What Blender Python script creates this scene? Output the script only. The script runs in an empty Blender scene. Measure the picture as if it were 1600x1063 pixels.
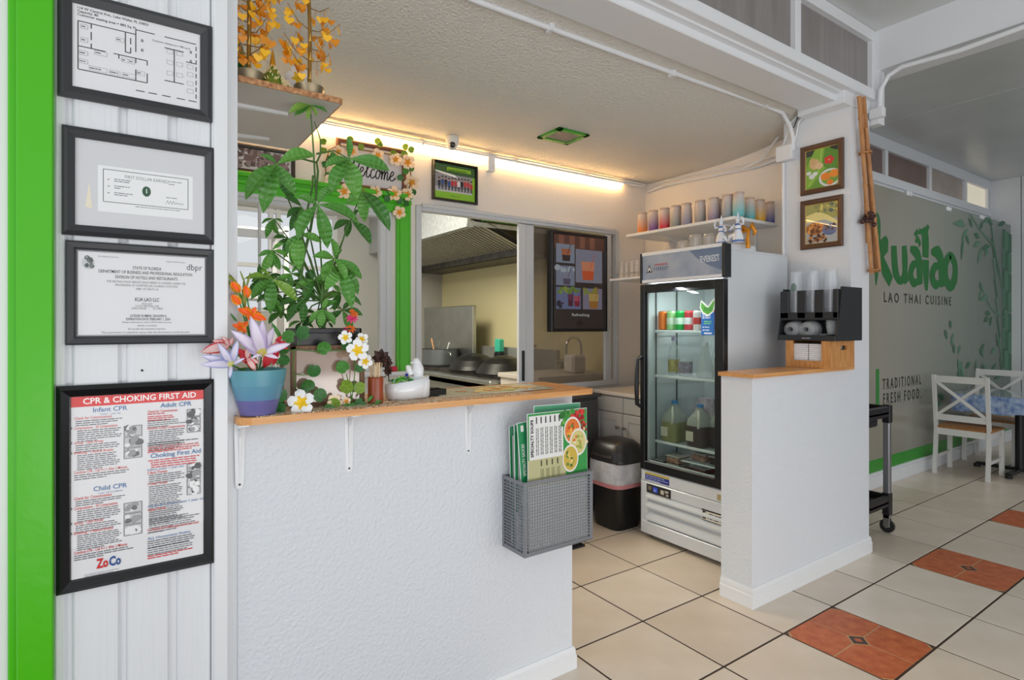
import bpy, math, random
from mathutils import Vector, Matrix
# ---------------------------------------------------------------- camera, world, lights, exposure
SC = bpy.context.scene
COL = SC.collection
CAMH = 1.40
FX, FY = 0.5685, 0.8227            # view direction on the floor plane (x = along the counter, y = into the kitchen)
F = 895.0                          # focal length for a 1600 pixel wide frame
def V(*a): return Vector(a)
cam_d = bpy.data.cameras.new('camera'); cam = bpy.data.objects.new('camera', cam_d); COL.objects.link(cam)
cam.location = (0, 0, CAMH)
cam.rotation_euler = (math.pi/2, 0, math.atan2(FY, FX) - math.pi/2)
cam_d.sensor_width = 36.0; cam_d.lens = 36.0*F/1600.0
cam_d.shift_y = -(531.5-508.0)/1600.0
cam_d.clip_start = 0.05
SC.camera = cam
W = bpy.data.worlds.new('world'); SC.world = W; W.use_nodes = True
W.node_tree.nodes['Background'].inputs[0].default_value = (0.90, 0.95, 1.0, 1)
W.node_tree.nodes['Background'].inputs[1].default_value = 0.95
vs = SC.view_settings
vs.view_transform = 'Standard'; vs.look = 'None'; vs.gamma = 1.0; vs.use_curve_mapping = False
vs.exposure = 0.0
SC.cycles.max_bounces = 8
SC.cycles.transparent_max_bounces = 16
def area(name, loc, target, sx, sy, power, col):
    l = bpy.data.lights.new(name, 'AREA'); l.shape = 'RECTANGLE'; l.size = sx; l.size_y = sy
    l.energy = power; l.color = col
    o = bpy.data.objects.new(name, l); COL.objects.link(o); o.location = loc
    o.rotation_euler = (Vector(target)-Vector(loc)).to_track_quat('-Z', 'Y').to_euler()
    o['kind'] = 'helper'
    return o
area('window_light_left', (-2.6, -0.3, 1.9), (2.4, 1.9, 1.2), 2.2, 2.2, 24, (1, 0.98, 0.96))
area('window_light_behind', (2.2, -2.6, 2.2), (2.6, 2.2, 1.2), 4.0, 2.0, 8, (1, 0.98, 0.95))
area('upward_fill_light', (1.2, -1.3, 0.25), (1.6, 2.4, 2.7), 3.2, 1.6, 58, (1, 0.965, 0.92))  # added fill lamp behind the camera, brightens ceiling and beam from below
area('fridge_light', (2.96, 2.325, 1.655), (3.12, 2.325, 0.95), 0.05, 0.50, 4.5, (0.93, 0.98, 1))
area('ceiling_light_kitchen', (1.5, 4.6, 2.80), (1.9, 5.0, 0.0), 1.2, 1.2, 90, (1, 0.94, 0.78))
area('ceiling_light_dining', (6.6, 0.9, 3.10), (6.6, 0.9, 0.0), 1.5, 1.0, 14, (1, 0.97, 0.92))
# ---------------------------------------------------------------- helpers
def ray(px, py):
    r = (px-800.0)/F; u = (508.0-py)/F
    return V(FX + r*FY, FY - r*FX, u)
def P(px, py, X=None, Y=None, Z=None, D=None):
    d = ray(px, py)
    if X is not None: t = X/d.x
    elif Y is not None: t = Y/d.y
    elif Z is not None: t = (Z-CAMH)/d.z
    else: t = D
    return V(0, 0, CAMH) + d*t
def lin(c):
    c = c/255.0
    return c/12.92 if c <= 0.04045 else ((c+0.055)/1.055)**2.4
def rgb(c): return (lin(c[0]), lin(c[1]), lin(c[2]), 1.0)
MATS = {}
def mat(name, c, rough=0.5, metal=0.0, noise=0.0, nscale=8.0, bump=0.0, bscale=40.0, bdist=0.004, spec=0.5, emit=0.0, c2=None, stretch=None, coat=0.0, trans=0.0):
    if name in MATS: return MATS[name]
    m = bpy.data.materials.new(name); m.use_nodes = True; nt = m.node_tree; N = nt.nodes; L = nt.links
    b = N['Principled BSDF']
    b.inputs['Base Color'].default_value = rgb(c); b.inputs['Roughness'].default_value = rough
    b.inputs['Metallic'].default_value = metal; b.inputs['Specular IOR Level'].default_value = spec
    b.inputs['Coat Weight'].default_value = coat; b.inputs['Coat Roughness'].default_value = 0.08
    b.inputs['Transmission Weight'].default_value = trans
    if emit:
        b.inputs['Emission Color'].default_value = rgb(c); b.inputs['Emission Strength'].default_value = emit
    if noise or bump:
        tc = N.new('ShaderNodeTexCoord'); mp = N.new('ShaderNodeMapping')
        L.new(tc.outputs['Object'], mp.inputs[0])
        if stretch: mp.inputs['Scale'].default_value = stretch
    if noise:
        n = N.new('ShaderNodeTexNoise'); n.inputs['Scale'].default_value = nscale; n.inputs['Detail'].default_value = 5
        L.new(mp.outputs[0], n.inputs['Vector'])
        rp = N.new('ShaderNodeValToRGB')
        rp.color_ramp.elements[0].position = 0.3; rp.color_ramp.elements[1].position = 0.7
        if c2 is None: c2 = tuple(max(0, x*(1-noise)) for x in c)
        rp.color_ramp.elements[0].color = rgb(c2); rp.color_ramp.elements[1].color = rgb(c)
        L.new(n.outputs['Fac'], rp.inputs[0]); L.new(rp.outputs[0], b.inputs['Base Color'])
    if bump:
        n2 = N.new('ShaderNodeTexNoise'); n2.inputs['Scale'].default_value = bscale; n2.inputs['Detail'].default_value = 3
        L.new(mp.outputs[0], n2.inputs['Vector'])
        bp = N.new('ShaderNodeBump'); bp.inputs['Strength'].default_value = bump; bp.inputs['Distance'].default_value = bdist
        L.new(n2.outputs['Fac'], bp.inputs['Height']); L.new(bp.outputs[0], b.inputs['Normal'])
    MATS[name] = m
    return m
def glassmat(name, tint=(255, 255, 255), ior=1.5, mul=1.0, rough=0.0, haze=0.0, hazec=(200, 200, 200)):
    if name in MATS: return MATS[name]
    m = bpy.data.materials.new(name); m.use_nodes = True; nt = m.node_tree; N = nt.nodes; L = nt.links
    for n in list(N):
        if n.type != 'OUTPUT_MATERIAL': N.remove(n)
    out = [n for n in N if n.type == 'OUTPUT_MATERIAL'][0]
    t = N.new('ShaderNodeBsdfTransparent'); t.inputs[0].default_value = rgb(tint)
    g = N.new('ShaderNodeBsdfGlossy'); g.inputs['Roughness'].default_value = rough
    fr = N.new('ShaderNodeFresnel'); fr.inputs[0].default_value = ior
    mu = N.new('ShaderNodeMath'); mu.operation = 'MULTIPLY'; mu.inputs[1].default_value = mul; mu.use_clamp = True
    L.new(fr.outputs[0], mu.inputs[0])
    ge = N.new('ShaderNodeNewGeometry'); iv = N.new('ShaderNodeMath'); iv.operation = 'SUBTRACT'; iv.inputs[0].default_value = 1.0
    L.new(ge.outputs['Backfacing'], iv.inputs[1]); m3 = N.new('ShaderNodeMath'); m3.operation = 'MULTIPLY'   # reflect once, at the front of a pane
    L.new(mu.outputs[0], m3.inputs[0]); L.new(iv.outputs[0], m3.inputs[1]); mu = m3
    mx = N.new('ShaderNodeMixShader'); L.new(mu.outputs[0], mx.inputs[0]); L.new(t.outputs[0], mx.inputs[1]); L.new(g.outputs[0], mx.inputs[2])
    last = mx
    if haze:
        d = N.new('ShaderNodeBsdfDiffuse'); d.inputs[0].default_value = rgb(hazec)
        m2 = N.new('ShaderNodeMixShader'); m2.inputs[0].default_value = haze  # even diffuse veil: cloudy plastic, painted-in reflection on the service pane
        L.new(mx.outputs[0], m2.inputs[1]); L.new(d.outputs[0], m2.inputs[2]); last = m2
    L.new(last.outputs[0], out.inputs[0]); MATS[name] = m
    return m
def ramp_mat(name, c_low, c_high, z0, z1, rough=0.5, mid=None):
    """colour changing along the object's own height"""
    if name in MATS: return MATS[name]
    m = mat(name, c_low, rough); nt = m.node_tree; N = nt.nodes; L = nt.links
    tc = N.new('ShaderNodeTexCoord'); sp = N.new('ShaderNodeSeparateXYZ'); mr = N.new('ShaderNodeMapRange'); rp = N.new('ShaderNodeValToRGB')
    L.new(tc.outputs['Object'], sp.inputs[0]); L.new(sp.outputs[2], mr.inputs[0])
    mr.inputs[1].default_value = z0; mr.inputs[2].default_value = z1
    L.new(mr.outputs[0], rp.inputs[0]); rp.color_ramp.elements[0].color = rgb(c_low); rp.color_ramp.elements[1].color = rgb(c_high)
    if mid:
        e = rp.color_ramp.elements.new(mid[0]); e.color = rgb(mid[1])
    L.new(rp.outputs[0], N['Principled BSDF'].inputs['Base Color'])
    return m
def print_mat():
    if 'print_ink' in MATS: return MATS['print_ink']
    m = mat('print_ink', (255, 255, 255), 0.55); nt = m.node_tree
    a = nt.nodes.new('ShaderNodeAttribute'); a.attribute_name = 'Col'
    nt.links.new(a.outputs['Color'], nt.nodes['Principled BSDF'].inputs['Base Color'])
    return m
class B:
    """collects shapes into one mesh; M maps local coordinates to the object's coordinates"""
    def __init__(s, M=None): s.v = []; s.f = []; s.mi = []; s.sm = []; s.M = M or Matrix.Identity(4)
    def add(s, vs, fs, m=0, smooth=False, M=None):
        n = len(s.v); T = s.M @ M if M is not None else s.M
        s.v += [tuple(T @ Vector(p)) for p in vs]
        for f in fs: s.f.append([n+i for i in f]); s.mi.append(m); s.sm.append(smooth)
        return s
    def box(s, a, b, m=0, M=None):
        (x0, y0, z0), (x1, y1, z1) = a, b
        if x0 > x1: x0, x1 = x1, x0
        if y0 > y1: y0, y1 = y1, y0
        if z0 > z1: z0, z1 = z1, z0
        return s.add([(x0,y0,z0),(x1,y0,z0),(x1,y1,z0),(x0,y1,z0),(x0,y0,z1),(x1,y0,z1),(x1,y1,z1),(x0,y1,z1)],
                     [(0,3,2,1),(4,5,6,7),(0,1,5,4),(1,2,6,5),(2,3,7,6),(3,0,4,7)], m, False, M)
    def cbox(s, a, b, c=0.004, m=0, M=None):
        """box with chamfered vertical and horizontal edges (cheap bevel)"""
        x0,x1 = sorted((a[0],b[0])); y0,y1 = sorted((a[1],b[1])); z0,z1 = sorted((a[2],b[2]))
        c = min(c, (x1-x0)/3, (y1-y0)/3, (z1-z0)/3)
        def ring(z, k): return [(x0+k,y0+c+0,z),(x0+c,y0+k,z),(x1-c,y0+k,z),(x1-k,y0+c,z),(x1-k,y1-c,z),(x1-c,y1-k,z),(x0+c,y1-k,z),(x0+k,y1-c,z)]
        vs = ring(z0, c*0.99)+ring(z0+c, 0)+ring(z1-c, 0)+ring(z1, c*0.99)
        fs = [tuple(range(7,-1,-1)), tuple(range(24,32))]
        for k in range(3):
            for i in range(8):
                j = (i+1) % 8; fs.append((k*8+i, k*8+j, k*8+8+j, k*8+8+i))
        return s.add(vs, fs, m, False, M)
    def prism(s, pts, z0, z1, m=0, M=None, smooth=False):
        n = len(pts)
        vs = [(x, y, z0) for x, y in pts]+[(x, y, z1) for x, y in pts]
        s.add(vs, [tuple(range(n-1, -1, -1)), tuple(range(n, 2*n))], m, False, M)
        s.add(vs, [(i, (i+1) % n, n+(i+1) % n, n+i) for i in range(n)], m, smooth, M)
        return s
    def tube(s, pts, r, n=8, m=0, M=None, caps=True, closed=False):
        pts = [Vector(p) for p in pts]; k = len(pts)
        rs = r if isinstance(r, (list, tuple)) else [r]*k
        vs = []; up = None
        for i, p in enumerate(pts):
            if closed: t = pts[(i+1) % k]-pts[i-1]
            else: t = pts[min(i+1, k-1)]-pts[max(i-1, 0)]
            t.normalize()
            if up is None: up = Vector((0, 0, 1)) if abs(t.z) < 0.9 else Vector((1, 0, 0))
            a = t.cross(up)
            if a.length < 1e-4: a = t.orthogonal()
            a.normalize(); b = a.cross(t); up = b
            for j in range(n):
                an = 2*math.pi*j/n; vs.append(tuple(p+(a*math.cos(an)+b*math.sin(an))*rs[i]))
        fs = []
        for i in range(k if closed else k-1):
            q = (i+1) % k
            for j in range(n): fs.append((i*n+j, i*n+(j+1) % n, q*n+(j+1) % n, q*n+j))
        s.add(vs, fs, m, n > 4, M)
        if caps and not closed:
            s.add(vs[:n], [tuple(range(n-1, -1, -1))], m, False, M); s.add(vs[-n:], [tuple(range(n))], m, False, M)
        return s
    def lathe(s, prof, c=(0, 0, 0), n=20, m=0, M=None, mats=None, smooth=True, sx=1, sy=1):
        for q in range(len(prof)-1):
            (r0, z0), (r1, z1) = prof[q], prof[q+1]
            vs = []
            for (r, z) in ((r0, z0), (r1, z1)):
                for j in range(n):
                    an = 2*math.pi*j/n; vs.append((c[0]+r*sx*math.cos(an), c[1]+r*sy*math.sin(an), c[2]+z))
            mm = mats[q] if mats else m
            s.add(vs, [(j, (j+1) % n, n+(j+1) % n, n+j) for j in range(n)], mm, smooth, M)
        return s
    def ball(s, c, r, n=12, k=8, m=0, M=None, R=None):
        if not isinstance(r, (tuple, list)): r = (r, r, r)
        vs = []; R = R or Matrix.Identity(3)
        for i in range(k+1):
            th = math.pi*i/k
            for j in range(n):
                ph = 2*math.pi*j/n
                q = R @ Vector((r[0]*math.sin(th)*math.cos(ph), r[1]*math.sin(th)*math.sin(ph), r[2]*math.cos(th)))
                vs.append((c[0]+q.x, c[1]+q.y, c[2]+q.z))
        return s.add(vs, [(i*n+j, (i+1)*n+j, (i+1)*n+(j+1) % n, i*n+(j+1) % n) for i in range(k) for j in range(n)], m, True, M)
    def bar(s, p, q, w, h, m=0, up=(0, 0, 1)):
        """rectangular bar from p to q, w across, h along up"""
        p = Vector(p); q = Vector(q); t = (q-p).normalized(); u = Vector(up); a = t.cross(u)
        if a.length < 1e-3: a = t.cross(Vector((1, 0, 0)))
        a.normalize(); b = a.cross(t)
        vs = [tuple(e+a*sx*w/2+b*sy*h/2) for e in (p, q) for sx, sy in ((-1,-1),(1,-1),(1,1),(-1,1))]
        return s.add(vs, [(3,2,1,0),(4,5,6,7),(0,1,5,4),(1,2,6,5),(2,3,7,6),(3,0,4,7)], m)
    def frame(s, x0, z0, x1, z1, w, d, m=0, bev=0.25, y0=0.0, M=None):
        """mitred frame in the local x/z plane, front towards -y, outer rectangle x0..x1,z0..z1"""
        prof = [(0, y0), (0, y0-d*(1-bev)), (w*bev, y0-d), (w*(1-bev), y0-d*0.85), (w, y0-d*0.55), (w, y0)]
        cs = [(x0,z0,1,1),(x1,z0,-1,1),(x1,z1,-1,-1),(x0,z1,1,-1)]
        vs = []
        for (x, z, sx, sz) in cs:
            for (o, y) in prof: vs.append((x+sx*o, y, z+sz*o))
        n = len(prof); fs = []
        for i in range(4):
            j = (i+1) % 4
            for k in range(n-1): fs.append((i*n+k, j*n+k, j*n+k+1, i*n+k+1))
        return s.add(vs, fs, m, False, M)
def obj(name, b, mats, parent=None, label=None, cat=None, group=None, kind=None, loc=None, bevel=0):
    me = bpy.data.meshes.new(name)
    if loc is not None:
        L = Vector(loc); vs = [tuple(Vector(p)-L) for p in b.v]
    else: vs = b.v
    me.from_pydata(vs, [], b.f)
    if not isinstance(mats, (list, tuple)): mats = [mats]
    for m in mats: me.materials.append(m)
    me.polygons.foreach_set('material_index', b.mi); me.polygons.foreach_set('use_smooth', b.sm)
    me.update()
    o = bpy.data.objects.new(name, me); COL.objects.link(o)
    if parent is not None: o.parent = parent
    if loc is not None: o.location = loc
    if bevel:
        md = o.modifiers.new('bevel', 'BEVEL'); md.width = bevel; md.segments = 2; md.limit_method = 'ANGLE'; md.angle_limit = 0.7
    tag(o, label, cat, group, kind)
    return o
def tag(o, label=None, cat=None, group=None, kind=None):
    if label: o['label'] = label
    if cat: o['category'] = cat
    if group: o['group'] = group
    if kind: o['kind'] = kind
    return o
def thing(name, loc, label, cat, group=None, rz=0):
    o = bpy.data.objects.new(name, None); COL.objects.link(o); o.location = loc; o.rotation_euler = (0, 0, rz)
    o.empty_display_size = 0.05
    return tag(o, label, cat, group)
def shifted(b, loc):
    """express a mesh built in world coordinates relative to the thing at loc"""
    L = Vector(loc); b.v = [tuple(Vector(p)-L) for p in b.v]; return b
def dup(root, loc=None, rz=None, label=None):
    r = root.copy(); COL.objects.link(r)
    if loc is not None: r.location = loc
    if rz is not None: r.rotation_euler = (0, 0, rz)
    if label: r['label'] = label
    for ch in list(root.children):
        c = ch.copy(); COL.objects.link(c); c.parent = r
        for g in list(ch.children):
            d = g.copy(); COL.objects.link(d); d.parent = c
    return r
# --------------------------------------------------------------- flat print (ink on paper) as thin coloured faces
TEXT = {}
def glyphs(s, shear=0.0, bold=0.0, sp=1.0):
    key = (s, shear, bold, sp)
    if key in TEXT: return TEXT[key]
    c = bpy.data.curves.new('t', 'FONT'); c.body = s; c.size = 1.0; c.shear = shear; c.offset = bold; c.space_character = sp
    c.resolution_u = 2
    o = bpy.data.objects.new('t', c); COL.objects.link(o)
    dg = bpy.context.evaluated_depsgraph_get()
    me = bpy.data.meshes.new_from_object(o.evaluated_get(dg))
    vs = [(v.co.x, v.co.y) for v in me.vertices]; fs = [tuple(p.vertices) for p in me.polygons]
    bpy.data.objects.remove(o); bpy.data.curves.remove(c); bpy.data.meshes.remove(me)
    TEXT[key] = (vs, fs)
    return TEXT[key]
class Pr:
    """u to the right, v up, in metres, on the plane given by origin o, vectors U, V and outward normal N"""
    def __init__(s, o, U, V_, N, w, h, step=0.0001):
        s.o = Vector(o); s.U = Vector(U); s.Vv = Vector(V_); s.N = Vector(N); s.w = w; s.h = h; s.k = 0
        s.v = []; s.f = []; s.c = []; s.step = step; s.rng = random.Random(5)
    def up(s, n=1): s.k += n*0.2; return s
    def _add(s, pts, fs, c):
        n = len(s.v); off = s.N*(s.step*s.k+0.0002)
        s.v += [tuple(s.o+s.U*(x*s.w)+s.Vv*(y*s.h)+off) for x, y in pts]
        for f in fs: s.f.append([n+i for i in f]); s.c.append(c)
    def rect(s, x0, y0, x1, y1, c): s.k += 0.1; s._add([(x0,y0),(x1,y0),(x1,y1),(x0,y1)], [(0,1,2,3)], c); return s
    def poly(s, pts, c): s.k += 0.1; s._add(pts, [tuple(range(len(pts)))], c); return s
    def disc(s, x, y, rx, ry, c, n=16, a0=0, jit=0):
        s.k += 0.1
        s._add([(x+rx*(1+s.rng.uniform(-jit, jit))*math.cos(a0+2*math.pi*i/n), y+ry*(1+s.rng.uniform(-jit, jit))*math.sin(a0+2*math.pi*i/n)) for i in range(n)], [tuple(range(n))], c); return s
    def line(s, pts, t, c):
        """t is in metres"""
        s.k += 0.1
        for (x0, y0), (x1, y1) in zip(pts, pts[1:]):
            dx = (x1-x0)*s.w; dy = (y1-y0)*s.h; l = math.hypot(dx, dy) or 1
            nx = -dy/l*t/2/s.w; ny = dx/l*t/2/s.h
            s._add([(x0-nx,y0-ny),(x1-nx,y1-ny),(x1+nx,y1+ny),(x0+nx,y0+ny)], [(0,1,2,3)], c)
        return s
    def box(s, x0, y0, x1, y1, t, c): return s.line([(x0,y0),(x1,y0),(x1,y1),(x0,y1),(x0,y0)], t, c)
    def text(s, t, x, y, size, c, al='l', shear=0.0, bold=0.0, wid=None, rot=0, sp=1.0):
        """size in metres (em height), baseline at y; wid: fit this width (fraction of w)"""
        vs, fs = glyphs(t, shear, bold, sp); s.k += 0.1
        if not vs: return s
        x0 = min(v[0] for v in vs); x1 = max(v[0] for v in vs)
        kx = size
        if wid: kx = wid*(s.w if not rot else s.h)/(x1-x0)
        wd = (x1-x0)*kx
        sh = {'l': 0, 'c': -wd/2, 'r': -wd}[al]
        out = []
        for (a, b_) in vs:
            p = (a-x0)*kx+sh; q = b_*size
            if rot: p, q = -q, p
            out.append((x+p/s.w, y+q/s.h))
        s._add(out, fs, c); return s
    def lines(s, x0, x1, y, n, pitch, t, c, al='l', ragged=0.25):
        """n lines of running text too small to read, one dash per word; pitch, t in metres"""
        for i in range(n):
            xe = x1-(x1-x0)*s.rng.uniform(0, ragged)
            if i == n-1: xe = x0+(xe-x0)*s.rng.uniform(0.5, 0.95)
            xa = x0
            if al == 'c': d = (x1-xe)/2; xa = x0+d; xe = x1-d
            while xa < xe-0.003/s.w:
                w = s.rng.uniform(2, 7)*t/s.w
                xb = min(xa+w, xe); yy = y-i*pitch/s.h
                s._add([(xa, yy), (xb, yy), (xb, yy+t/s.h), (xa, yy+t/s.h)], [(0,1,2,3)], c)
                xa = xb+t*0.7/s.w
        return s
    def blobs(s, x0, y0, x1, y1, n, r, cols, sides=6):
        for i in range(n):
            q = r*s.rng.uniform(0.5, 1.2)
            s.disc(s.rng.uniform(x0, x1), s.rng.uniform(y0, y1), q/s.w, q/s.h, s.rng.choice(cols), sides, s.rng.random()*3, 0.25)
        return s
    def make(s, name, parent=None, label=None, m=None):
        me = bpy.data.meshes.new(name); me.from_pydata(s.v, [], s.f); me.materials.append(m or print_mat())
        at = me.color_attributes.new('Col', 'FLOAT_COLOR', 'CORNER')
        i = 0
        for p, c in zip(me.polygons, s.c):
            cc = rgb(c)
            for _ in range(p.loop_total): at.data[i].color = cc; i += 1
        me.update()
        o = bpy.data.objects.new(name, me); COL.objects.link(o)
        if parent is not None: o.parent = parent
        if label: o['label'] = label
        return o
# --------------------------------------------------------------- materials
white_paint = mat('white_wall_paint', (226, 228, 232), 0.55, bump=0.6, bscale=70, bdist=.006, spec=0.3)
stucco = mat('white_textured_plaster', (222, 226, 232), 0.6, bump=0.8, bscale=75, bdist=0.0055, spec=0.3)
warm_wall = mat('cream_white_wall', (232, 226, 220), 0.6, bump=0.25, bscale=60, spec=0.3)
trimw = mat('white_gloss_trim', (232, 234, 237), 0.35, spec=0.5)
alu = mat('white_aluminium', (205, 207, 211), 0.35, metal=0.0, spec=0.6)
popcorn = mat('textured_ceiling', (222, 218, 210), 0.75, bump=1.0, bscale=80, bdist=0.009, spec=0.25)
ceilw = mat('smooth_ceiling', (214, 217, 216), 0.28, noise=0.05, nscale=2, spec=0.5)
green = mat('green_gloss_paint', (76, 186, 8), 0.3, bump=0.25, bscale=22, spec=0.5)
siding = mat('white_wood_siding', (228, 230, 234), 0.42, bump=0.7, bscale=30, stretch=(3, 3, 0.12), spec=0.45)
tilem = [mat('beige_floor_tile_%s' % n, c, 0.30, noise=0.06, nscale=5, c2=c2, bump=0.05, bscale=30, spec=0.45) for n, c, c2 in
         (('a', (227, 214, 199), (216, 202, 184)), ('b', (221, 207, 191), (211, 196, 178)), ('c', (231, 219, 205), (220, 207, 190)))]
grout = mat('dark_grout', (72, 54, 42), 0.85, noise=0.2)
terra = mat('terracotta_glazed', (208, 118, 70), 0.4, noise=0.3, nscale=22, c2=(180, 84, 44), spec=0.4)
sandin = mat('sand_inlay', (196, 160, 118), 0.6)
wood = mat('varnished_pine', (226, 170, 108), 0.3, noise=0.3, nscale=4, c2=(204, 138, 78), stretch=(1.2, 14, 14), spec=0.4)
blackpl = mat('black_plastic', (26, 27, 30), 0.38)
darkfr = mat('charcoal_frame', (52, 53, 57), 0.42, spec=0.5)
blackfr = mat('black_gloss_frame', (22, 22, 25), 0.25, spec=0.6)
paper = mat('white_paper', (232, 232, 235), 0.6)
glass = glassmat('clear_glass', (250, 252, 252), 1.45)
pglass = glassmat('picture_glass', (255, 255, 255), 1.35, 0.8)
steel = mat('stainless_steel', (178, 180, 178), 0.32, metal=0.9, noise=0.08, nscale=6)
chrome = mat('chrome', (220, 222, 225), 0.12, metal=1.0)
gold = mat('gold_foil', (226, 166, 40), 0.28, metal=0.75)
rubber = mat('black_rubber', (30, 30, 32), 0.6)
# =============================================================== THE SETTING
S = 'structure'
YC, YF = 1.785, 1.715              # counter wall face, counter top front edge
YW = 3.454                         # service-window wall
XS = 3.80                          # side wall behind the fridge
XP = 3.59                          # pillar face with the pictures
YH = 1.655                         # partition face
# floor -----------------------------------------------------------------
b = B(); b.box((-1.6, -3.4, -0.05), (9.4, 7.1, -0.0025)); floor = obj('floor', b, grout, kind=S)
TX, TY = 0.442, 0.439
g = 0.005
def tile_mesh(seed):
    b = B(); r = random.Random(seed)
    b.cbox((g, g, -0.006), (TX-g, TY-g, 0.0), 0.0015)
    me = bpy.data.meshes.new('tile'); me.from_pydata(b.v, [], b.f); me.materials.append(tilem[seed % 3]); return me
tms = [tile_mesh(i) for i in range(3)]
def decor_mesh():
    b = B(); a = 0.05; i = g; w = TX-g; h = TY-g; cx = TX/2; cy = TY/2; e = 0.0038; k = 0.035
    b.box((g, g, -0.006), (w, h, -0.0012), 1)
    q = [(i+k, i), (cx-e, i), (cx-e, cy-a), (cx-a, cy-e), (i, cy-e), (i, i+k)]
    for sx in (0, 1):
        for sy in (0, 1):
            p = [((TX-x) if sx else x, (TY-y) if sy else y) for x, y in q]
            if sx ^ sy: p = p[::-1]
            b.prism(p, -0.0012, 0.0, 0)
    d = a-0.008
    b.prism([(cx-d, cy), (cx, cy-d), (cx+d, cy), (cx, cy+d)], -0.0012, 0.0, 2)
    d = 0.018
    b.prism([(cx-d, cy), (cx, cy-d), (cx+d, cy), (cx, cy+d)], 0.0, 0.0004, 0)
    for (x, y, s1, s2) in ((i, i, 1, 1), (w, i, -1, 1), (w, h, -1, -1), (i, h, 1, -1)):
        p = [(x, y), (x+s1*0.022, y), (x, y+s2*0.022)]
        if s1*s2 < 0: p = p[::-1]
        b.prism(p, -0.0012, 0.0, 2)
    me = bpy.data.meshes.new('decorative_tile'); me.from_pydata(b.v, [], b.f)
    for m in (terra, sandin, mat('dark_inlay', (92, 66, 58), 0.5, noise=0.4, nscale=120)): me.materials.append(m)
    me.polygons.foreach_set('material_index', b.mi); return me
dme = decor_mesh()
rng = random.Random(3)
nt = 0
for ix in range(-2, 16):
    for iy in range(-5, 5):
        x = 2.049+TX*ix; y = 1.877+TY*iy-TY
        cx, cy = x+TX/2, y+TY/2
        fwd = cx*FX+cy*FY; rt = cx*FY-cy*FX
        if fwd < 1.4 or abs(rt/fwd) > 1.1: continue
        if CAMH*F/fwd > 860: continue
        if cy > 2.45 and cx > 3.9: continue
        if cx > 8.9: continue
        if cy > 1.87 and cx < 1.2: continue
        dec = (iy == -1 and (ix-1) % 3 == 0)
        o = bpy.data.objects.new('decorative_tile' if dec else 'tile', dme if dec else tms[rng.randrange(3)])
        COL.objects.link(o); o.parent = floor; o.location = (x, y, rng.uniform(-0.0004, 0)); nt += 1
        if dec: o['label'] = 'terracotta tile with a small diamond inlay'
# panelled wall at the left ---------------------------------------------------
def xY(px, Y): return P(px, 500, Y=Y).x
b = B(); b.box((-0.124, YC+0.006, 0), (0.285, YC+0.10, 3.2)); wall_left = obj('wall_left', b, siding, kind=S)
for a, c in ((85, 104), (114, 187), (199, 264), (277, 329)):
    b = B(); b.cbox((xY(a, YC), YC-0.004, 0.0), (xY(c, YC), YC+0.008, 3.2), 0.004); obj('panel', b, siding, wall_left)
b = B(); b.cbox((xY(333, YC), YC-0.022, 0), (xY(357, YC-0.02), YC+0.10, 3.2), 0.003)
b.cbox((xY(330, YC), YC-0.012, 0), (xY(340, YC), YC+0.0, 3.2), 0.003)
obj('corner_trim', b, trimw, wall_left)
# green door casing and the pale panel beside it
b = B(); b.cbox((-0.192, YC-0.03, 0), (-0.124, YC+0.10, 3.2), 0.003); b.cbox((-0.209, YC-0.012, 0), (-0.190, YC+0.10, 3.2), 0.003)
b.box((-1.6, YC-0.012, 2.21), (-0.20, YC+0.10, 3.4))
obj('trim_1', b, green, kind=S, label='bright green painted door casing left of the framed notices')
b = B(); b.box((-1.6, YC+0.0, 0), (-0.205, YC+0.03, 2.22)); obj('door_1', b, mat('pale_door', (226, 232, 226), 0.3), kind=S)
# counter half wall ---------------------------------------------------------
b = B(); b.box((0.285, YC, 0), (1.532, YC+0.115, 1.12)); obj('wall_counter', b, stucco, kind=S)
def baseboard(name, pts, h=0.088, t=0.014):
    """pts: the foot of the wall seen from the room, going left to right; the board stands in front of it"""
    prof = [(0, 0), (t, 0), (t, h*0.62), (t*0.75, h*0.66), (t*0.75, h*0.84), (t*0.35, h), (0, h)]
    b = B(); rings = []
    for i, p in enumerate(pts):
        p = Vector(p); d0 = (p-Vector(pts[i-1])).normalized() if i else None
        d1 = (Vector(pts[i+1])-p).normalized() if i < len(pts)-1 else None
        def nrm(d): return Vector((d.y, -d.x))
        if d0 is None: n = nrm(d1)
        elif d1 is None: n = nrm(d0)
        else:
            n = nrm(d0)+nrm(d1); n = n/(n.dot(nrm(d0)))
        rings.append([(p.x+n.x*o, p.y+n.y*o, z) for o, z in prof])
    vs = [q for r in rings for q in r]; n = len(prof); fs = []
    for i in range(len(pts)-1):
        for k in range(n-1): fs.append((i*n+k, (i+1)*n+k, (i+1)*n+k+1, i*n+k+1))
    fs.append(tuple(range(n))); fs.append(tuple(range(len(vs)-n, len(vs)))[::-1])
    b.add(vs, fs); return obj(name, b, trimw, kind=S)
baseboard('baseboard_counter', [(0.285, YC), (1.532, YC), (1.532, YC+0.115)])
# partition half wall, pillar -----------------------------------------------
b = B(); b.box((2.585, YH, 0), (3.82, YH+0.175, 1.138)); obj('wall_partition', b, stucco, kind=S)
b = B(); b.box((XP, YH, 1.138), (3.82, 2.07, 2.765)); b.box((XP, YH+.05, 2.76), (3.82, 2.07, 2.98)); b.box((XP, YH+0.175, 0), (3.82, 2.07, 1.138)); obj('wall_pillar', b, white_paint, kind=S)
baseboard('baseboard_partition', [(2.585, YH+0.175), (2.585, YH), (3.82, YH), (3.82, YH+0.3)], 0.098)
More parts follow.
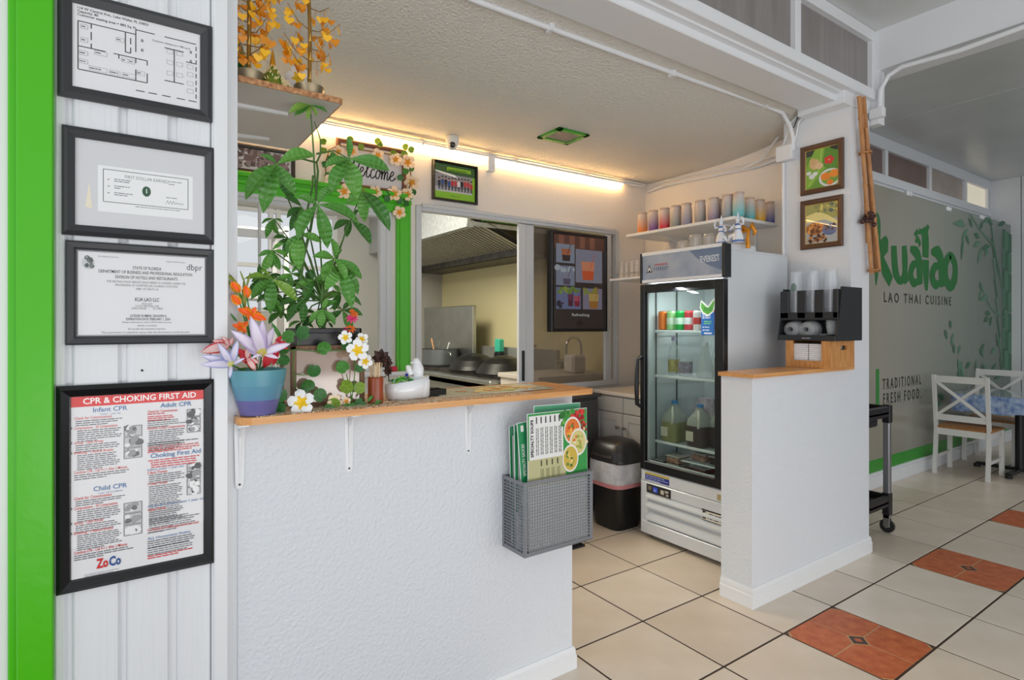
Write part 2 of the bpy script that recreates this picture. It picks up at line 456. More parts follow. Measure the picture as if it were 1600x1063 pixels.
# side wall behind the fridge
b = B(); b.box((XS, 2.07, 0), (XS+0.12, YW+0.15, 2.9)); obj('wall_right', b, warm_wall, kind=S)
# service-window wall with its two openings ----------------------------------
wx = [xY(p, YW) for p in (358, 612, 649, 966)]
ZT = 2.19; ZSL = 1.10; ZSR = 0.90; XA = 0.2
b = B(); y0, y1 = YW, YW+0.12
b.box((-0.9, y0, ZT), (XS, y1, 2.9)); b.box((-0.9, y0, 0), (XA, y1, ZT)); b.box((XA, y0, 0), (wx[1], y1, ZSL))
b.box((wx[1], y0, 0), (wx[2], y1, ZT)); b.box((wx[2], y0, 0), (wx[3], y1, ZSR)); b.box((wx[3], y0, 0), (XS, y1, ZT))
wall_back = obj('wall_back', b, warm_wall, kind=S)
# frames
def wframe(name, x0, x1, z0, z1, muls, w=0.04, d=0.05):
    b = B(); ya, yb = YW-0.012, YW+d
    b.cbox((x0, ya, z0), (x0+w, yb, z1), 0.003); b.cbox((x1-w, ya, z0), (x1, yb, z1), 0.003)
    b.cbox((x0+w, ya, z1-w*0.9), (x1-w, yb, z1), 0.003); b.cbox((x0+w, ya, z0), (x1-w, yb, z0+w), 0.003)
    b.cbox((x0+w, ya-0.012, z1-w*0.35), (x1-w, ya, z1+0.012), 0.003)
    return b
wn = thing('window_1', (wx[2], YW, ZSR), None, None); tag(wn, 'sliding service window beside the menu screen', None, None, S)
b = wframe('f', wx[2], wx[3], ZSR, ZT, [])
xm0, xm1 = xY(815, YW), xY(831, YW)
b.cbox((xm0-0.03, YW-0.008, ZSR+0.04), (xm0+0.035, YW+0.02, ZT-0.04), 0.003); b.cbox((xm0+0.04, YW+0.0, ZSR+0.04), (xm1+0.02, YW+0.045, ZT-0.04), 0.003)
b.cbox((xY(946, YW), YW, ZSR+0.04), (xY(955, YW), YW+0.03, ZT-0.04), 0.003)
obj('window_frame', shifted(b, wn.location), alu, wn)
b = B(); b.box((xm1+0.02, YW+0.022, ZSR+0.04), (wx[3]-0.04, YW+0.027, ZT-0.04)); obj('pane', shifted(b, wn.location), glassmat('service_glass', (205, 200, 196), 1.5, 1.3, haze=0.32, hazec=(150, 138, 126)), wn)  # grey-brown veil paints the pane's reflections as a flat colour
b = B(); b.cbox((xm0-0.004, YW-0.018, 0.985), (xm0+0.018, YW-0.006, 1.21), 0.003); obj('pull_handle', shifted(b, wn.location), blackpl, wn)
wl = thing('window_2', (XA, YW, ZSL), None, None); tag(wl, 'kitchen window behind the money tree', None, None, S)
b = wframe('f', XA, wx[1], ZSL, 2.12, [])
b.cbox((xY(594, YW), YW-0.004, ZSL+0.04), (xY(606, YW), YW+0.045, ZT-0.05), 0.003)
b.cbox((xY(404, YW), YW-0.002, ZSL+0.04), (xY(408, YW), YW+0.02, ZT-0.05), 0.002)
obj('window_frame', shifted(b, wl.location), alu, wl)
b = B(); b.box((XA+0.04, YW+0.022, ZSL+0.04), (xY(594, YW), YW+0.027, ZT-0.05)); obj('pane', shifted(b, wl.location), glassmat('kitchen_glass', (240, 240, 240), 1.5, 1.0), wl)
b = B(); b.cbox((XA, YW-0.05, ZSL-0.022), (wx[2], YW, ZSL+0.004), 0.004); obj('window_sill', shifted(b, wl.location), trimw, wl)
# green casing
ZH = 2.125
b = B(); xg0, xg1 = xY(618, YW), xY(640, YW)
b.cbox((xg0, YW-0.022, ZSL+0.004), (xg1, YW, ZH+0.0), 0.003); b.cbox((xg0+0.018, YW-0.03, ZSL+0.004), (xg1-0.018, YW-0.02, ZH), 0.003)
b.cbox((XA-0.05, YW-0.022, ZH-0.005), (xg1, YW, ZH+0.115), 0.003); b.cbox((XA-0.05, YW-0.036, ZH+0.05), (xg1, YW-0.02, ZH+0.075), 0.004)
b.cbox((XA-0.05, YW-0.045, ZH+0.09), (xg1+0.006, YW-0.02, ZH+0.118), 0.004)
obj('trim_2', b, green, kind=S, label='green painted casing around the kitchen window')
# ceilings ------------------------------------------------------------------
def cz(y): return 2.622+0.135*(max(0.0, (2.85-y))/0.95)**2 if y < 2.85 else 2.622
b = B(); ys = [1.88+i*(YW+0.05-1.88)/16 for i in range(17)]
vs = []; fs = []
for y in ys: vs += [(-1.2, y, cz(y)), (XS+0.02, y, cz(y))]
for i in range(16): fs.append((2*i, 2*i+1, 2*i+3, 2*i+2))
b.add(vs, fs, 0, True)
obj('ceiling', b, popcorn, kind=S)
b = B(); b.box((-1.6, -3.4, 3.20), (9.1, 2.6, 3.24)); b.box((-1.2, YW, 2.9), (4.2, 7.2, 2.94)); b.box((-1.2, 1.7, 2.9), (4.0, YW+0.02, 2.93))
obj('ceiling_dining', b, ceilw, kind=S)
# seam on the dining ceiling is a cover strip
b = B(); sx_ = P(1450, 174, Z=3.2).x; b.box((sx_, -2, 3.196), (sx_+0.015, 2.5, 3.2)); obj('trim_3', b, ceilw, kind=S)
# header beam over the counter
b = B(); b.cbox((-1.2, 1.70, 2.728), (3.62, 1.905, 2.80), 0.004); b.box((-1.2, 1.74, 2.79), (3.82, 1.9, 2.95))
b.cbox((-1.2, 1.665, 2.765), (3.82, 1.75, 2.80), 0.003)
b.cbox((-1.2, 1.615, 2.775), (3.85, 1.70, 2.838), 0.004)
b.cbox((3.50, 1.648, 2.70), (3.826, 1.93, 2.79), 0.003)
obj('ceiling_beam', b, trimw, kind=S, label='white boxed beam over the counter')
# clerestory over the beam
frost = mat('frosted_clerestory_glass', (148, 142, 140), 0.35, noise=0.12, nscale=3, stretch=(6, 1, 0.6), spec=0.5)
cl = thing('window_3', (2.0, 1.64, 2.84), None, None); tag(cl, None, None, None, S)
b = B(); b.cbox((-0.2, 1.62, 3.137), (3.83, 1.69, 3.2), 0.004)
for x in (0.25, 1.16, 2.06, 2.96): b.cbox((x-0.026, 1.625, 2.836), (x+0.026, 1.68, 3.14), 0.003)
b.cbox((3.80, 1.625, 2.836), (3.83, 1.68, 3.14), 0.003); obj('window_frame', shifted(b, cl.location), trimw, cl)
for x0, x1 in ((0.27, 1.14), (1.18, 2.04), (2.08, 2.94), (2.98, 3.81)):
    b = B(); b.box((x0, 1.655, 2.836), (x1, 1.662, 3.14)); obj('pane', shifted(b, cl.location), frost, cl)
# cross beam
b = B(); b.cbox((3.83, -3.4, 2.955), (4.05, 1.66, 3.22), 0.004); b.cbox((3.83, 1.60, 2.63), (3.90, 1.67, 2.96), 0.003)
obj('ceiling_cross_beam', b, trimw, kind=S, label='white cross beam at the upper right')
# dining room wall with clerestory, acrylic sign wall ----------------------------
YG, YD, XF = 2.29, 2.50, 9.0
b = B(); b.box((3.92, YD, 0), (XF, YD+0.1, 2.77)); b.cbox((3.92, YD-0.015, 2.755), (XF, YD+0.1, 2.842), 0.004)
b.cbox((3.92, YD-0.015, 3.085), (XF, YD+0.1, 3.2), 0.004)
obj('wall_dining', b, white_paint, kind=S)
c2 = thing('window_4', (6.0, YD, 2.84), None, None); tag(c2, None, None, None, S)
b = B()
xs = [5.1, 6.12, 7.16, 8.18, 8.93]
for x in xs: b.cbox((x-0.03, YD-0.01, 2.84), (x+0.03, YD+0.06, 3.088), 0.003)
obj('window_frame', shifted(b, c2.location), trimw, c2)
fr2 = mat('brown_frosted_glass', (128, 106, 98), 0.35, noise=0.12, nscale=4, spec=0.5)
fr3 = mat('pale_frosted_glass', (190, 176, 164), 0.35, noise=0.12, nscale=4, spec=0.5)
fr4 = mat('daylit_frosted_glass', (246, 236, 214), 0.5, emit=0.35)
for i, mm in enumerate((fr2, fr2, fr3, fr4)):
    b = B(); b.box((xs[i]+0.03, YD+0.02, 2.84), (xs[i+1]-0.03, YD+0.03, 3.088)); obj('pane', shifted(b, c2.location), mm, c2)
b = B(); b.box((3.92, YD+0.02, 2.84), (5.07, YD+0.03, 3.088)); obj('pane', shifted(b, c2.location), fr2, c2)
# far wall of boards
b = B(); b.box((XF+0.012, -3.4, 0), (XF+0.1, YD+0.1, 3.2)); wf = obj('wall_far', b, grout, kind=S); wf.data.materials[0] = mat('shadow_gap', (120, 122, 122), 0.8)
yy = YD
k = 0
while yy > 0.1:
    b = B(); b.cbox((XF, yy-0.297, 0), (XF+0.02, yy, 3.2), 0.004); obj('panel', b, white_paint, wf); yy -= 0.305; k += 1
# acrylic partition with the printed sign
pm = bpy.data.materials.new('frosted_sign_acrylic'); pm.use_nodes = True
nt_ = pm.node_tree; N = nt_.nodes; L = nt_.links; bs = N['Principled BSDF']
tc = N.new('ShaderNodeTexCoord'); sp = N.new('ShaderNodeSeparateXYZ'); mr = N.new('ShaderNodeMapRange'); rp = N.new('ShaderNodeValToRGB')
L.new(tc.outputs['Object'], sp.inputs[0]); L.new(sp.outputs[0], mr.inputs[0]); mr.inputs[1].default_value = 4.2; mr.inputs[2].default_value = 9.0
L.new(mr.outputs[0], rp.inputs[0]); rp.color_ramp.elements[0].color = rgb((160, 150, 126)); rp.color_ramp.elements[1].color = rgb((128, 150, 140))
e = rp.color_ramp.elements.new(0.35); e.color = rgb((158, 156, 144))
L.new(rp.outputs[0], bs.inputs['Base Color']); bs.inputs['Roughness'].default_value = 0.2
n2 = N.new('ShaderNodeTexNoise'); n2.inputs['Scale'].default_value = 30; mp = N.new('ShaderNodeMapping'); mp.inputs['Scale'].default_value = (1, 1, 0.5)
L.new(tc.outputs['Object'], mp.inputs[0]); L.new(mp.outputs[0], n2.inputs['Vector'])
bp = N.new('ShaderNodeBump'); bp.inputs['Strength'].default_value = 0.35; bp.inputs['Distance'].default_value = 0.003; L.new(n2.outputs['Fac'], bp.inputs['Height']); L.new(bp.outputs[0], bs.inputs['Normal'])
tr = N.new('ShaderNodeBsdfTransparent'); mx = N.new('ShaderNodeMixShader'); mr2 = N.new('ShaderNodeMapRange')
L.new(sp.outputs[0], mr2.inputs[0]); mr2.inputs[1].default_value = 5.5; mr2.inputs[2].default_value = 8.6; mr2.inputs[3].default_value = 0.03; mr2.inputs[4].default_value = 0.45
L.new(mr2.outputs[0], mx.inputs[0]); L.new(bs.outputs[0], mx.inputs[1]); L.new(tr.outputs[0], mx.inputs[2])
L.new(mx.outputs[0], N['Material Output'].inputs[0])
sg = thing('sign_partition', (5.5, YG, 0.0), 'frosted see-through partition printed with green restaurant logo and bamboo', 'partition')
b = B(); b.box((3.83, YG, 0.17), (8.98, YG+0.008, 2.62)); obj('frosted_panel', b, pm, sg).location = -sg.location
b = B(); b.cbox((3.83, YG-0.03, 0.0), (8.98, YG+0.05, 0.11), 0.004); b.cbox((3.83, YG-0.02, 0.11), (8.98, YG+0.03, 0.13), 0.003); obj('base_rail', shifted(b, sg.location), white_paint, sg)
b = B(); b.box((3.83, YG-0.003, 0.13), (8.98, YG+0.004, 0.235)); obj('green_band', shifted(b, sg.location), mat('band_green', (52, 150, 48), 0.35), sg)
for px, y in ((1421, 303), (1483, 327), (1535, 340)):
    q = P(px, y, Y=YG-0.01); b = B(); b.cbox((q.x-0.05, YG-0.015, q.z-0.02), (q.x+0.05, YG+0.02, q.z+0.025), 0.006); b.ball((q.x, YG-0.015, q.z), 0.018); obj('clip', shifted(b, sg.location), trimw, sg)
# logo, drawn in its own plane
pr = Pr((0, YG-0.001, 0), (1, 0, 0), (0, 0, 1), (0, -1, 0), 1, 1, step=0.00015)
def LP(cx, cy): q = P(1350+cx*0.2822, 260+cy*0.2822, Y=YG); return (q.x, q.z)
GL = (24, 108, 44)
def stroke(pts, ws, c=GL):
    """brush stroke; widths in metres"""
    p = [Vector(LP(*q)) for q in pts]
    # resample smoothly
    out = []; wv = []
    for i in range(len(p)-1):
        a = p[max(i-1, 0)]; b0 = p[i]; c0 = p[i+1]; d = p[min(i+2, len(p)-1)]
        for t in (0, .25, .5, .75):
            out.append(0.5*((2*b0)+(c0-a)*t+(2*a-5*b0+4*c0-d)*t*t+(3*b0-a-3*c0+d)*t**3)); wv.append(ws[i]+(ws[i+1]-ws[i])*t)
    out.append(p[-1]); wv.append(ws[-1])
    L_ = []; R_ = []
    for i, q in enumerate(out):
        t = (out[min(i+1, len(out)-1)]-out[max(i-1, 0)]); t.normalize(); n = Vector((-t.y, t.x))*wv[i]/2
        L_.append(tuple(q+n)); R_.append(tuple(q-n))
    n = len(L_)
    pr._add(L_+R_, [(i, i+1, n+i+1, n+i) for i in range(n-1)], c); pr.k += 0.2
stroke([(62, 262), (78, 300), (74, 450), (70, 560), (66, 660)], [.03, .08, .10, .09, .01])
stroke([(128, 395), (112, 440), (95, 500)], [.05, .17, .05]); stroke([(95, 495), (115, 570), (150, 640)], [.06, .14, .12])
stroke([(165, 440), (168, 520), (176, 590), (200, 635), (224, 600), (226, 520), (222, 440)], [.11, .12, .12, .07, .10, .12, .10])
stroke([(226, 540), (228, 600), (236, 645)], [.08, .11, .10])
stroke([(256, 458), (290, 480), (305, 530), (308, 600), (312, 655)], [.05, .13, .14, .13, .10])
stroke([(300, 540), (272, 548), (258, 600), (275, 645), (304, 632)], [.04, .09, .11, .09, .05])
stroke([(334, 345), (340, 420), (340, 505)], [.15, .16, .14]); stroke([(341, 518), (343, 600), (346, 688)], [.15, .14, .05])
stroke([(324, 345), (360, 340)], [.02, .02])
stroke([(372, 475), (410, 480), (428, 540), (430, 610), (434, 668)], [.05, .15, .16, .15, .11])
stroke([(422, 550), (392, 560), (376, 610), (396, 655), (424, 642)], [.04, .10, .13, .10, .05])
stroke([(478, 488), (452, 540), (452, 620), (478, 664), (502, 620), (502, 540), (476, 488)], [.08, .13, .14, .11, .14, .13, .08])
for a, c in (((300, 372), (276, 376)), ((305, 390), (282, 422)), ((308, 400), (306, 450)), ((300, 372), (320, 350)), ((300, 360), (290, 365)), ((340, 345), (362, 335))):
    m_ = ((a[0]+c[0])/2, (a[1]+c[1])/2); stroke([a, m_, c], [.0, .07, .0])
INK = (40, 44, 40)
def ptext(t, x0, y0, x1, y1, size, c=INK):
    a = P(x0, y0, Y=YG); q = P(x1, y1, Y=YG)
    pr.text(t, a.x, a.z, size, c, wid=(q.x-a.x), bold=0.01)
ptext('L A O   T H A I   C U I S I N E', 1381, 472, 1486, 478, 0.125)
ptext('T R A D I T I O N A L', 1379, 609, 1439, 606, 0.135)
ptext('F R E S H   F O O D .', 1380, 632, 1439, 628, 0.135)
a = P(1371, 577, Y=YG); q = P(1371, 634, Y=YG); pr.rect(a.x-0.03, q.z, a.x+0.03, a.z, (48, 140, 60))
# bamboo print at the right end
GB = [(66, 112, 86), (92, 134, 110), (56, 96, 76), (100, 142, 116)]
rg = random.Random(9)
for i, (xx, w) in enumerate(((775, .10), (790, .16), (808, .14), (824, .12), (745, .05))):
    for j in range(7):
        y0_ = 350+j*110+i*13; y1_ = y0_+104
        lean = 0 if i < 4 else 26
        stroke([(xx-lean*(1.5-j*.3), y0_), (xx-lean*(1.2-j*.3), (y0_+y1_)/2), (xx-lean*(0.9-j*.3), y1_)], [w, w*.9, w], GB[(i+j) % 2])
def bleaf(x, y, ang, l, c=None, w=.07):
    a = math.radians(ang); x1 = x+l*math.cos(a)*.75; y1 = y-l*math.sin(a)
    stroke([(x, y), ((x+x1)/2, (y+y1)/2-3), (x1, y1)], [.0, w, .0], c or GB[rg.randrange(2)])
stroke([(590, 270), (640, 350), (720, 450), (735, 560), (770, 700), (785, 850)], [.02]*6, GB[1])
stroke([(640, 640), (700, 780), (770, 840)], [.02]*3, GB[1]); stroke([(700, 300), (720, 450), (760, 640)], [.03]*3, GB[0])
for x, y, an, l in ((560, 330, 170, 95), (555, 340, 130, 60), (575, 345, 235, 90), (550, 395, 262, 130), (600, 340, 120, 60), (640, 400, 150, 50), (645, 420, 205, 60), (655, 440, 250, 110),
                    (700, 440, 200, 70), (690, 450, 240, 60), (640, 350, 60, 50), (660, 310, 20, 60), (640, 640, 285, 60), (650, 690, 250, 60), (690, 720, 200, 70), (700, 820, 170, 40), (705, 830, 260, 60),
                    (690, 840, 210, 40), (560, 380, 300, 60), (680, 300, 330, 50), (740, 330, 20, 60), (500, 1040, 100, 60), (520, 1040, 70, 50), (460, 960, 110, 60), (480, 1000, 75, 80),
                    (640, 1040, 60, 70), (660, 1060, 120, 60), (700, 1040, 40, 50), (480, 900, 100, 50), (740, 980, 100, 60), (735, 1000, 70, 50)):
    bleaf(x, y, an, l)
for x, y, an, l in ((520, 1140, 60, 70), (530, 1150, 100, 90), (560, 1200, 110, 130), (545, 1170, 150, 50), (640, 1200, 80, 120), (700, 1160, 60, 80), (690, 1140, 140, 60), (720, 1180, 30, 60),
                    (620, 1150, 90, 80), (430, 1300, 220, 80), (440, 1290, 150, 50), (560, 1120, 40, 50), (680, 1200, 170, 60)):
    bleaf(x, y, an, l)
lg = pr.make('printed_logo', sg, 'green brush-lettered kualao logo, LAO THAI CUISINE, TRADITIONAL FRESH FOOD, bamboo'); lg.location = -sg.location
# =============================================================== THINGS
def wallM(o, face):
    """local x right, y into the wall, z up, for a thing hanging on a wall facing the room"""
    if face == 'Y': return Matrix.Translation(o)
    return Matrix.Translation(o) @ Matrix.Rotation(-math.pi/2, 4, 'Z')
def pictured(name, label, cat, x0, z0, x1, z1, plane, w, d, fm, draw, face='Y', group=None, bg=(232, 232, 235), mat_ins=0.0, bev=0.25, inner=None, tilt=0.0):
    """framed flat picture; x0..x1 run left to right as seen (on a side wall they are depths y)"""
    wd = abs(x1-x0); ht = z1-z0
    t = thing(name, (0, 0, 0), label, cat, group)
    if face == 'Y': t.location = ((x0+x1)/2, plane, z0)
    else: t.location = (plane, (x0+x1)/2, z0); 
    t.rotation_euler = (0, 0, 0 if face == 'Y' else -math.pi/2)
    b = B(); b.frame(-wd/2, 0, wd/2, ht, w, d, 0, bev)
    if inner: b.frame(-wd/2+w*0.72, w*0.72, wd/2-w*0.72, ht-w*0.72, w*0.4, d*0.62, 1, 0.2)
    obj('frame', b, [fm, inner or fm], t)
    b = B(); b.box((-wd/2+w*0.5, -d*0.30, w*0.5), (wd/2-w*0.5, 0, ht-w*0.5)); obj('backing', b, mat('board_%d_%d_%d' % bg, bg, 0.7), t)
    iw = wd-2*w; ih = ht-2*w
    pr = Pr((-iw/2, -d*0.30, w), (1, 0, 0), (0, 0, 1), (0, -1, 0), iw, ih); draw(pr); pr.make('printed_sheet', t)
    b = B(); b.box((-wd/2+w*0.8, -d*0.50, w*0.8), (wd/2-w*0.8, -d*0.46, ht-w*0.8)); obj('glass', b, pglass, t)
    return t
K = (40, 42, 46); RD = (206, 36, 40); BL = (58, 112, 168)
def zat(px, py, Y): return P(px, py, Y=Y).z
YP = YC-0.02
def d_plan(p):
    p.text('114 W Central Ave., Lake Wales, FL 33853', 0.035, 0.945, 0.0085, K, bold=.02); p.text('Capacity: 80', 0.035, 0.905, 0.0085, K, bold=.02); p.text('Customer seating area = 882 Sq. Ft.', 0.035, 0.865, 0.0085, K, bold=.02)
    def L(*a, t=0.0022): p.line(a, t, K)
    p.up()
    L((.04,.80), (.43,.80)); L((.04,.80), (.04,.22)); L((.04,.22), (.56,.22)); L((.04,.5),(.24,.5)); L((.135,.80),(.135,.74)); L((.135,.70),(.135,.60)); L((.135,.56),(.135,.5))
    L((.30,.5), (.56,.5)); L((.39,.80),(.39,.55),(.43,.55),(.43,.62)); L((.43,.66),(.43,.74)); L((.43,.80),(.47,.80)); L((.47,.86),(.47,.58)); L((.47,.86),(.62,.86)); L((.70,.86),(.965,.86))
    L((.56,.5),(.56,.44)); L((.56,.34),(.56,.22)); L((.47,.5),(.47,.44)); L((.47,.36),(.47,.22)); L((.34,.5),(.34,.45))
    for y in (.83, .74, .65, .56, .47, .38, .29, .2): L((.965, y), (.965, y-.06))
    L((.88,.60),(.965,.60)); L((.70,.72),(.86,.72)); L((.70,.30),(.86,.30)); L((.78,.72),(.78,.30)); 
    for x in (.47, .57, .68, .80, .90): L((x,.10),(x+.07,.10))
    G = (140, 142, 146)
    for x, y in ((.72,.66),(.72,.52),(.72,.38),(.80,.66),(.80,.52),(.80,.38),(.89,.52),(.89,.42),(.89,.30),(.89,.20)): p.box(x, y, x+.05, y+.05, .0007, G)
    for x, y, w in ((.06,.72,.05),(.06,.56,.05),(.05,.40,.06),(.05,.30,.06),(.12,.24,.13),(.27,.24,.08),(.37,.24,.10),(.16,.44,.09),(.32,.66,.06),(.48,.30,.06),(.36,.42,.05),(.42,.42,.04)):
        p.box(x, y, x+w, y+.05, .0007, G); p.lines(x+.005, x+w-.005, y+.02, 1, .004, .002, K)
    for y in (.74, .62): p.disc(.52, y, .011, .02, G, 12); p.disc(.92, y, .011, .02, G, 12)
    p.text('Customer seating area = 882 sq. ft.', .60, .77, .0062, K)
def d_dollar(p):
    p.poly([(.07,.22),(.12,.20),(.10,.52)], (236, 228, 206)); p.up(); p.rect(.16,.18,.90,.72,(238,239,241)); p.up()
    p.box(.20,.30,.86,.68,.0016,(96,100,100))
    p.text('FIRST DOLLAR EARNED', .53, .60, .012, (120,130,130), 'c', wid=.34)
    p.disc(.525,.47,.034,.062,(42,84,58),20); p.up(); p.text('1', .525, .45, .016, (225,232,226), 'c', bold=.02)
    for y in (.56,.48,.40): p.lines(.23,.26,y,1,.004,.0022,(120,122,126)); p.lines(.28,.42,y+.01,2,.005,.0022,(130,132,136))
    p.lines(.70,.83,.62,2,.007,.002,(140,142,146)); p.lines(.68,.84,.42,1,.007,.002,(140,142,146)); p.line([(.68+.012*i, .355+(.035 if i % 2 else -.01)*(1 if i < 6 else .5)) for i in range(13)], .0008, (90,92,98)); p.lines(.44,.86,.27,1,.004,.002,(150,152,156))
def d_cert(p):
    p.box(.012,.018,.988,.982,.0011,K)
    p.text('STATE OF FLORIDA', .52,.80,.011,K,'c',bold=.012, wid=.22); p.text('DEPARTMENT OF BUSINESS AND PROFESSIONAL REGULATION', .52,.745,.011,K,'c',bold=.01,wid=.72)
    p.text('DIVISION OF HOTELS AND RESTAURANTS', .52,.685,.011,K,'c',bold=.01,wid=.48)
    p.text('THE SEATING FOOD SERVICE (2010) HEREIN IS LICENSED UNDER THE', .52,.635,.0075,(80,82,86),'c',wid=.61)
    p.text('PROVISIONS OF CHAPTER 509, FLORIDA STATUTES', .52,.595,.0075,(80,82,86),'c',wid=.48); p.text('NBR. OF SEATS: 55', .52,.555,.0075,(80,82,86),'c',wid=.17)
    p.text('KUA LAO LLC', .52,.42,.0135,K,'c',bold=.015,wid=.185)
    p.text('KUA LAO', .52,.38,.007,(70,72,76),'c',wid=.08); p.text('114 W CENTRAL AVE', .52,.352,.007,(70,72,76),'c',wid=.18); p.text('LAKE WALES         FL 33853', .52,.324,.007,(70,72,76),'c',wid=.24)
    p.text('LICENSE NUMBER: SEA6309516', .53,.232,.009,K,'c',bold=.01,wid=.28); p.text('EXPIRATION DATE: FEBRUARY 1, 2024', .53,.192,.009,K,'c',bold=.01,wid=.34)
    p.text('Always verify licenses online at MyFloridaLicense.com', .52,.16,.006,(90,92,96),'c',wid=.38); p.text('ISSUED: 01/23/2023', .52,.118,.006,(90,92,96),'c',wid=.15)
    p.text('Do not alter this document in any form.', .52,.080,.0062,K,'c',wid=.29); p.text('This is your license. It is unlawful for anyone other than the licensee to use this document.', .52,.038,.0066,K,'c',wid=.68)
    p.text('dbpr', .835,.82,.024,(86,88,94),'l',wid=.13)
    p.disc(.085,.85,.045,.075,(200,204,206),18); p.up(); p.blobs(.06,.79,.11,.92,14,.005,[(120,126,126),(160,164,164),(90,96,96)])
    p.text('Ron DeSantis, Governor', .155,.925,.005,(110,112,116),'l',wid=.15); p.text('Melanie S. Griffin, Secretary', .67,.905,.005,(110,112,116),'l',wid=.15)
def d_cpr(p):
    p.rect(0,.938,1,1,(222,40,44)); p.up(); p.text('CPR & CHOKING FIRST AID', .09,.952,.021,(250,250,250),'l',bold=.018,wid=.84)
    def head(t, x, y): p.text(t, x, y, .0165, BL, 'c', bold=.012)
    def red(t, x, y, w): p.text(t, x, y, .0098, RD, 'l', bold=.012, wid=w)
    BK = (104, 106, 112)
    def col(x, y, xr, child):
        head(child, x+.25, y); p.text('Under 1 year old' if 'Inf' in child else '1 year old to puberty', x+.25, y-.018, .006, BL, 'c')
        red('Check for Consciousness', x, y-.035, .26); p.lines(x+.01, x+.38, y-.047, 3, .0052, .0024, BK, ragged=.2)
        red('Compressions - 30 Compressions', x, y-.088, .30); p.lines(x+.02, xr, y-.10, 6, .0052, .0024, BK, ragged=.15)
        red('Airway - Open Airway', x, y-.168, .20); p.lines(x+.01, xr, y-.179, 4, .0052, .0024, BK, ragged=.15)
        red('Breathing - 2 Rescue Breaths', x, y-.222, .27); p.lines(x+.02, xr, y-.234, 8, .0050, .0024, BK, ragged=.15)
        red('Continue CPR - Call 9-1-1 After 2 Minutes', x, y-.328, .37); p.lines(x, x+.43, y-.340, 3, .0052, .0024, BK, ragged=.2)
        for yy in (-.085, -.165, -.22): p.rect(x-.03, y+yy, x-.012, y+yy+.012, BK)
        for k in range(3):
            yb = y-.15-k*.063
            p.rect(.375,yb,.51,yb+.06,(64,66,70)); p.up(); p.rect(.38,yb+.003,.505,yb+.057,(196,197,200)); p.up()
            p.blobs(.395,yb+.012,.49,yb+.048,9,.009,[(96,98,102),(228,229,231),(150,152,156)], 7); p.up()
    col(.03, .905, .36, 'Infant CPR'); col(.03, .470, .36, 'Child CPR')
    p.text('Zo', .18,.045,.032,(206,36,40),'l',bold=.04,wid=.085); p.text('Co', .27,.045,.032,(40,84,150),'l',bold=.04,wid=.085); p.up()
    p.lines(.10,.40,.018,2,.004,.0014,(150,152,156))
    x = .55
    head('Adult CPR', x+.22, .905); red('Check for Consciousness', x, .878, .23); p.lines(x,x+.30,.868,1,.005,.0024,RD); p.lines(x,x+.22,.853,3,.005,.0024,RD); p.lines(x,x+.31,.828,4,.0052,.0022,(110,112,116))
    red('Perform Chest Compressions', x, .782, .29); p.lines(x+.01,x+.29,.770,11,.0052,.0024,BK); p.lines(x,x+.41,.700,2,.0055,.0026,BK); red('Continue CPR - Continue CPR as the person wait', x,.672,.40); p.lines(x,x+.42,.66,2,.0052,.0026,RD)
    head('Choking First Aid', x+.22,.618); p.lines(x-.01,x+.42,.60,4,.006,.0026,RD,'c'); p.text('Infants under 1 year old', x,.545,.0085,BL,'l'); red('5 Back Thumps', x,.527,.15); p.lines(x+.01,x+.29,.516,5,.0052,.0024,BK)
    red('5 Chest Thrusts', x,.462,.15); p.lines(x+.01,x+.29,.45,16,.0052,.0024,BK); p.text('Adults & Children over 1 year old', x,.335,.0095,BL,'l',bold=.006); red('Apply Thrusts', x,.315,.14); p.lines(x+.01,x+.29,.303,7,.0052,.0024,BK); p.lines(x+.01,x+.41,.262,7,.0056,.0024,BK)
    red('For PREGNANT WOMEN, apply chest thrusts instead', x,.198,.40); p.lines(x,x+.17,.186,1,.005,.0026,BK); p.text('ALL Unconscious Victims', x,.150,.0095,BL,'l',bold=.006); p.lines(x,x+.42,.137,4,.0056,.0024,BK); p.lines(x,x+.42,.098,4,.0056,.0022,(110,112,116)); p.lines(x,x+.42,.052,2,.0056,.0026,RD)
    for yb, n in ((.745,3),(.375,4)):
        for k in range(n):
            y_ = yb+k*.047; p.rect(.855,y_,.965,y_+.044,(64,66,70)); p.up(); p.rect(.86,y_+.003,.96,y_+.041,(206,207,210)); p.up(); p.blobs(.875,y_+.01,.945,y_+.034,7,.008,[(70,72,76),(236,237,238),(150,152,156)],7); p.up()
def pr_rect(l, r, tl, bl, tr, br):
    x0 = P(l, 0, Y=YP).x; x1 = P(r, 0, Y=YP).x
    return x0, (zat(l, bl, YP)+zat(r, br, YP))/2, x1, (zat(l, tl, YP)+zat(r, tr, YP))/2
a = pr_rect(89, 332, -24, 147, 40, 190)
pictured('framed_floor_plan', 'charcoal framed floor plan drawing, topmost notice on the white panelled wall', 'picture', a[0], a[1], a[2], a[3], YC-0.004, 0.029, 0.016, darkfr, d_plan, bev=.4)
a = pr_rect(96, 337, 193, 366, 231, 382)
pictured('framed_dollar_certificate', 'charcoal framed first dollar certificate, second notice from the top', 'picture', a[0], a[1], a[2], a[3], YC-0.004, 0.026, 0.018, darkfr, d_dollar, bev=.4, bg=(214, 215, 218))
a = pr_rect(102, 336, 376, 541, 389, 535)
pictured('framed_license', 'ridged charcoal frame holding the state restaurant license', 'picture', a[0], a[1], a[2], a[3], YC-0.004, 0.020, 0.014, darkfr, d_cert, bev=.2, inner=mat('frame_ridge', (80, 82, 86), .35))
a = pr_rect(87, 337, 605, 932, 592, 881)
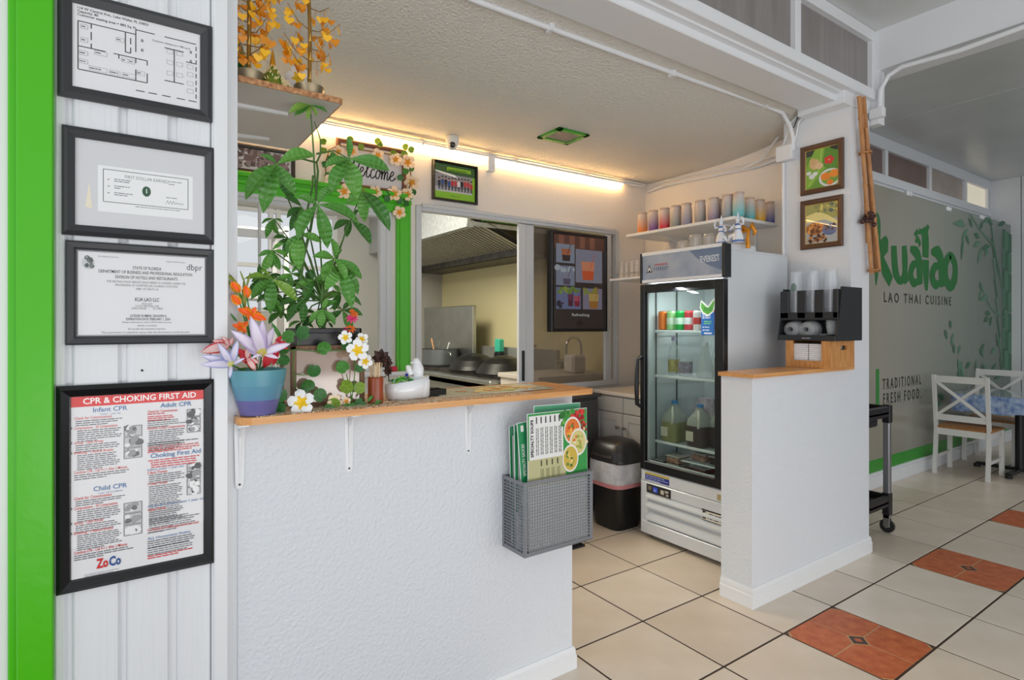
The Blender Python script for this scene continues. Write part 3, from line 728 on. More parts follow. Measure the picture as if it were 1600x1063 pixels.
pictured('framed_first_aid_poster', 'black gloss framed CPR and choking first aid poster with red title bar', 'poster', a[0], a[1], a[2], a[3], YC-0.004, 0.026, 0.02, blackfr, d_cpr, bev=.4, inner=blackfr)
# little nail in the wall
q = P(222, 579, Y=YC-0.005)
b = B(); b.ball((0, 0, 0), .003, 8, 5); obj('nail', b, blackpl, label='tiny dark nail head above the first aid poster', cat='nail', loc=None).location = (q.x, YC-0.006, q.z)
# ---------------------------------------------------------------- counter top
ZC = 1.142
b = B()
def rrect(x0, y0, x1, y1, rs, n=6):
    """rs: radii for corners (x0y0, x1y0, x1y1, x0y1)"""
    pts = []
    for (cx, cy, sx, sy, a0), r in zip(((x0,y0,1,1,180),(x1,y0,-1,1,270),(x1,y1,-1,-1,0),(x0,y1,1,-1,90)), rs):
        for i in range(n+1):
            an = math.radians(a0+90*i/n); pts.append((cx+sx*r+r*math.cos(an), cy+sy*r+r*math.sin(an)))
    return pts
b.prism(rrect(0.276, YF, 1.60, 2.07, (0.045, 0.035, 0.03, 0.01)), 1.1215, ZC)
ct = obj('counter_top', b, wood, label='varnished wooden counter top on the half wall with brackets below', cat='counter', loc=(0.9, 1.9, 1.1215), bevel=0.004)
def bracket(px, ylow, name, label):
    x = P(px, 700, Y=YC).x; z0 = zat(px, ylow, YC-.003)
    t = thing('shelf_bracket', (x, YC, 1.1215), label, 'bracket', 'shelf brackets under the counter')
    h = 1.1215-z0
    b = B(); 
    b.prism([(-.011, -h+.012), (-.007, -h), (.007, -h), (.011, -h+.012), (.014, -.02), (.014, 0), (-.014, 0), (-.014, -.02)], 0.0, 0.003, 0, Matrix.Rotation(math.pi/2, 4, 'X') @ Matrix.Identity(4))
    b.box((-.014, -.065, -.003), (.014, 0, 0))
    b.prism([(-.004, -.0), (-.055, -.002), (-.012, -.04), (-.003, -h+.02)], -.002, .002, 0, Matrix(((0,0,1,0),(1,0,0,0),(0,1,0,0),(0,0,0,1))))
    obj('bracket_body', b, trimw, t)
    for z in (-.02, -h+.012):
        b = B(); b.ball((0, -.005, z), .0032, 8, 4); obj('screw', b, mat('dark_screw', (60, 58, 58), .5), t)
bracket(374, 764, 0, 'white metal bracket at the left end under the counter')
bracket(545, 738, 0, 'middle white metal bracket under the counter')
bracket(731, 710, 0, 'white metal bracket under the counter nearest the menu basket')
# lace runner and placemat
lace = mat('crocheted_lace', (226, 214, 186), .9, noise=.2, nscale=200)
def runner(x0, x1, yf, yb, name, label, m, scal=.018, amp=.012, ):
    b = B(); n = int((x1-x0)/scal*6); r = random.Random(4); z = .0016
    fr = []; 
    for i in range(n+1):
        x = x0+(x1-x0)*i/n; k = abs(math.sin(math.pi*(x-x0)/scal/1.6)); k2 = .35*abs(math.sin(math.pi*(x-x0)/(scal*4)))
        fr.append((x, yf-amp*(k+k2)))
    vs = [(x, y, z) for x, y in fr]+[(x, yb, z) for x, y in fr]+[(x, y, 0) for x, y in fr]; m_ = n+1
    fs = [(i, i+1, m_+i+1, m_+i) for i in range(n)]+[(2*m_+i, 2*m_+i+1, i+1, i) for i in range(n)]
    b.add(vs, fs); L0 = (x0, yf, 0)
    o = obj(name, b, m, label=label, cat='lace runner', loc=L0); o.location = (x0, yf, ZC+.0005); return o
lm = bpy.data.materials.new('lace_mesh'); lm.use_nodes = True; N = lm.node_tree.nodes; L = lm.node_tree.links
tc = N.new('ShaderNodeTexCoord'); vo = N.new('ShaderNodeTexVoronoi'); vo.inputs['Scale'].default_value = 130; L.new(tc.outputs['Object'], vo.inputs['Vector'])
gt = N.new('ShaderNodeMath'); gt.operation = 'GREATER_THAN'; gt.inputs[1].default_value = .52; L.new(vo.outputs['Distance'], gt.inputs[0])
N['Principled BSDF'].inputs['Base Color'].default_value = rgb((240, 226, 200)); N['Principled BSDF'].inputs['Roughness'].default_value = .9
tr = N.new('ShaderNodeBsdfTransparent'); mx = N.new('ShaderNodeMixShader'); iv = N.new('ShaderNodeMath'); iv.operation = 'SUBTRACT'; iv.inputs[0].default_value = 1; 
L.new(gt.outputs[0], iv.inputs[1]); L.new(iv.outputs[0], mx.inputs[0]); L.new(tr.outputs[0], mx.inputs[1]); L.new(N['Principled BSDF'].outputs[0], mx.inputs[2]); L.new(mx.outputs[0], N['Material Output'].inputs[0])
runner(.32, 1.28, YF+.018, 2.0, 'lace_runner', 'cream crocheted lace runner lying along the wooden counter', lm)
t = thing('placemat', (1.22, 1.90, ZC+.0025), 'clear printed placemat with pale green and yellow pattern near the service window', 'placemat')
b = B(); b.prism(rrect(-.26, -.10, .24, .11, (.02,)*4), 0, .0015); obj('mat_sheet', b, mat('placemat_vinyl', (214, 214, 196), .25, spec=.6, coat=.5), t)
pr = Pr((-.26, -.10, .0015), (1, 0, 0), (0, 1, 0), (0, 0, 1), .50, .21)
pr.poly([(.3,.3),(.6,.2),(.95,.4),(.9,.8),(.5,.85)], (222, 200, 138)); pr.up(); pr.blobs(.25,.2,.9,.85,30,.022,[(170,186,110),(216,170,80),(232,226,200),(190,120,70)],8); pr.make('print', t)
t = thing('card_tray', (0.935, 1.905, ZC+.002), 'small black check tray beside the white bird dish', 'tray', rz=.25)
b = B(); b.cbox((-.045, -.05, 0), (.045, .05, .006), .002)
for s_ in (-1, 1):
    b.box((-.05, s_*.05-.003, 0), (.05, s_*.05+.003, .022)); b.box((s_*.05-.003, -.05, 0), (s_*.05+.003, .05, .022))
b.prism([(-.035,-.03),(.035,-.03),(.03,.03),(-.03,.03)], .012, .026); obj('tray_body', b, mat('tray_black', (24, 22, 22), .25), t)
# ---------------------------------------------------------------- blue two tone flower pot
FWD = None
def gpos(px, py, Y, z=None): return P(px, py, Y=Y)
pb = P(403, 645, Z=ZC+.002)       # foot of the pot
Yp = 1.775
pc = V(P(403, 600, Y=Yp).x, Yp, ZC+.002)
fp = thing('artificial_flower_pot', pc, 'blue and violet two-tone flower pot with artificial lilies at the left end of the counter', 'flower pot')
sc_ = 1.62/F
R0, R1, Hh = 27*sc_, 43*sc_, 71*sc_
b = B(); b.lathe([(0, 0), (R0*.98, 0), (R0, .004), (R0+(R1-R0)*.30, Hh*.28), (R0+(R1-R0)*.36, Hh*.34)], n=32, m=1)
b.lathe([(R0+(R1-R0)*.36, Hh*.34), (R0+(R1-R0)*.75, Hh*.66), (R1, Hh), (R1-.004, Hh+.001), (R1-.007, Hh-.004), (R1-.01, Hh*.8), (0, Hh*.8)], n=32, m=0)
obj('pot', b, [ramp_mat('teal_glaze', (96, 142, 176), (98, 164, 176), 0.04, 0.13, .35), mat('violet_glaze', (106, 102, 160), .35)], fp)
GR = mat('artificial_leaf_green', (62, 128, 40), .5); GR2 = mat('olive_leaf', (128, 138, 52), .5)
def basis(a, bq, nrm):
    x = (bq-a); l = x.length; x = x/l; n = nrm-x*nrm.dot(x)
    if n.length < 1e-3: n = x.orthogonal()
    n.normalize(); y = n.cross(x); M = Matrix(((x.x,y.x,n.x,a.x),(x.y,y.y,n.y,a.y),(x.z,y.z,n.z,a.z),(0,0,0,1))); return M, l
def petal_mesh(name, mats, wid=.36, tip=.15, curl=.18, cup=.10, n=6, split=None, edge=None):
    """unit-length petal along +x, mats[0] body, mats[1] base third or edge"""
    b = B(); rows = []
    for i in range(n+1):
        t = i/n; w = wid*math.sin(math.pi*min(1, (t*(1-tip)+.04))**.8)*(1 if t < 1 else .25)
        w = max(w, .015); z = curl*math.sin(math.pi*t*.9)-curl*.9*t*t
        rows.append([(t, -w*.5*1, z+cup*.5), (t, -w*.36, z+cup*.22), (t, 0, z), (t, w*.36, z+cup*.22), (t, w*.5, z+cup*.5)])
    vs = [p for r in rows for p in r]; 
    for i in range(n):
        for j in range(4):
            m = 0
            if edge and j in (0, 3): m = 1
            if split and i < split: m = 1 if not edge else 2
            b.add([rows[i][j], rows[i+1][j], rows[i+1][j+1], rows[i][j+1]], [(0, 1, 2, 3)], m, True)
    me = bpy.data.meshes.new(name); me.from_pydata(b.v, [], b.f)
    for m in mats: me.materials.append(m)
    me.polygons.foreach_set('material_index', b.mi); me.polygons.foreach_set('use_smooth', b.sm)
    import bmesh
    bm = bmesh.new(); bm.from_mesh(me); bmesh.ops.remove_doubles(bm, verts=bm.verts, dist=1e-5); bm.to_mesh(me); bm.free()
    return me
def put(me, name, parent, M, label=None):
    o = bpy.data.objects.new(name, me); COL.objects.link(o); o.parent = parent; o.matrix_local = M
    if label: o['label'] = label
    return o
PL = V(0, 0, 0)
def local(p, t): return p-t.location
lily_b = petal_mesh('petal', [mat('lily_white', (226, 220, 240), .5), mat('lily_blue_edge', (166, 172, 226), .5), mat('lily_throat', (226, 222, 150), .5)], .34, edge=True, split=1, cup=.12)
lily_p = petal_mesh('petal', [mat('lily_pale_violet', (232, 224, 240), .5), mat('lily_violet_edge', (206, 186, 226), .5), mat('lily_throat2', (226, 214, 120), .5)], .34, edge=True, split=1, cup=.12)
pink_p = petal_mesh('petal', [mat('petal_blush', (240, 200, 196), .5), mat('petal_red_edge', (216, 52, 62), .5)], .5, edge=True)
red_p = petal_mesh('petal', [mat('petal_red', (206, 34, 52), .5), mat('petal_pink', (236, 150, 150), .5)], .5, split=2)
org_p = petal_mesh('petal', [mat('petal_orange', (246, 96, 22), .4), mat('petal_yellow_orange', (250, 166, 40), .4)], .62, edge=True, cup=.3)
def tocam(p): return (V(0, 0, CAMH)-p).normalized()
def bloom(t, me, cx, cy, tips, Y, name='petal', seed=0, nose=None, up=.35):
    c = P(cx, cy, Y=Y); r = random.Random(seed); n = tocam(c)
    for i, (x, y) in enumerate(tips):
        L_ = math.hypot(x-cx, y-cy)*1.6/F
        q = P(x, y, Y=Y); q = q + n*L_*r.uniform(.05, .45)
        M, l = basis(local(c, t), local(q, t), n+V(0, 0, .1))
        put(me, name, t, M @ Matrix.Diagonal((l, max(l, .030)*.85, l, 1)))
    return c
def c6(x, y): return 300+x*.25, 420+y*.25
def bl6(me, c, tips, Y, **k): return bloom(fp, me, *c6(*c), [c6(*q) for q in tips], Y, **k)
bl6(lily_b, (245, 600), [(65, 545), (62, 600), (165, 470), (285, 450), (235, 685), (330, 560)], Yp-.07, seed=1)
bl6(lily_p, (440, 530), [(370, 310), (440, 330), (250, 390), (510, 370), (610, 470), (370, 560), (540, 560)], Yp-.055, seed=2)
bl6(lily_p, (450, 545), [(310, 470), (350, 520), (480, 470)], Yp-.05, seed=3)
bl6(pink_p, (230, 480), [(60, 520), (130, 450), (190, 425), (255, 430)], Yp-.02, seed=4)
bl6(red_p, (360, 590), [(290, 500), (330, 540), (390, 630), (300, 560)], Yp-.03, seed=5)
bl6(pink_p, (345, 560), [(400, 640), (350, 480), (420, 590)], Yp-.045, seed=8)
bl6(red_p, (520, 470), [(560, 420), (590, 460), (600, 500), (510, 600), (450, 620)], Yp-.02, seed=6)
bl6(org_p, (370, 290), [(285, 250), (330, 235), (400, 240), (430, 275), (465, 320), (390, 330), (350, 320)], Yp-.02, seed=7)
bl6(org_p, (310, 370), [(250, 350), (290, 330), (350, 330), (340, 400), (280, 385)], Yp-.03, seed=9)
for (x, y, x2, y2) in ((300, 150, 240, 85), (300, 225, 245, 165), (350, 180, 330, 105), (500, 360, 490, 600)):
    pass
for i, (x, y, x2, y2) in enumerate(((298, 148, 246, 82), (302, 222, 248, 165), (345, 182, 335, 105))):
    a = P(*c6(x, y), Y=Yp-.01); q = P(*c6(x2, y2), Y=Yp-.01); n = tocam(a)
    for k in range(3):
        M, l = basis(local(a, fp), local(q, fp), (Matrix.Rotation(2.1*k, 3, (q-a).normalized()) @ n))
        put(org_p, 'bud_petal', fp, M @ Matrix.Diagonal((l, l*.75, l, 1)))
leafm = petal_mesh('leaf', [GR], .22, cup=.06); leafo = petal_mesh('leaf', [GR2], .13, cup=.05)
for m_, pts in ((leafo, [(330, 260, 325, 60), (330, 200, 200, 50), (300, 120, 230, 30), (280, 90, 165, 0), (330, 90, 300, 10), (340, 120, 365, 20)]),
                (leafm, [(560, 440, 500, 340), (350, 620, 290, 630), (540, 600, 500, 560), (280, 330, 240, 280), (430, 620, 500, 590)])):
    for x, y, x2, y2 in pts:
        a = P(*c6(x, y), Y=Yp); q = P(*c6(x2, y2), Y=Yp); M, l = basis(local(a, fp), local(q, fp), tocam(a)); put(m_, 'leaf', fp, M @ Matrix.Diagonal((l, l, l, 1)))
b = B()
for x, y in ((300, 150), (302, 222), (345, 182), (370, 290), (245, 600), (440, 530), (310, 370), (230, 480), (360, 590), (520, 470)):
    q = local(P(*c6(x, y), Y=Yp-.01), fp); b.tube([(0, 0, Hh*.75), (q.x*.4, q.y*.3, Hh*.75+(q.z-Hh*.75)*.5), tuple(q)], .0022, 6)
obj('stems', b, GR, fp)
b = B(); b.lathe([(0, Hh*.84), (R1*.88, Hh*.82)], n=20); obj('moss', b, mat('dark_moss', (58, 84, 34), .9, noise=.5, nscale=60), fp)
# ---------------------------------------------------------------- mirrored planter box with the money tree
YB0 = 1.83
x0 = P(455, 600, Y=YB0).x; x1 = P(570, 600, Y=YB0).x; zt = P(500, 540, Y=YB0).z
cxp = (x0+x1)/2
pl = thing('wooden_planter_box', (cxp, YB0+.075, ZC+.002), 'square wood-cornered planter with glossy panels holding the money tree', 'planter')
w2 = (x1-x0)/2; hb = zt-ZC-.002; dd = .15
oldw = mat('weathered_wood', (150, 112, 84), .6, noise=.35, nscale=10, stretch=(12, 12, 1)); mirr = mat('taupe_reflection_panel', (168, 142, 124), .08, spec=.9, coat=1.0)  # panel taupe is the mirrored surroundings put into the colour
b = B()
for sx in (-1, 1):
    for sy in (-1, 1): b.cbox((sx*w2-sx*.016, sy*dd/2-sy*.016, 0), (sx*w2, sy*dd/2, hb), .002)
for sy in (-1, 1): b.cbox((-w2, sy*dd/2-sy*.014, hb-.014), (w2, sy*dd/2, hb), .002); b.cbox((-w2, sy*dd/2-sy*.014, 0), (w2, sy*dd/2, .012), .002)
for sx in (-1, 1): b.cbox((sx*w2-sx*.014, -dd/2, hb-.014), (sx*w2, dd/2, hb), .002)
obj('box_frame', b, oldw, pl)
b = B()
for sy in (-1, 1): b.box((-w2+.012, sy*(dd/2-.006)-.001, .008), (w2-.012, sy*(dd/2-.006)+.001, hb-.01))
for sx in (-1, 1): b.box((sx*(w2-.006)-.001, -dd/2+.01, .008), (sx*(w2-.006)+.001, dd/2-.01, hb-.01))
obj('glossy_panel', b, mirr, pl)
mt = thing('money_tree', (cxp+.004, YB0+.075, ZC+.002+.02), 'tall green money tree with star shaped leaf clusters in a black square pot', 'plant')
mz = mt.location.z
b = B(); zb = hb+.0; ph = .055
b.prism([(-w2+.012,-.062),(w2-.012,-.062),(w2-.012,.062),(-w2+.012,.062)], .0, .03)
b.add([(-w2+.024,-.052,0),(w2-.024,-.052,0),(w2-.024,.052,0),(-w2+.024,.052,0),(-w2+.014,-.066,hb+.03),(w2-.014,-.066,hb+.03),(w2-.014,.066,hb+.03),(-w2+.014,.066,hb+.03)], [(0,1,5,4),(1,2,6,5),(2,3,7,6),(3,0,4,7)])
b.cbox((-w2+.012,-.068,hb+.018), (w2-.012,-.060,hb+.034), .002); b.cbox((-w2+.012,.060,hb+.018), (w2-.012,.068,hb+.034), .002)
b.cbox((-w2+.012,-.068,hb+.018), (-w2+.02,.068,hb+.034), .002); b.cbox((w2-.02,-.068,hb+.018), (w2-.012,.068,hb+.034), .002)
obj('nursery_pot', b, blackpl, mt)
b = B(); b.box((-w2+.02,-.062,hb), (w2-.02,.062,hb+.022))
r = random.Random(1)
for i in range(60): b.ball((r.uniform(-w2+.03, w2-.03), r.uniform(-.055, .055), hb+.024), r.uniform(.004, .009), 6, 4, 0)
o = obj('potting_soil', b, mat('bark_soil', (96, 66, 48), .9, noise=.5, nscale=60), mt); o['kind'] = 'stuff'
LG = []
for nm, c, c2 in (('a', (88, 150, 60), (66, 128, 46)), ('b', (104, 164, 68), (80, 142, 50)), ('c', (68, 126, 48), (50, 104, 38)), ('d', (138, 172, 68), (104, 152, 50))):
    m = mat('money_leaf_'+nm, c, .32, noise=.2, nscale=30, c2=c2, spec=.5); nt_ = m.node_tree
    m.node_tree.nodes['Principled BSDF'].inputs['Subsurface Weight'].default_value = 0.0
    wv = nt_.nodes.new('ShaderNodeTexWave'); wv.inputs['Scale'].default_value = 2.4; wv.inputs['Distortion'].default_value = 0; tcn = nt_.nodes.new('ShaderNodeTexCoord')
    wv.bands_direction = 'X'; nt_.links.new(tcn.outputs['Object'], wv.inputs['Vector']); bpn = nt_.nodes.new('ShaderNodeBump'); bpn.inputs['Strength'].default_value = .25; bpn.inputs['Distance'].default_value = .05
    nt_.links.new(wv.outputs['Fac'], bpn.inputs['Height']); nt_.links.new(bpn.outputs[0], nt_.nodes['Principled BSDF'].inputs['Normal'])
    LG.append(m)
vein = mat('leaf_midrib', (128, 176, 92), .5)
def leaflet(m, wid, arch, fold):
    b = B(); n = 9; rows = []
    for i in range(n+1):
        t = i/n; w = wid*(math.sin(math.pi*t**1.15)**.85)*.5 if 0 < t < 1 else .004
        z = arch*(math.sin(math.pi*t*.8)-t*.75)
        rows.append([(t, -w, z+fold*w*1.2), (t, -w*.5, z+fold*w*.75), (t, 0, z), (t, w*.5, z+fold*w*.75), (t, w, z+fold*w*1.2)])
    vs = [p for r_ in rows for p in r_]; fs = [(i*5+j, (i+1)*5+j, (i+1)*5+j+1, i*5+j+1) for i in range(n) for j in range(4)]
    b.add(vs, fs, 0, True)
    b.tube([(i/n, 0, arch*(math.sin(math.pi*i/n*.8)-i/n*.75)+.004) for i in range(0, n+1)], [.006]+[.004]*(n-1)+[.002], 4, 1)
    me = bpy.data.meshes.new('leaf'); me.from_pydata(b.v, [], b.f); me.materials.append(m); me.materials.append(vein)
    me.polygons.foreach_set('material_index', b.mi); me.polygons.foreach_set('use_smooth', b.sm); return me
LM = [leaflet(LG[i % 4], .32+.05*(i % 3), .16+.05*(i % 2), .35) for i in range(8)]
r = random.Random(11)
stems = B()
def cluster(cx, cy, tips, dY, kinds=(0, 1, 2), stem=None, wide=1.0):
    Y = mt.location.y+dY
    c = P(cx, cy, Y=Y); n = tocam(c)
    for (x, y) in tips:
        q = P(x, y, Y=Y); l0 = (q-c).length
        q = q+n*l0*r.uniform(-.15, .35)
        nn = (n*.75+V(0, 0, .55)+V(r.uniform(-.35, .35), r.uniform(-.35, .35), r.uniform(-.2, .2)))
        M, l = basis(c-mt.location, q-mt.location, nn)
        put(LM[r.choice(kinds)], 'leaf', mt, M @ Matrix.Diagonal((l, l*wide, l, 1)))
    base = stem or (505, 470)
    s = P(base[0], base[1], Y=mt.location.y); a = s-mt.location; e = c-mt.location
    mid = a.lerp(e, .55)+V(0, 0, .02)
    stems.tube([tuple(a), tuple(mid), tuple(e)], [.0032, .0026, .0018], 6)
def c5(x, y): return 300+x*.2258, 200+y*.2258
def c4(x, y): return 340+x*.2258, y*.2258
def cl5(c, tips, dY, **k): cluster(*c5(*c), [c5(*t) for t in tips], dY, **k)
def cl6(c, tips, dY, **k): cluster(*c6(*c), [c6(*t) for t in tips], dY, **k)
A_ = (0, 4, 1, 5); D_ = (2, 6, 1); Y_ = (3, 7, 0)
cl5((870, 530), [(1160, 662), (940, 835), (728, 775), (960, 400), (730, 470)], -.06, kinds=A_)
cl5((590, 250), [(472, 185), (855, 188), (370, 490), (492, 580), (722, 470)], -.05, kinds=A_, stem=c5(860, 240))
cl5((1085, 215), [(1080, 58), (1368, 292), (1142, 488), (955, 455), (918, 265)], -.05, kinds=A_, stem=c5(860, 180))
cl5((1178, 440), [(1368, 705), (1195, 650), (1068, 530), (1330, 560)], .0, kinds=D_)
cl5((760, 548), [(655, 622), (678, 712), (640, 480), (770, 700)], .02, kinds=D_)
cl5((568, 628), [(480, 665), (512, 762), (600, 742), (632, 655)], .05, kinds=A_)
cl5((555, 848), [(458, 888), (483, 998), (550, 975), (608, 985), (668, 895), (640, 800)], -.04, kinds=A_)
cl5((985, 905), [(1180, 1042), (1065, 1062), (905, 1062), (838, 888), (1038, 838), (960, 760)], -.03, kinds=A_)
cl5((1100, 640), [(1240, 806), (1070, 757), (980, 705), (1160, 560)], .03, kinds=D_)
cl5((742, 735), [(742, 982), (650, 868), (700, 960), (900, 790), (720, 640)], -.05, kinds=A_)
cl5((600, 330), [(550, 455), (700, 500), (640, 430), (500, 340)], .05, kinds=D_)
cl5((660, 760), [(590, 830), (560, 760), (720, 830), (640, 900)], .05, kinds=D_)
cluster(*c4(640, 728), [c4(492, 782), c4(528, 800), c4(620, 830), c4(688, 808), c4(762, 777), c4(600, 735)], -.03, kinds=Y_, stem=c5(858, 460))
cl6((500, 62), [(370, 190), (490, 282), (658, 200), (330, 60), (450, 200), (420, 10)], -.05, kinds=Y_)
cl6((930, 0), [(1062, 62), (830, 132), (950, 150), (1000, 242), (800, 20), (1040, 160)], -.03, kinds=A_)
cl6((700, 190), [(590, 335), (692, 345), (775, 160), (640, 280), (540, 230)], .0, kinds=D_)
cl6((815, 255), [(730, 335), (800, 372), (895, 352), (905, 200), (850, 180)], -.02, kinds=A_)
cl6((560, 270), [(480, 345), (440, 250), (600, 330), (520, 190)], .03, kinds=D_)
cl6((760, 70), [(640, 130), (700, 190), (850, 110), (740, 0), (880, 40)], .0, kinds=D_)
cl6((620, 30), [(520, 100), (600, 150), (700, 60), (560, -20), (690, -20)], .0, kinds=A_)
cl6((430, 60), [(330, 60), (360, 170), (500, 20), (420, -30)], .04, kinds=D_)
cl6((690, 330), [(600, 370), (650, 400), (760, 370), (740, 300)], .03, kinds=D_)
cl6((850, 330), [(790, 370), (880, 370), (900, 300)], .02, kinds=D_)
for i in range(9):
    x = r.uniform(410, 560); y = r.uniform(430, 492)
    cluster(x, y, [(x+r.uniform(22, 36)*math.cos(a_+r.uniform(-.3, .3)), y+r.uniform(14, 30)*math.sin(a_)+8) for a_ in [k*1.25+i for k in range(5)]], r.uniform(.03, .14), kinds=D_)
# trunk and long stems
tk = P(505, 520, Y=mt.location.y)-mt.location
for dx in (-.012, 0, .012):
    stems.tube([(tk.x+dx, dx*.5, hb), (tk.x-dx*.6, -dx*.5, hb+.06), (tk.x+dx*.5, dx*.5, hb+.13), (tk.x, 0, hb+.2)], [.008, .007, .007, .005], 8)
pts = [P(*c5(*q), Y=mt.location.y-.01)-mt.location for q in ((750, 1050), (770, 900), (820, 700), (860, 460), (872, 300), (862, 240), (890, 180), (888, 80), (870, 20), (845, -45))]
stems.tube([tuple(p) for p in pts], [.006, .005, .0045, .004, .0035, .0032, .003, .0022, .002, .0015], 8)
stems.tube([tuple(P(*c5(*q), Y=mt.location.y)-mt.location) for q in ((740, 1050), (750, 850), (780, 650), (830, 420), (838, 330))], .0035, 6)
obj('stems', stems, mat('money_stem', (74, 112, 48), .55), mt)
# ---------------------------------------------------------------- plumeria garland around the planter
plm = None
def flower_mesh(name, c_out, c_in, seed=0, broad=.95):
    b = B(); r_ = random.Random(seed)
    for k in range(5):
        a0 = 2*math.pi*k/5; R = Matrix.Rotation(a0, 4, 'Z') @ Matrix.Rotation(-.25, 4, 'Y')
        n = 6; rows = []
        for i in range(n+1):
            t = i/n; w = broad*.5*(.25+.75*t**.6)*(1-t**5)**.5 if t < 1 else .01; z = .10*math.sin(math.pi*t)
            rows.append([(t, -w, z+.05), (t, 0, z), (t, w, z-.05)])
        for i in range(n):
            for j in range(2): b.add([rows[i][j], rows[i+1][j], rows[i+1][j+1], rows[i][j+1]], [(0,1,2,3)], 1 if i < 2 or (i == 2 and j == 1) else 0, True, R)
    b.ball((0, 0, .04), .07, 8, 5, 1)
    me = bpy.data.meshes.new(name); me.from_pydata(b.v, [], b.f); me.materials.append(mat('petal_%d_%d_%d' % c_out, c_out, .5)); me.materials.append(mat('centre_%d_%d_%d' % c_in, c_in, .5))
    me.polygons.foreach_set('material_index', b.mi); me.polygons.foreach_set('use_smooth', b.sm); return me
FM = flower_mesh('flower', (244, 244, 246), (240, 200, 30)); FMc = flower_mesh('flower', (248, 222, 190), (236, 160, 40))
def round_leaf(c):
    b = B(); n = 14
    vs = [(0, 0, -.12)]+[(math.cos(2*math.pi*i/n)*(1 if i else .72), math.sin(2*math.pi*i/n), .05*math.cos(4*math.pi*i/n)) for i in range(n)]
    vs += [(math.cos(2*math.pi*i/n)*.5, math.sin(2*math.pi*i/n)*.5, -.06) for i in range(n)]
    fs = [(0, n+1+i, n+1+(i+1) % n) for i in range(n)]
    b.add(vs, fs, 0, True); b.add(vs, [(n+1+i, 1+i, 1+(i+1) % n, n+1+(i+1) % n) for i in range(n)], 0, True)
    for i in (0, 3, 5, 9, 11): b.add([(0, 0, -.10), (vs[1+i][0]*.8, vs[1+i][1]*.8-.025, .0), (vs[1+i][0]*.8, vs[1+i][1]*.8+.025, .0)], [(0, 1, 2)], 1)
    me = bpy.data.meshes.new('leaf'); me.from_pydata(b.v, [], b.f); me.materials.append(mat('rl_%d_%d_%d' % c, c, .45, noise=.25, nscale=3)); me.materials.append(mat('rl2_%d_%d_%d' % c, tuple(min(255, int(x*1.15+10)) for x in c), .45))
    me.polygons.foreach_set('material_index', b.mi); me.polygons.foreach_set('use_smooth', b.sm); return me
RL = [round_leaf((74, 148, 50)), round_leaf((52, 122, 44)), round_leaf((132, 170, 40))]
gar = thing('plumeria_garland', (cxp, YB0-.03, ZC+.004), 'artificial garland of white plumerias and round leaves draped over the planter box', 'garland')
rr = random.Random(21)
def place_round(me, name, t, px, py, rad_px, Y, tilt=.35, dist=1.75):
    c = P(px, py, Y=Y); n = tocam(c)+V(rr.uniform(-tilt, tilt), rr.uniform(-tilt, tilt)*.4, rr.uniform(-tilt, tilt)); n.normalize()
    x = n.cross(V(0, 0, 1)).normalized(); x = (Matrix.Rotation(rr.uniform(0, 6.28), 3, n) @ x); y = n.cross(x)
    s_ = rad_px*(c-V(0, 0, CAMH)).dot(V(FX, FY, 0))/F; c = c-t.location
    put(me, name, t, Matrix(((x.x*s_, y.x*s_, n.x*s_, c.x), (x.y*s_, y.y*s_, n.y*s_, c.y), (x.z*s_, y.z*s_, n.z*s_, c.z), (0,0,0,1))))
YG_ = YB0-.022
for x, y, rd, k, dy in ((605, 425, 42, 0, -.02), (695, 400, 46, 1, -.01), (825, 498, 44, 0, 0), (970, 475, 36, 1, 0), (762, 638, 42, 1, 0), (725, 735, 44, 1, 0), (942, 615, 42, 0, 0), (965, 738, 45, 2, 0),
                      (1048, 745, 38, 2, 0), (572, 505, 34, 1, -.03), (572, 570, 38, 1, -.03), (550, 790, 46, 1, -.03), (537, 872, 46, 1, -.035), (800, 790, 44, 1, -.01), (885, 848, 42, 2, -.02), (855, 885, 40, 0, -.03),
                      (985, 878, 44, 0, -.03), (1050, 845, 36, 1, -.02), (1045, 620, 30, 1, 0), (1085, 460, 18, 2, 0)):
    px, py = c6(x, y); place_round(RL[k], 'leaf', gar, px, py, rd*.25, YG_+dy)
for x, y, rd, dy in ((685, 838, 88, -.045), (1035, 512, 75, -.03), (960, 432, 48, -.015), (1082, 580, 50, -.02), (1060, 440, 45, 0)):
    px, py = c6(x, y); place_round(FM, 'flower', gar, px, py, rd*.25, YG_+dy, .2)
place_round(FMc, 'flower', gar, *c6(890, 835), 13, YG_-.01); place_round(FMc, 'flower', gar, *c6(965, 830), 8, YG_-.01)
b = B()
def strand(pts, Y=YG_+.004, r_=.0016): b.tube([tuple(P(*c6(*q), Y=Y)-gar.location) for q in pts], r_, 6)
strand([(610, 520), (640, 505), (780, 520), (940, 510), (1010, 500)]); strand([(640, 505), (632, 620), (645, 740), (680, 800)]); strand([(660, 480), (690, 410)]); strand([(640, 660), (700, 665), (750, 640)])
strand([(1010, 500), (1020, 620), (1010, 740), (1000, 800), (1000, 850)]); strand([(560, 800), (620, 840), (760, 880), (900, 860), (1040, 850), (1150, 835), (1190, 850)]); strand([(600, 850), (560, 880)]); strand([(965, 660), (990, 760), (1000, 860)])
strand([(1090, 450), (1100, 560), (1080, 640)]); obj('vine', b, GR, gar)
b = B()
for x, y, x2, y2 in ((1100, 830, 1130, 790), (1140, 845, 1190, 815), (1120, 840, 1145, 865)):
    a = P(*c6(x, y), Y=YG_-.03); q = P(*c6(x2, y2), Y=YG_-.03); M, l = basis(local(a, gar), local(q, gar), tocam(a)); put(leafm, 'leaf', gar, M @ Matrix.Diagonal((l, l*1.8, l, 1)))
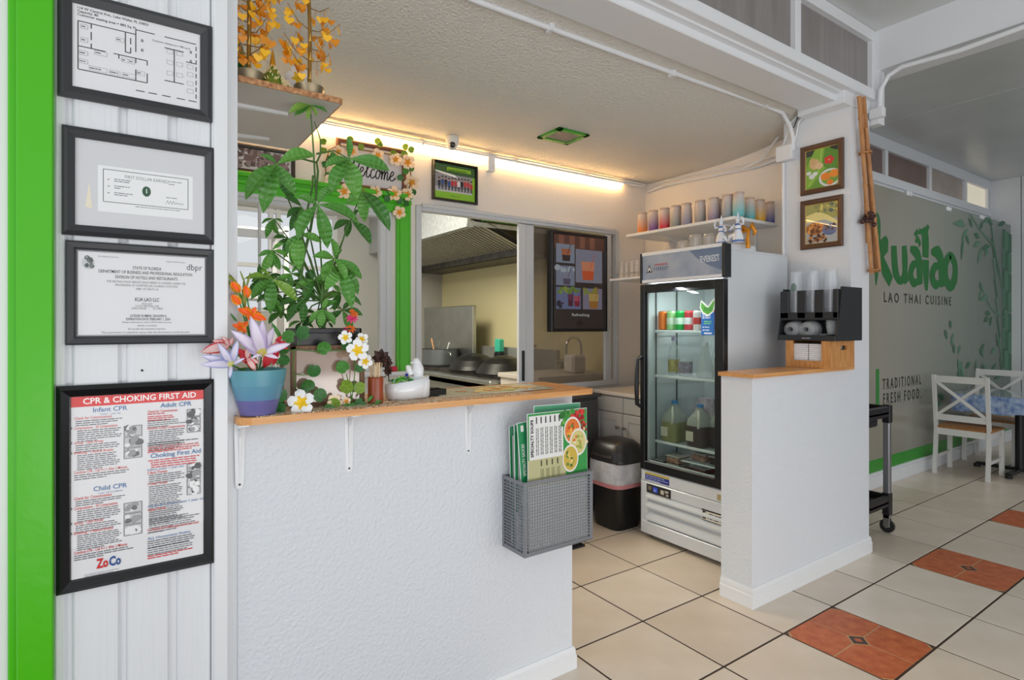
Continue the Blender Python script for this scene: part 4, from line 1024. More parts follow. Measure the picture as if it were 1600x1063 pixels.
# zinnia pick
zin = thing('zinnia_spray', P(550, 512, Y=YB0+.02), 'small pink and orange artificial zinnias rising from the planter corner', 'flowers')
zm = petal_mesh('petal', [mat('zinnia_pink', (226, 58, 120), .5), mat('zinnia_or', (240, 130, 40), .5)], .4); zo = petal_mesh('petal', [mat('zinnia_orange', (226, 110, 36), .5)], .4)
for me, (x, y), rd in ((zm, (1000, 312), 42), (zo, (1015, 285), 28), (zo, (990, 378), 38), (zm, (955, 378), 18), (zo, (1000, 265), 20)):
    c = P(*c6(x, y), Y=YB0+.01); n = tocam(c)+V(0, 0, .9); n.normalize(); X_ = n.cross(V(0, 0, 1)).normalized()
    for k in range(9):
        d = Matrix.Rotation(k*.7, 3, n) @ X_; q = c+d*rd*.25*1.85/F; M, l = basis(c-zin.location, q-zin.location, n); put(me, 'petal', zin, M @ Matrix.Diagonal((l, l, l, 1)))
b = B()
for x, y in ((1000, 312), (990, 378), (955, 378)): b.tube([(0, 0, -.01), tuple((P(*c6(x, y), Y=YB0+.01)-zin.location)*.6+V(-.004, 0, 0)), tuple(P(*c6(x, y), Y=YB0+.01)-zin.location)], .0013, 6)
obj('stems', b, GR, zin)
# ---------------------------------------------------------------- toothpick cup
tp = thing('toothpick_cup', P(587, 628, Z=ZC+.002), 'reddish brown wooden cup filled with pale skewers', 'cup'); s_ = tp.location.dot(V(FX, FY, 0))/F
tp.location = V(P(587, 628, Y=1.80).x, 1.80, ZC+.002); s_ = 1.83/F
b = B(); b.lathe([(0, 0), (11*s_, 0), (12.4*s_, .004), (12.2*s_, 40*s_), (12.8*s_, 42*s_), (11.5*s_, 42*s_), (11*s_, 36*s_), (0, 36*s_)], n=24)
obj('cup_body', b, mat('red_wood', (168, 74, 34), .3, noise=.3, nscale=6, stretch=(10, 10, 1)), tp)
r = random.Random(6)
for i in range(42):
    a = r.uniform(0, 6.28); q = 9.5*s_*r.random()**.5; b = B()
    b.tube([(q*.5*math.cos(a), q*.5*math.sin(a), .01), (q*1.15*math.cos(a), q*1.15*math.sin(a), (62+r.uniform(-2, 4))*s_)], .0011, 6); obj('skewer', b, mat('skewer_wood', (230, 206, 170), .6), tp)
# dark brown artificial flower behind
dfm = petal_mesh('petal', [mat('dark_brown_petal', (74, 50, 44), .6)], .6, cup=.3)
df = thing('dark_brown_flower', P(600, 590, Y=1.90), 'dark brown dried flower behind the toothpick cup', 'flower')
for (cx, cy, rd) in ((1180, 560, 60), (1215, 590, 40), (1225, 640, 30)):
    c = P(*c6(cx, cy), Y=1.90)
    for k in range(8):
        a = k*.8; q = P(*c6(cx+rd*math.cos(a), cy+rd*math.sin(a)), Y=1.90)+tocam(c)*.012*(k % 3); M, l = basis(c-df.location, q-df.location, tocam(c)); put(dfm, 'petal', df, M @ Matrix.Diagonal((l, l, l, 1)))
b = B(); e = P(*c6(1230, 650), Y=1.90)-df.location; b.tube([(0, 0, 0), tuple(e), (e.x, 0, ZC-df.location.z+.004)], .0016, 6); obj('stem', b, mat('dark_stem', (60, 42, 34), .7), df)
# ---------------------------------------------------------------- white bird dish
bd = thing('bird_dish', V(P(636, 620, Y=1.85).x, 1.85, ZC+.002), 'white ceramic bowl with a bird perched on its rim', 'dish')
s_ = 1.96/F; wh = mat('white_ceramic', (234, 236, 240), .18, coat=.4)
b = B()
# bowl with a lower left lip: elliptical rings
rings = []; n = 28
for k, (rx, ry, z) in enumerate([(31, 17, 0), (34.5, 20, 3), (36, 22, 14), (37.5, 23, 27), (35, 20.5, 27), (30, 17, 12)]):
    ring = []
    for j in range(n):
        a = 2*math.pi*j/n; zz = z+(5*math.cos(a)+3 if k in (3, 4) else (3*math.cos(a) if k == 2 else 0))
        ring.append((rx*math.cos(a)*s_*(1.0), ry*math.sin(a)*s_, zz*s_))
    rings.append(ring)
vs = [p for q in rings for p in q]+[(0, 0, 0), (0, 0, 12*s_)]
b.add(vs, [(i*n+j, i*n+(j+1) % n, (i+1)*n+(j+1) % n, (i+1)*n+j) for i in range(5) for j in range(n)]+[(6*n, (j+1) % n, j) for j in range(n)]+[(6*n+1, 5*n+j, 5*n+(j+1) % n) for j in range(n)], 0, True)
b.tube([(21*s_, 0, 1*s_), (21*s_, 0, 4*s_), (21*s_, 0, 28*s_), (21*s_, 0, 33*s_), (21*s_, 0, 35*s_)], [15*s_, 17*s_, 17.5*s_, 14*s_, 8*s_], 24)
obj('bowl', b, wh, bd)
b = B(); b.tube([(12*s_, 0, 34*s_), (17*s_, 0, 38*s_), (19*s_, 0, 47*s_), (16.5*s_, 0, 56*s_), (14*s_, 0, 60*s_)], [4*s_, 11*s_, 9.5*s_, 7*s_, 3*s_], 16); b.ball((16*s_, 0, 57*s_), 7*s_, 14, 10)
b.tube([(10*s_, 0, 57*s_), (5.5*s_, 0, 56*s_)], [2*s_, .5*s_], 8); b.tube([(6*s_, 0, 38*s_), (3*s_, 0, 46*s_), (0, 0, 52*s_)], [5*s_, 5*s_, 2.5*s_], 12); b.ball((3*s_, 0, 45*s_), (5*s_, 5*s_, 8*s_), 12, 8)
obj('bird', b, wh, bd)
r = random.Random(8)
cds = [mat('wrapper_green', (60, 176, 40), .3), mat('wrapper_lime', (140, 204, 60), .3), mat('wrapper_dark_green', (24, 112, 50), .3), mat('wrapper_mint', (176, 214, 196), .3)]
def wrapper_mesh(m):
    b = B(); b.ball((0, 0, 0), (1, .55, .5), 8, 6); b.prism([(.8, -.1), (1.6, -.6), (1.7, .5), (.8, .1)], -.05, .05); b.prism([(-.8, .1), (-1.6, .6), (-1.7, -.5), (-.8, -.1)], -.05, .05)
    me = bpy.data.meshes.new('candy'); me.from_pydata(b.v, [], b.f); me.materials.append(m); return me
cme = [wrapper_mesh(m) for m in cds]
nm = ['bright green', 'lime', 'dark green', 'pale mint']
for i in range(26):
    k = r.randrange(4); o = bpy.data.objects.new('candy', cme[k]); COL.objects.link(o)
    a = r.uniform(0, 6.28); q = r.uniform(0, 1)**.5
    o.location = bd.location+V(-8*s_+19*q*math.cos(a)*s_, 12*q*math.sin(a)*s_, (25+8*(1-q)+r.uniform(0, 5))*s_); o.scale = (4.2*s_,)*3; o.rotation_euler = (r.uniform(-.7, .7), r.uniform(-.7, .7), r.uniform(0, 6.28))
    tag(o, nm[k]+' wrapped candy piled in the white bird bowl', 'candy', nm[k]+' candies in the bird bowl')
o = bpy.data.objects.new('candy', wrapper_mesh(mat('wrapper_blue', (24, 40, 150), .3))); COL.objects.link(o); o.location = bd.location+V(0*s_, 0, 38*s_); o.scale = (5*s_,)*3; o.rotation_euler = (.3, -.6, .4); tag(o, 'dark blue wrapped candy on top of the pile by the bird', 'candy')
# small red dot: plate edge on the kitchen sill
b = B(); b.cbox((0, 0, 0), (.055, .03, .03), .004); obj('red_box', b, mat('red_card', (206, 24, 60), .5), label='small red box on the kitchen window sill beside the green post', cat='box', loc=None).location = (P(608, 570, Y=YW-.03).x, YW-.04, ZSL+.005)
# ---------------------------------------------------------------- high shelf at the upper left with its ornaments
ZS = 2.105
chip = mat('chipboard_edge', (206, 158, 112), .8, noise=.5, nscale=90, c2=(140, 84, 48)); mel = mat('grey_melamine', (206, 200, 194), .45)
hs = thing('high_shelf', (.43, 1.81, ZS), 'white melamine shelf with raw chipboard edge under the gold leaf trees', 'shelf')
b = B(); b.box((-.14, .004, 0), (.16, .59, .018)); obj('board', b, mel, hs)
b = B(); b.box((-.14, 0, 0), (.16, .004, .018)); b.box((.16, 0, 0), (.164, .59, .018)); obj('board_edge', b, chip, hs)
def edgebr(px0, y0, px1, y1):
    a = P(px0, y0, Z=ZS-.004)-hs.location; q = P(px1, y1, Z=ZS-.004)-hs.location
    b = B(); b.prism([(0, -.013), (1, -.002), (1, .002), (0, .013)], -.006, .004, 0); M, l = basis(a, q, V(0, 0, 1)); o = obj('shelf_bracket', b, trimw, hs); o.matrix_local = M @ Matrix.Diagonal((l, 1, 1, 1))
edgebr(352, 161, 450, 178); edgebr(352, 209, 421, 217)
def gold_tree(px, label, seed, spans, pxs):
    c = P(px, 140, Y=1.90); t = thing('gold_leaf_tree', (c.x, 1.875, ZS+.019), label, 'ornament', 'gold leaf trees')
    b = B(); b.lathe([(0, 0), (.036, 0), (.046, .03), (.047, .034), (.042, .032), (0, .028)], n=24); obj('pot', b, mat('dull_tin', (150, 136, 110), .35, metal=.8), t)
    b = B(); b.tube([(0, 0, .02), (.002, 0, .2), (-.004, 0, .42)], [.0065, .006, .005], 8); tips = []
    r = random.Random(seed)
    k = 0
    for z in (.09, .12, .16, .19, .22, .25, .29, .33, .36):
        for s_ in (-1, 1):
            if r.random() < .15: continue
            L_ = r.uniform(.045, .085); a = s_*L_; y = r.uniform(-.05, .05); zz = z+r.uniform(.01, .05)
            b.tube([(0, 0, z), (a*.5, y*.5, z+(zz-z)*.35), (a, y, zz+.02)], [.0018, .0014, .001], 5)
            for q in (.35, .6, .8, .98): tips.append((a*q, y*q, z+(zz+.02-z)*q*q))
    obj('trunk', b, mat('gold_trunk', (150, 112, 44), .35, metal=.5), t)
    g1 = mat('gold_leaf', (250, 190, 40), .35, metal=.15); g2 = mat('gold_leaf_dark', (222, 140, 24), .35, metal=.2)
    for z in (.06, .12, .18): 
        b = B(); b.tube([(0, -.006, z), (.001, -.009, z+.025)], [.005, .001], 6); obj('gold_sheath', b, mat('bright_gold', (250, 214, 120), .2, metal=.8), t)
    def heart(m):
        b = B(); pts = []
        for i in range(16):
            a = 2*math.pi*i/16; pts.append((.9*math.sin(a)**3, .8*(math.cos(a)*.85-.33*math.cos(2*a)-.12*math.cos(3*a))-.3))
        b.prism(pts, -.03, .03, 0); me = bpy.data.meshes.new('leaf'); me.from_pydata(b.v, [], b.f); me.materials.append(m); return me
    hm = [heart(g1), heart(g2)]
    w = B()
    for p in tips:
        for _ in range(2):
            q = (p[0]+r.uniform(-.012, .012), p[1]+r.uniform(-.012, .012), p[2]-r.uniform(.004, .03))
            w.tube([p, q], .0005, 3)
            o = bpy.data.objects.new('leaf', hm[r.randrange(2)]); COL.objects.link(o); o.parent = t; s_ = r.uniform(.013, .018); o.location = (q[0], q[1], q[2]-s_*.5); o.scale = (s_, s_, s_)
            o.rotation_euler = (math.pi/2+r.uniform(-.3, .3), r.uniform(-.2, .2), r.uniform(-.9, .9)+.5)
    obj('wires', w, gold, t)
gold_tree(386, 'gold heart-leaf tree nearest the white panelled wall on the high shelf', 3, None, None)
gold_tree(480, 'gold heart-leaf tree nearest the free end of the high shelf', 8, None, None)
def cone_orn(px, name, label, h, rb, c1, c2, spire, Y=1.885):
    c = P(px, 130, Y=Y); t = thing(name, (c.x, Y, ZS+.019), label, 'ornament')
    b = B(); b.lathe([(0, 0), (rb, 0), (rb*1.02, h*.15), (rb*.85, h*.45), (rb*.35, h*.85), (.004, h)], n=20); obj('cone', b, c1, t)
    r = random.Random(4); b = B()
    for i in range(130):
        z = r.uniform(.02, .92)*h; rr_ = rb*(1.02 if z < h*.3 else (1-(z/h-.3)/.75)); a = r.uniform(0, 6.28)
        p0 = (rr_*math.cos(a), rr_*math.sin(a), z); b.tube([p0, (p0[0]*1.22, p0[1]*1.22, z+.006)], [.0022, .0008], 5)
    o = obj('pearls', b, c2, t); o['kind'] = 'stuff'
    if spire: b = B(); b.lathe([(.011, 0), (.009, .02), (.004, .055), (.0, .075)], (0, 0, h*.72), 14); obj('spire', b, gold, t)
cone_orn(426, 'gold_cone_ornament', 'small gold cone ornament with a pointed spire between the two gold trees', .085, .036, mat('green_gold', (150, 140, 40), .35, metal=.4, noise=.5, nscale=60, c2=(60, 120, 40)), mat('cream_pearl', (244, 226, 170), .3), True)
cone_orn(364, 'green_cone_ornament', 'green woven cone ornament with white beads beside the white wall', .20, .05, mat('green_foil', (12, 130, 62), .3, noise=.3, nscale=60), mat('white_bead', (220, 236, 226), .3), False, Y=1.95)
t = thing('shelf_plumeria', P(466, 128, Y=1.96), 'pale plumeria bloom lying on the high shelf behind the trees', 'flower'); place_round(FM, 'bloom', t, 466, 122, 19, 1.95, .2)
b = B(); b.cbox((0, 0, 0), (.13, .012, .10), .003); b.box((.01, -.001, .012), (.12, 0, .088), 1); o = obj('green_box', b, [mat('box_green', (20, 124, 52), .5), mat('box_grey', (128, 116, 108), .6)], label='small green edged box behind the ornaments on the high shelf', cat='box'); o.location = (P(388, 100, Y=2.05).x, 2.05, ZS+.019)
# ---------------------------------------------------------------- things on the service-window wall
def wrect(l, r_, tl, bl, tr, br, Y): 
    return P(l, 0, Y=Y).x, (zat(l, bl, Y)+zat(r_, br, Y))/2, P(r_, 0, Y=Y).x, (zat(l, tl, Y)+zat(r_, tr, Y))/2
def d_blossom(p):
    p.rect(0,0,1,1,(214,210,214)); p.up(); p.line([(0,.2),(.3,.5),(.8,.8),(1,.95)],.006,(92,74,74)); p.line([(.2,.4),(.4,.9)],.004,(92,74,74)); p.line([(.5,.6),(.8,.3)],.004,(92,74,74)); p.blobs(.02,.15,.98,.95,90,.016,[(120,98,96),(96,74,76),(150,130,130)],7)
xa, z0, xb, z1 = wrect(352, 461, 218, 266, 240, 280, YW-.01)
pictured('framed_blossom_print', 'dark framed print of brown blossom branches above the kitchen window', 'picture', xa, z0, xb, z1, YW-.002, .022, .02, mat('dark_wood_frame', (58, 48, 44), .5), d_blossom)
xa, z0, xb, z1 = wrect(534, 628, 221, 285, 243, 300, YW-.02)
def cursive(p):
    """hand lettered Welcome, pen strokes in letter units"""
    L = {'W': [(0,2.1),(.15,2.3),(.35,2.2),(.35,1),(.45,.1),(.6,0),(.85,.6),(1.0,1.7),(1.0,.6),(1.15,0),(1.35,.1),(1.7,1.2),(1.85,2.3)],
         'e': [(0,.35),(.35,.5),(.62,.8),(.55,1.05),(.35,1.0),(.2,.6),(.25,.15),(.5,0),(.75,.15),(.95,.4)],
         'l': [(0,.4),(.35,.9),(.6,1.7),(.6,2.3),(.45,2.4),(.3,2.0),(.3,.5),(.42,.05),(.65,.1),(.85,.4)],
         'c': [(.62,.85),(.45,1.02),(.22,.85),(.15,.4),(.3,.05),(.55,.05),(.85,.35)],
         'o': [(.5,.98),(.25,.85),(.15,.4),(.35,.02),(.62,.2),(.68,.7),(.5,.98),(.7,.9),(1.0,.85)],
         'm': [(0,.6),(.15,.98),(.2,.0),(.22,.5),(.45,1.0),(.55,.8),(.55,0),(.6,.5),(.82,1.0),(.95,.8),(.95,.2),(1.08,0),(1.25,.3)]}
    adv = {'W': 1.75, 'e': .82, 'l': .72, 'c': .72, 'o': .82, 'm': 1.15}; x = 0
    for ch in 'Welcome':
        q = L[ch]; out = []
        for i in range(len(q)-1):
            a, b_, c_, d_ = (Vector(q[max(i-1, 0)]), Vector(q[i]), Vector(q[i+1]), Vector(q[min(i+2, len(q)-1)]))
            for t_ in (0, .2, .4, .6, .8): out.append(0.5*((2*b_)+(c_-a)*t_+(2*a-5*b_+4*c_-d_)*t_*t_+(3*b_-a-3*c_+d_)*t_**3))
        out.append(Vector(q[-1])); k = .118
        p.line([(.06+(x+v.x+v.y*.18)*k, .22+v.y*.24) for v in out], .0085, (34, 34, 38)); x += adv[ch]
def d_welcome(p):
    p.rect(0,0,1,1,(216,214,218)); p.up(); cursive(p)
wt = pictured('welcome_sign', 'brown framed white sign reading Welcome ringed with plumeria flowers', 'sign', xa-.03, z0-.02, xb+.03, z1+.03, YW-.002, .026, .024, mat('sign_wood', (120, 74, 54), .6), d_welcome)
wg = thing('wall_garland', wt.location, 'cream plumeria garland draped around the welcome sign', 'garland')
for (x, y, k) in ((1010,165,1),(1110,160,1),(1285,190,1),(1410,220,1),(1492,240,2),(1520,375,2),(1490,460,1),(1400,458,2),(1272,440,1),(1055,440,2),(1435,585,1),(985,300,1),(960,365,1)):
    px, py = c5(x, y); place_round(FMc, 'flower', wg, px, py, 9+2*k, YW-.04, .35)
for (x, y, k) in ((910,95,2),(912,155,2),(918,252,1),(940,330,1),(1095,78,2),(1170,130,2),(1300,110,2),(1285,90,2),(1395,175,2),(1478,130,2),(1518,150,2),(1470,180,2),(1478,300,0),(1442,345,1),(1530,445,1),(1480,520,1),(1435,505,1),(1350,490,1),(1350,460,0),(975,190,0),(955,215,1),(1515,280,0),(1180,440,2)):
    px, py = c5(x, y); place_round(RL[k], 'leaf', wg, px, py, 5.2, YW-.045, .3)
b = B(); b.tube([tuple(P(*c5(*q), Y=YW-.038)-wg.location) for q in ((930,350),(920,250),(950,150),(1020,120),(1160,150),(1300,170),(1460,200),(1510,260),(1515,360),(1500,450),(1380,440),(1270,410),(1060,400))], .004, 6); obj('vine', b, mat('vine_brown', (120, 96, 60), .7), wg)
def d_group(p):
    p.rect(0,0,1,1,(140,196,40)); p.up(); p.rect(0,.72,1,1,(56,96,50)); p.rect(0,.2,.93,.72,(150,150,158)); p.up(); p.rect(0,.20,.93,.33,(196,196,200)); p.poly([(0,.8),(.5,.72),(.6,.6),(.6,.62),(0,.76)],(240,242,244)); p.up(); p.rect(.3,.82,.9,.93,(140,196,40)); p.lines(.33,.88,.86,2,.008,.004,(30,60,30)); p.up()
    r = random.Random(2)
    for i in range(11):
        x = .08+i*.08; c = [(40,40,50),(190,40,50),(50,80,150),(230,230,235),(200,60,60),(30,30,36)][r.randrange(6)]
        hh = r.uniform(-.03,.03); p.rect(x+.006,.25,x+.028,.40+hh,(40,44,60)); p.rect(x+.034,.25,x+.054,.40+hh,(44,46,58)); p.poly([(x,.38+hh),(x+.06,.38+hh),(x+.068,.50+hh),(x+.045,.54+hh),(x+.015,.54+hh),(x-.008,.50+hh)],c); p.up(); p.disc(x+.03,.585+hh,.024,.042,(206,158,130),10); p.disc(x+.03,.605+hh,.024,.028,(50,36,32),8); p.up()
    p.text('Thank you', .5,.07,.016,(40,90,30),'c')
xa, z0, xb, z1 = wrect(676, 746, 248, 312, 261, 320, YW-.02)
pictured('framed_group_photo', 'small black framed group photo with green border beside the security camera', 'picture', xa, z0, xb, z1, YW-.004, .018, .03, blackfr, d_group)
# LED strip
t = thing('led_strip', (1.6, YW-.02, 2.585), 'glowing warm white light strip along the top of the service window wall', 'light strip')
b = B(); b.box((-1.9, -.006, -.007), (1.9, 0, .007)); obj('light_tape', b, mat('led_warm', (255, 204, 132), .4, emit=85.0), t)
# conduit that runs with the strip
t = thing('wall_conduit', (1.6, YW, 2.6), 'white conduit running along the top of the service window wall', 'conduit')
b = B(); b.tube([(-1.9, -.03, -.005), (-.2, -.028, -.002), (.9, -.032, -.006), (2.15, -.028, -.004)], .011, 8); obj('pipe', b, trimw, t)
b = B(); b.tube([(-1.9, -.055, .012), (-.8, -.05, .002), (.2, -.055, .0), (.9, -.05, .008), (2.15, -.05, .008)], .006, 8); obj('cable', b, trimw, t)
for x in (-.7, .05, .8, 1.5):
    b = B(); b.cbox((x-.012, -.046, -.02), (x+.012, 0, .014), .003); obj('clip', b, trimw, t)
# dome camera
c = P(707, 226, Y=3.27); t = thing('security_camera', c, 'small white dome security camera above the framed group photo', 'camera')
b = B(); b.lathe([(0, .05), (.040, .05), (.044, .03), (.040, -.005), (.024, -.030), (0, -.034)], n=24); obj('housing', b, mat('camera_white', (228, 226, 222), .3), t)
b = B(); b.ball((-.014, -.026, -.010), .020, 14, 10); obj('lens', b, mat('lens_dark', (40, 38, 40), .1, spec=.8), t)
c = P(766, 255, Y=YW-.02); b = B(); b.cbox((-.032, -.04, -.062), (.032, .0, .062), .005); obj('box_body', b, trimw, thing('junction_box', c, 'white rectangular box under the light strip right of the group photo', 'box')).location = (0, .018, 0)
# ceiling vent
v0 = P(880, 212, Z=2.622); t = thing('ceiling_vent', (v0.x, v0.y, cz(v0.y)), 'green framed square vent in the textured ceiling', 'vent')
ax = P(838, 215, Z=2.622); bx = P(866, 198, Z=2.622); cx_ = P(922, 207, Z=2.622); wv_ = abs(cx_.x-bx.x)/2; hv = abs(bx.y-ax.y)/2
hv = max(.11, hv); wv_ = max(.11, min(wv_, .17))
b = B()
for s_ in (-1, 1):
    b.cbox((-wv_, s_*hv-.018*(1+s_)+(0), -.012), (wv_, s_*hv+.018*(1-s_), 0), .002); b.cbox((s_*wv_-.018*(1+s_), -hv, -.012), (s_*wv_+.018*(1-s_), hv, 0), .002)
obj('vent_frame', b, mat('vent_green', (40, 150, 30), .4), t)
for i in range(7):
    y = -hv+.04+i*(2*hv-.08)/6; b = B(); b.bar((-wv_+.03, y, -.004), (wv_-.03, y, -.004), .016, .002); obj('slat', b, mat('vent_slat', (176, 160, 144), .5), t)
# conduit under the beam
t = thing('ceiling_conduit', (2.0, 2.0, 2.70), 'long white conduit on the ceiling beside the boxed beam bending down to the junction box', 'conduit')
b = B(); pa = [P(px, py, Y=2.0) for px, py in ((520, -100), (740, 0), (990, 92), (1195, 165))]; e_ = P(1228, 238, X=XP-.02)
pts = pa+[P(1222, 176, Y=1.99), P(1234, 196, Y=1.99), P(1239, 215, X=XP-.03), P(1239, 235, X=XP-.03)]
b.tube([tuple(p-t.location) for p in pts], .0125, 10); obj('pipe', b, trimw, t)
for px, py in ((1050, 116), (1195, 165), (860, 45)):
    c = P(px, py, Y=2.0)-t.location; b = B(); b.cbox((c.x-.013, c.y-.02, c.z-.014), (c.x+.013, c.y+.02, c.z+.03), .003); obj('clip', b, trimw, t)
c = P(1228, 240, X=XP-.02); t = thing('wall_junction_box', c, 'white junction box with cables at the top corner of the picture wall', 'box')
b = B(); b.cbox((-.03, -.055, -.05), (.02, .055, .05), .005); obj('box_body', b, trimw, t)
t = thing('wall_cables', c, 'white cables running from the junction box along the top of the side wall', 'cable')
def T(pts, r_, X=None, Y=None): return [tuple(P(px, py, X=X, Y=Y)-c) for px, py in pts]
XW = XS-.02
cab = B(); cab.tube(T([(1213, 250), (1180, 262), (1100, 277), (1040, 290), (1012, 300)], 0, X=XW), .009, 8); obj('cable', cab, trimw, t)
cab = B(); cab.tube(T([(1213, 244), (1160, 258), (1100, 270), (1040, 283), (1012, 294)], 0, X=XW), .006, 8); obj('cable', cab, trimw, t)
cab = B(); cab.tube(T([(1250, 178), (1228, 195), (1215, 215), (1190, 250), (1160, 264)], 0, X=XW-.05), .008, 8); obj('cable', cab, trimw, t)
cab = B(); cab.tube(T([(1262, 177), (1248, 190), (1244, 212), (1236, 236)], 0, X=XP-.015), .007, 8); obj('cable', cab, trimw, t)
cab = B(); cab.tube(T([(1270, 175), (1250, 177), (1236, 192), (1222, 232)], 0, X=XP-.02), .006, 8); cab.tube(T([(1256, 177), (1300, 166), (1330, 158)], 0, X=XP-.01), .004, 6); obj('cable', cab, trimw, t)
cab = B(); cab.tube(T([(1264, 178), (1256, 172), (1247, 182), (1240, 200)], 0, X=XP-.03), .0035, 6); obj('black_cable', cab, blackpl, t)
t = thing('vertical_conduit', P(1222, 330, X=XP-.012), 'thin white conduit dropping down the pillar edge from the junction box', 'conduit')
b = B(); b.tube([tuple(P(1224, y, X=XP-.012)-t.location) for y in (255, 400)], .010, 8); obj('pipe', b, trimw, t)
# conduit on the cross beam
xa = P(1600, 40, X=3.82); t = thing('beam_conduit', P(1500, 80, X=3.815), 'white conduit along the bottom of the cross beam dropping to a box by the bamboo', 'conduit')
b = B(); pts = [P(1680, 10, X=3.815), P(1600, 42, X=3.815), P(1500, 79, X=3.815), P(1410, 104, X=3.815), P(1388, 118, X=3.815), P(1376, 140, X=3.815), P(1374, 172, X=3.815)]
b.tube([tuple(p-t.location) for p in pts], .014, 10); obj('pipe', b, trimw, t)
q = P(1368, 178, X=3.815)-t.location; b = B(); b.cbox((q.x-.02, q.y-.05, q.z-.03), (q.x+.02, q.y+.03, q.z+.03), .004); obj('box_body', b, trimw, t)
# ---------------------------------------------------------------- menu screen
xa, z0, xb, z1 = wrect(858, 945, 360, 520, 370, 517, YW-.055)
def drink(p, x, y, w, h, c1, c2):
    p.poly([(x, y), (x+w*.86, y), (x+w, y+h), (x-w*.14, y+h)], c1); p.up(); p.poly([(x, y), (x+w*.86, y), (x+w*.93, y+h*.5), (x-w*.07, y+h*.5)], c2); p.up(); p.line([(x+w*.6, y+h*.6), (x+w*1.0, y+h*1.45)], .006, c2)
def d_menu(p):
    p.rect(0,0,1,1,(58,46,44)); p.up()
    p.rect(0,.86,1,1,(104,62,48)); [p.rect(.1+k*.2,.87,.2+k*.2,1,(150,96,74)) for k in range(4)]; p.up()
    for (x0,y0,x1,y1,c) in ((.05,.70,.40,.90,(150,160,178)),(.42,.50,.95,.86,(150,150,168)),(.05,.46,.40,.67,(140,150,172)),(.05,.21,.52,.44,(120,130,170)),(.56,.21,.95,.44,(146,138,160))): p.rect(x0,y0,x1,y1,c)
    p.up(); p.blobs(.06,.38,.51,.43,14,.02,[(150,170,70),(120,150,60)]); p.blobs(.57,.38,.94,.43,12,.02,[(170,150,60),(150,160,80)]); p.blobs(.06,.62,.39,.66,10,.02,[(190,200,210)]); p.up()
    drink(p,.17,.72,.16,.13,(196,110,70),(60,36,40)); drink(p,.56,.53,.24,.20,(236,150,110),(230,96,44)); drink(p,.19,.47,.14,.13,(150,150,170),(90,80,110))
    drink(p,.28,.24,.10,.13,(120,60,90),(90,36,60)); drink(p,.40,.24,.11,.11,(196,90,110),(150,40,60)); drink(p,.70,.22,.18,.16,(206,176,100),(180,120,50))
    p.blobs(.08,.23,.2,.29,8,.02,[(50,40,60),(80,60,90)]); p.up(); p.text('Refreshing', .52,.135,.03,(228,228,228),'c',bold=.01,wid=.34); p.poly([(.5,.02),(.57,.06),(.5,.10),(.43,.06)],(34,24,24))
sx0, sx1 = xa, xb; wd = xb-xa; ht = z1-z0
ms = thing('menu_screen', ((xa+xb)/2, YW-.03, z0), 'black portrait screen showing drink photos and the word Refreshing', 'screen')
b = B(); b.cbox((-wd/2, -.045, 0), (wd/2, .005, ht), .004); obj('screen_body', b, blackpl, ms)
b = B(); b.frame(-wd/2, 0, wd/2, ht, .026, .012, 0, .2, y0=-.045); obj('bezel', b, blackfr, ms)
em = bpy.data.materials.new('screen_print'); em.use_nodes = True; N = em.node_tree.nodes; a_ = N.new('ShaderNodeAttribute'); a_.attribute_name = 'Col'
em.node_tree.links.new(a_.outputs['Color'], N['Principled BSDF'].inputs['Emission Color']); N['Principled BSDF'].inputs['Emission Strength'].default_value = .34; N['Principled BSDF'].inputs['Base Color'].default_value = (.02, .02, .02, 1); N['Principled BSDF'].inputs['Roughness'].default_value = .25
pr = Pr((-wd/2+.024, -.0455, .024), (1, 0, 0), (0, 0, 1), (0, -1, 0), wd-.048, ht-.048, step=.0001); d_menu(pr); pr.make('display', ms, 'lit display with five drink photos', em)
# ---------------------------------------------------------------- fridge
FX0, FX1, FY0, FY1 = 2.872, 3.52, 2.005, 2.645
fw = (FY1-FY0)
fr = thing('glass_door_fridge', (FX0, (FY0+FY1)/2, 0), 'white upright display refrigerator with black framed glass door', 'refrigerator')
# local: x depth into fridge, y along width (+ = far/left side seen), z
h2 = fw/2; D_ = FX1-FX0
fwm = mat('fridge_white', (212, 217, 222), .22, spec=.5, coat=.3); fin = mat('fridge_interior', (206, 212, 212), .45)
b = B(); ww = .035
b.cbox((.03, -h2, .03), (D_, -h2+ww, 1.835), .003); b.cbox((.03, h2-ww, .03), (D_, h2, 1.835), .003); b.box((D_-.03, -h2+ww, .03), (D_, h2-ww, 1.835)); b.box((.03, -h2+ww, 1.70), (D_-.03, h2-ww, 1.835)); b.box((.03, -h2+ww, .03), (D_-.03, h2-ww, .46))
b.cbox((.02, -h2, 1.835), (.30, h2, 1.875), .003); b.cbox((.30, -h2, 1.835), (D_, h2, 1.845), .003)
obj('cabinet_body', b, fwm, fr)
b = B(); e_ = .002
b.box((D_-.034, -h2+ww, .46), (D_-.03, h2-ww, 1.70)); b.box((.04, h2-ww-.004, .46), (D_-.03, h2-ww, 1.70)); b.box((.04, -h2+ww, .46), (D_-.03, -h2+ww+.004, 1.70)); b.box((.04, -h2+ww, 1.696), (D_-.03, h2-ww, 1.70)); b.box((.04, -h2+ww, .455), (D_-.03, h2-ww, .462))
obj('interior_liner', b, fin, fr)
b = B(); b.cbox((.05, h2-.07, 1.66), (.08, h2-.05, 1.69), .002); b.box((.045, -h2+.06, 1.675), (.065, h2-.06, 1.692)); obj('interior_lamp', b, mat('fridge_lamp', (236, 246, 250), .4, emit=3), fr)
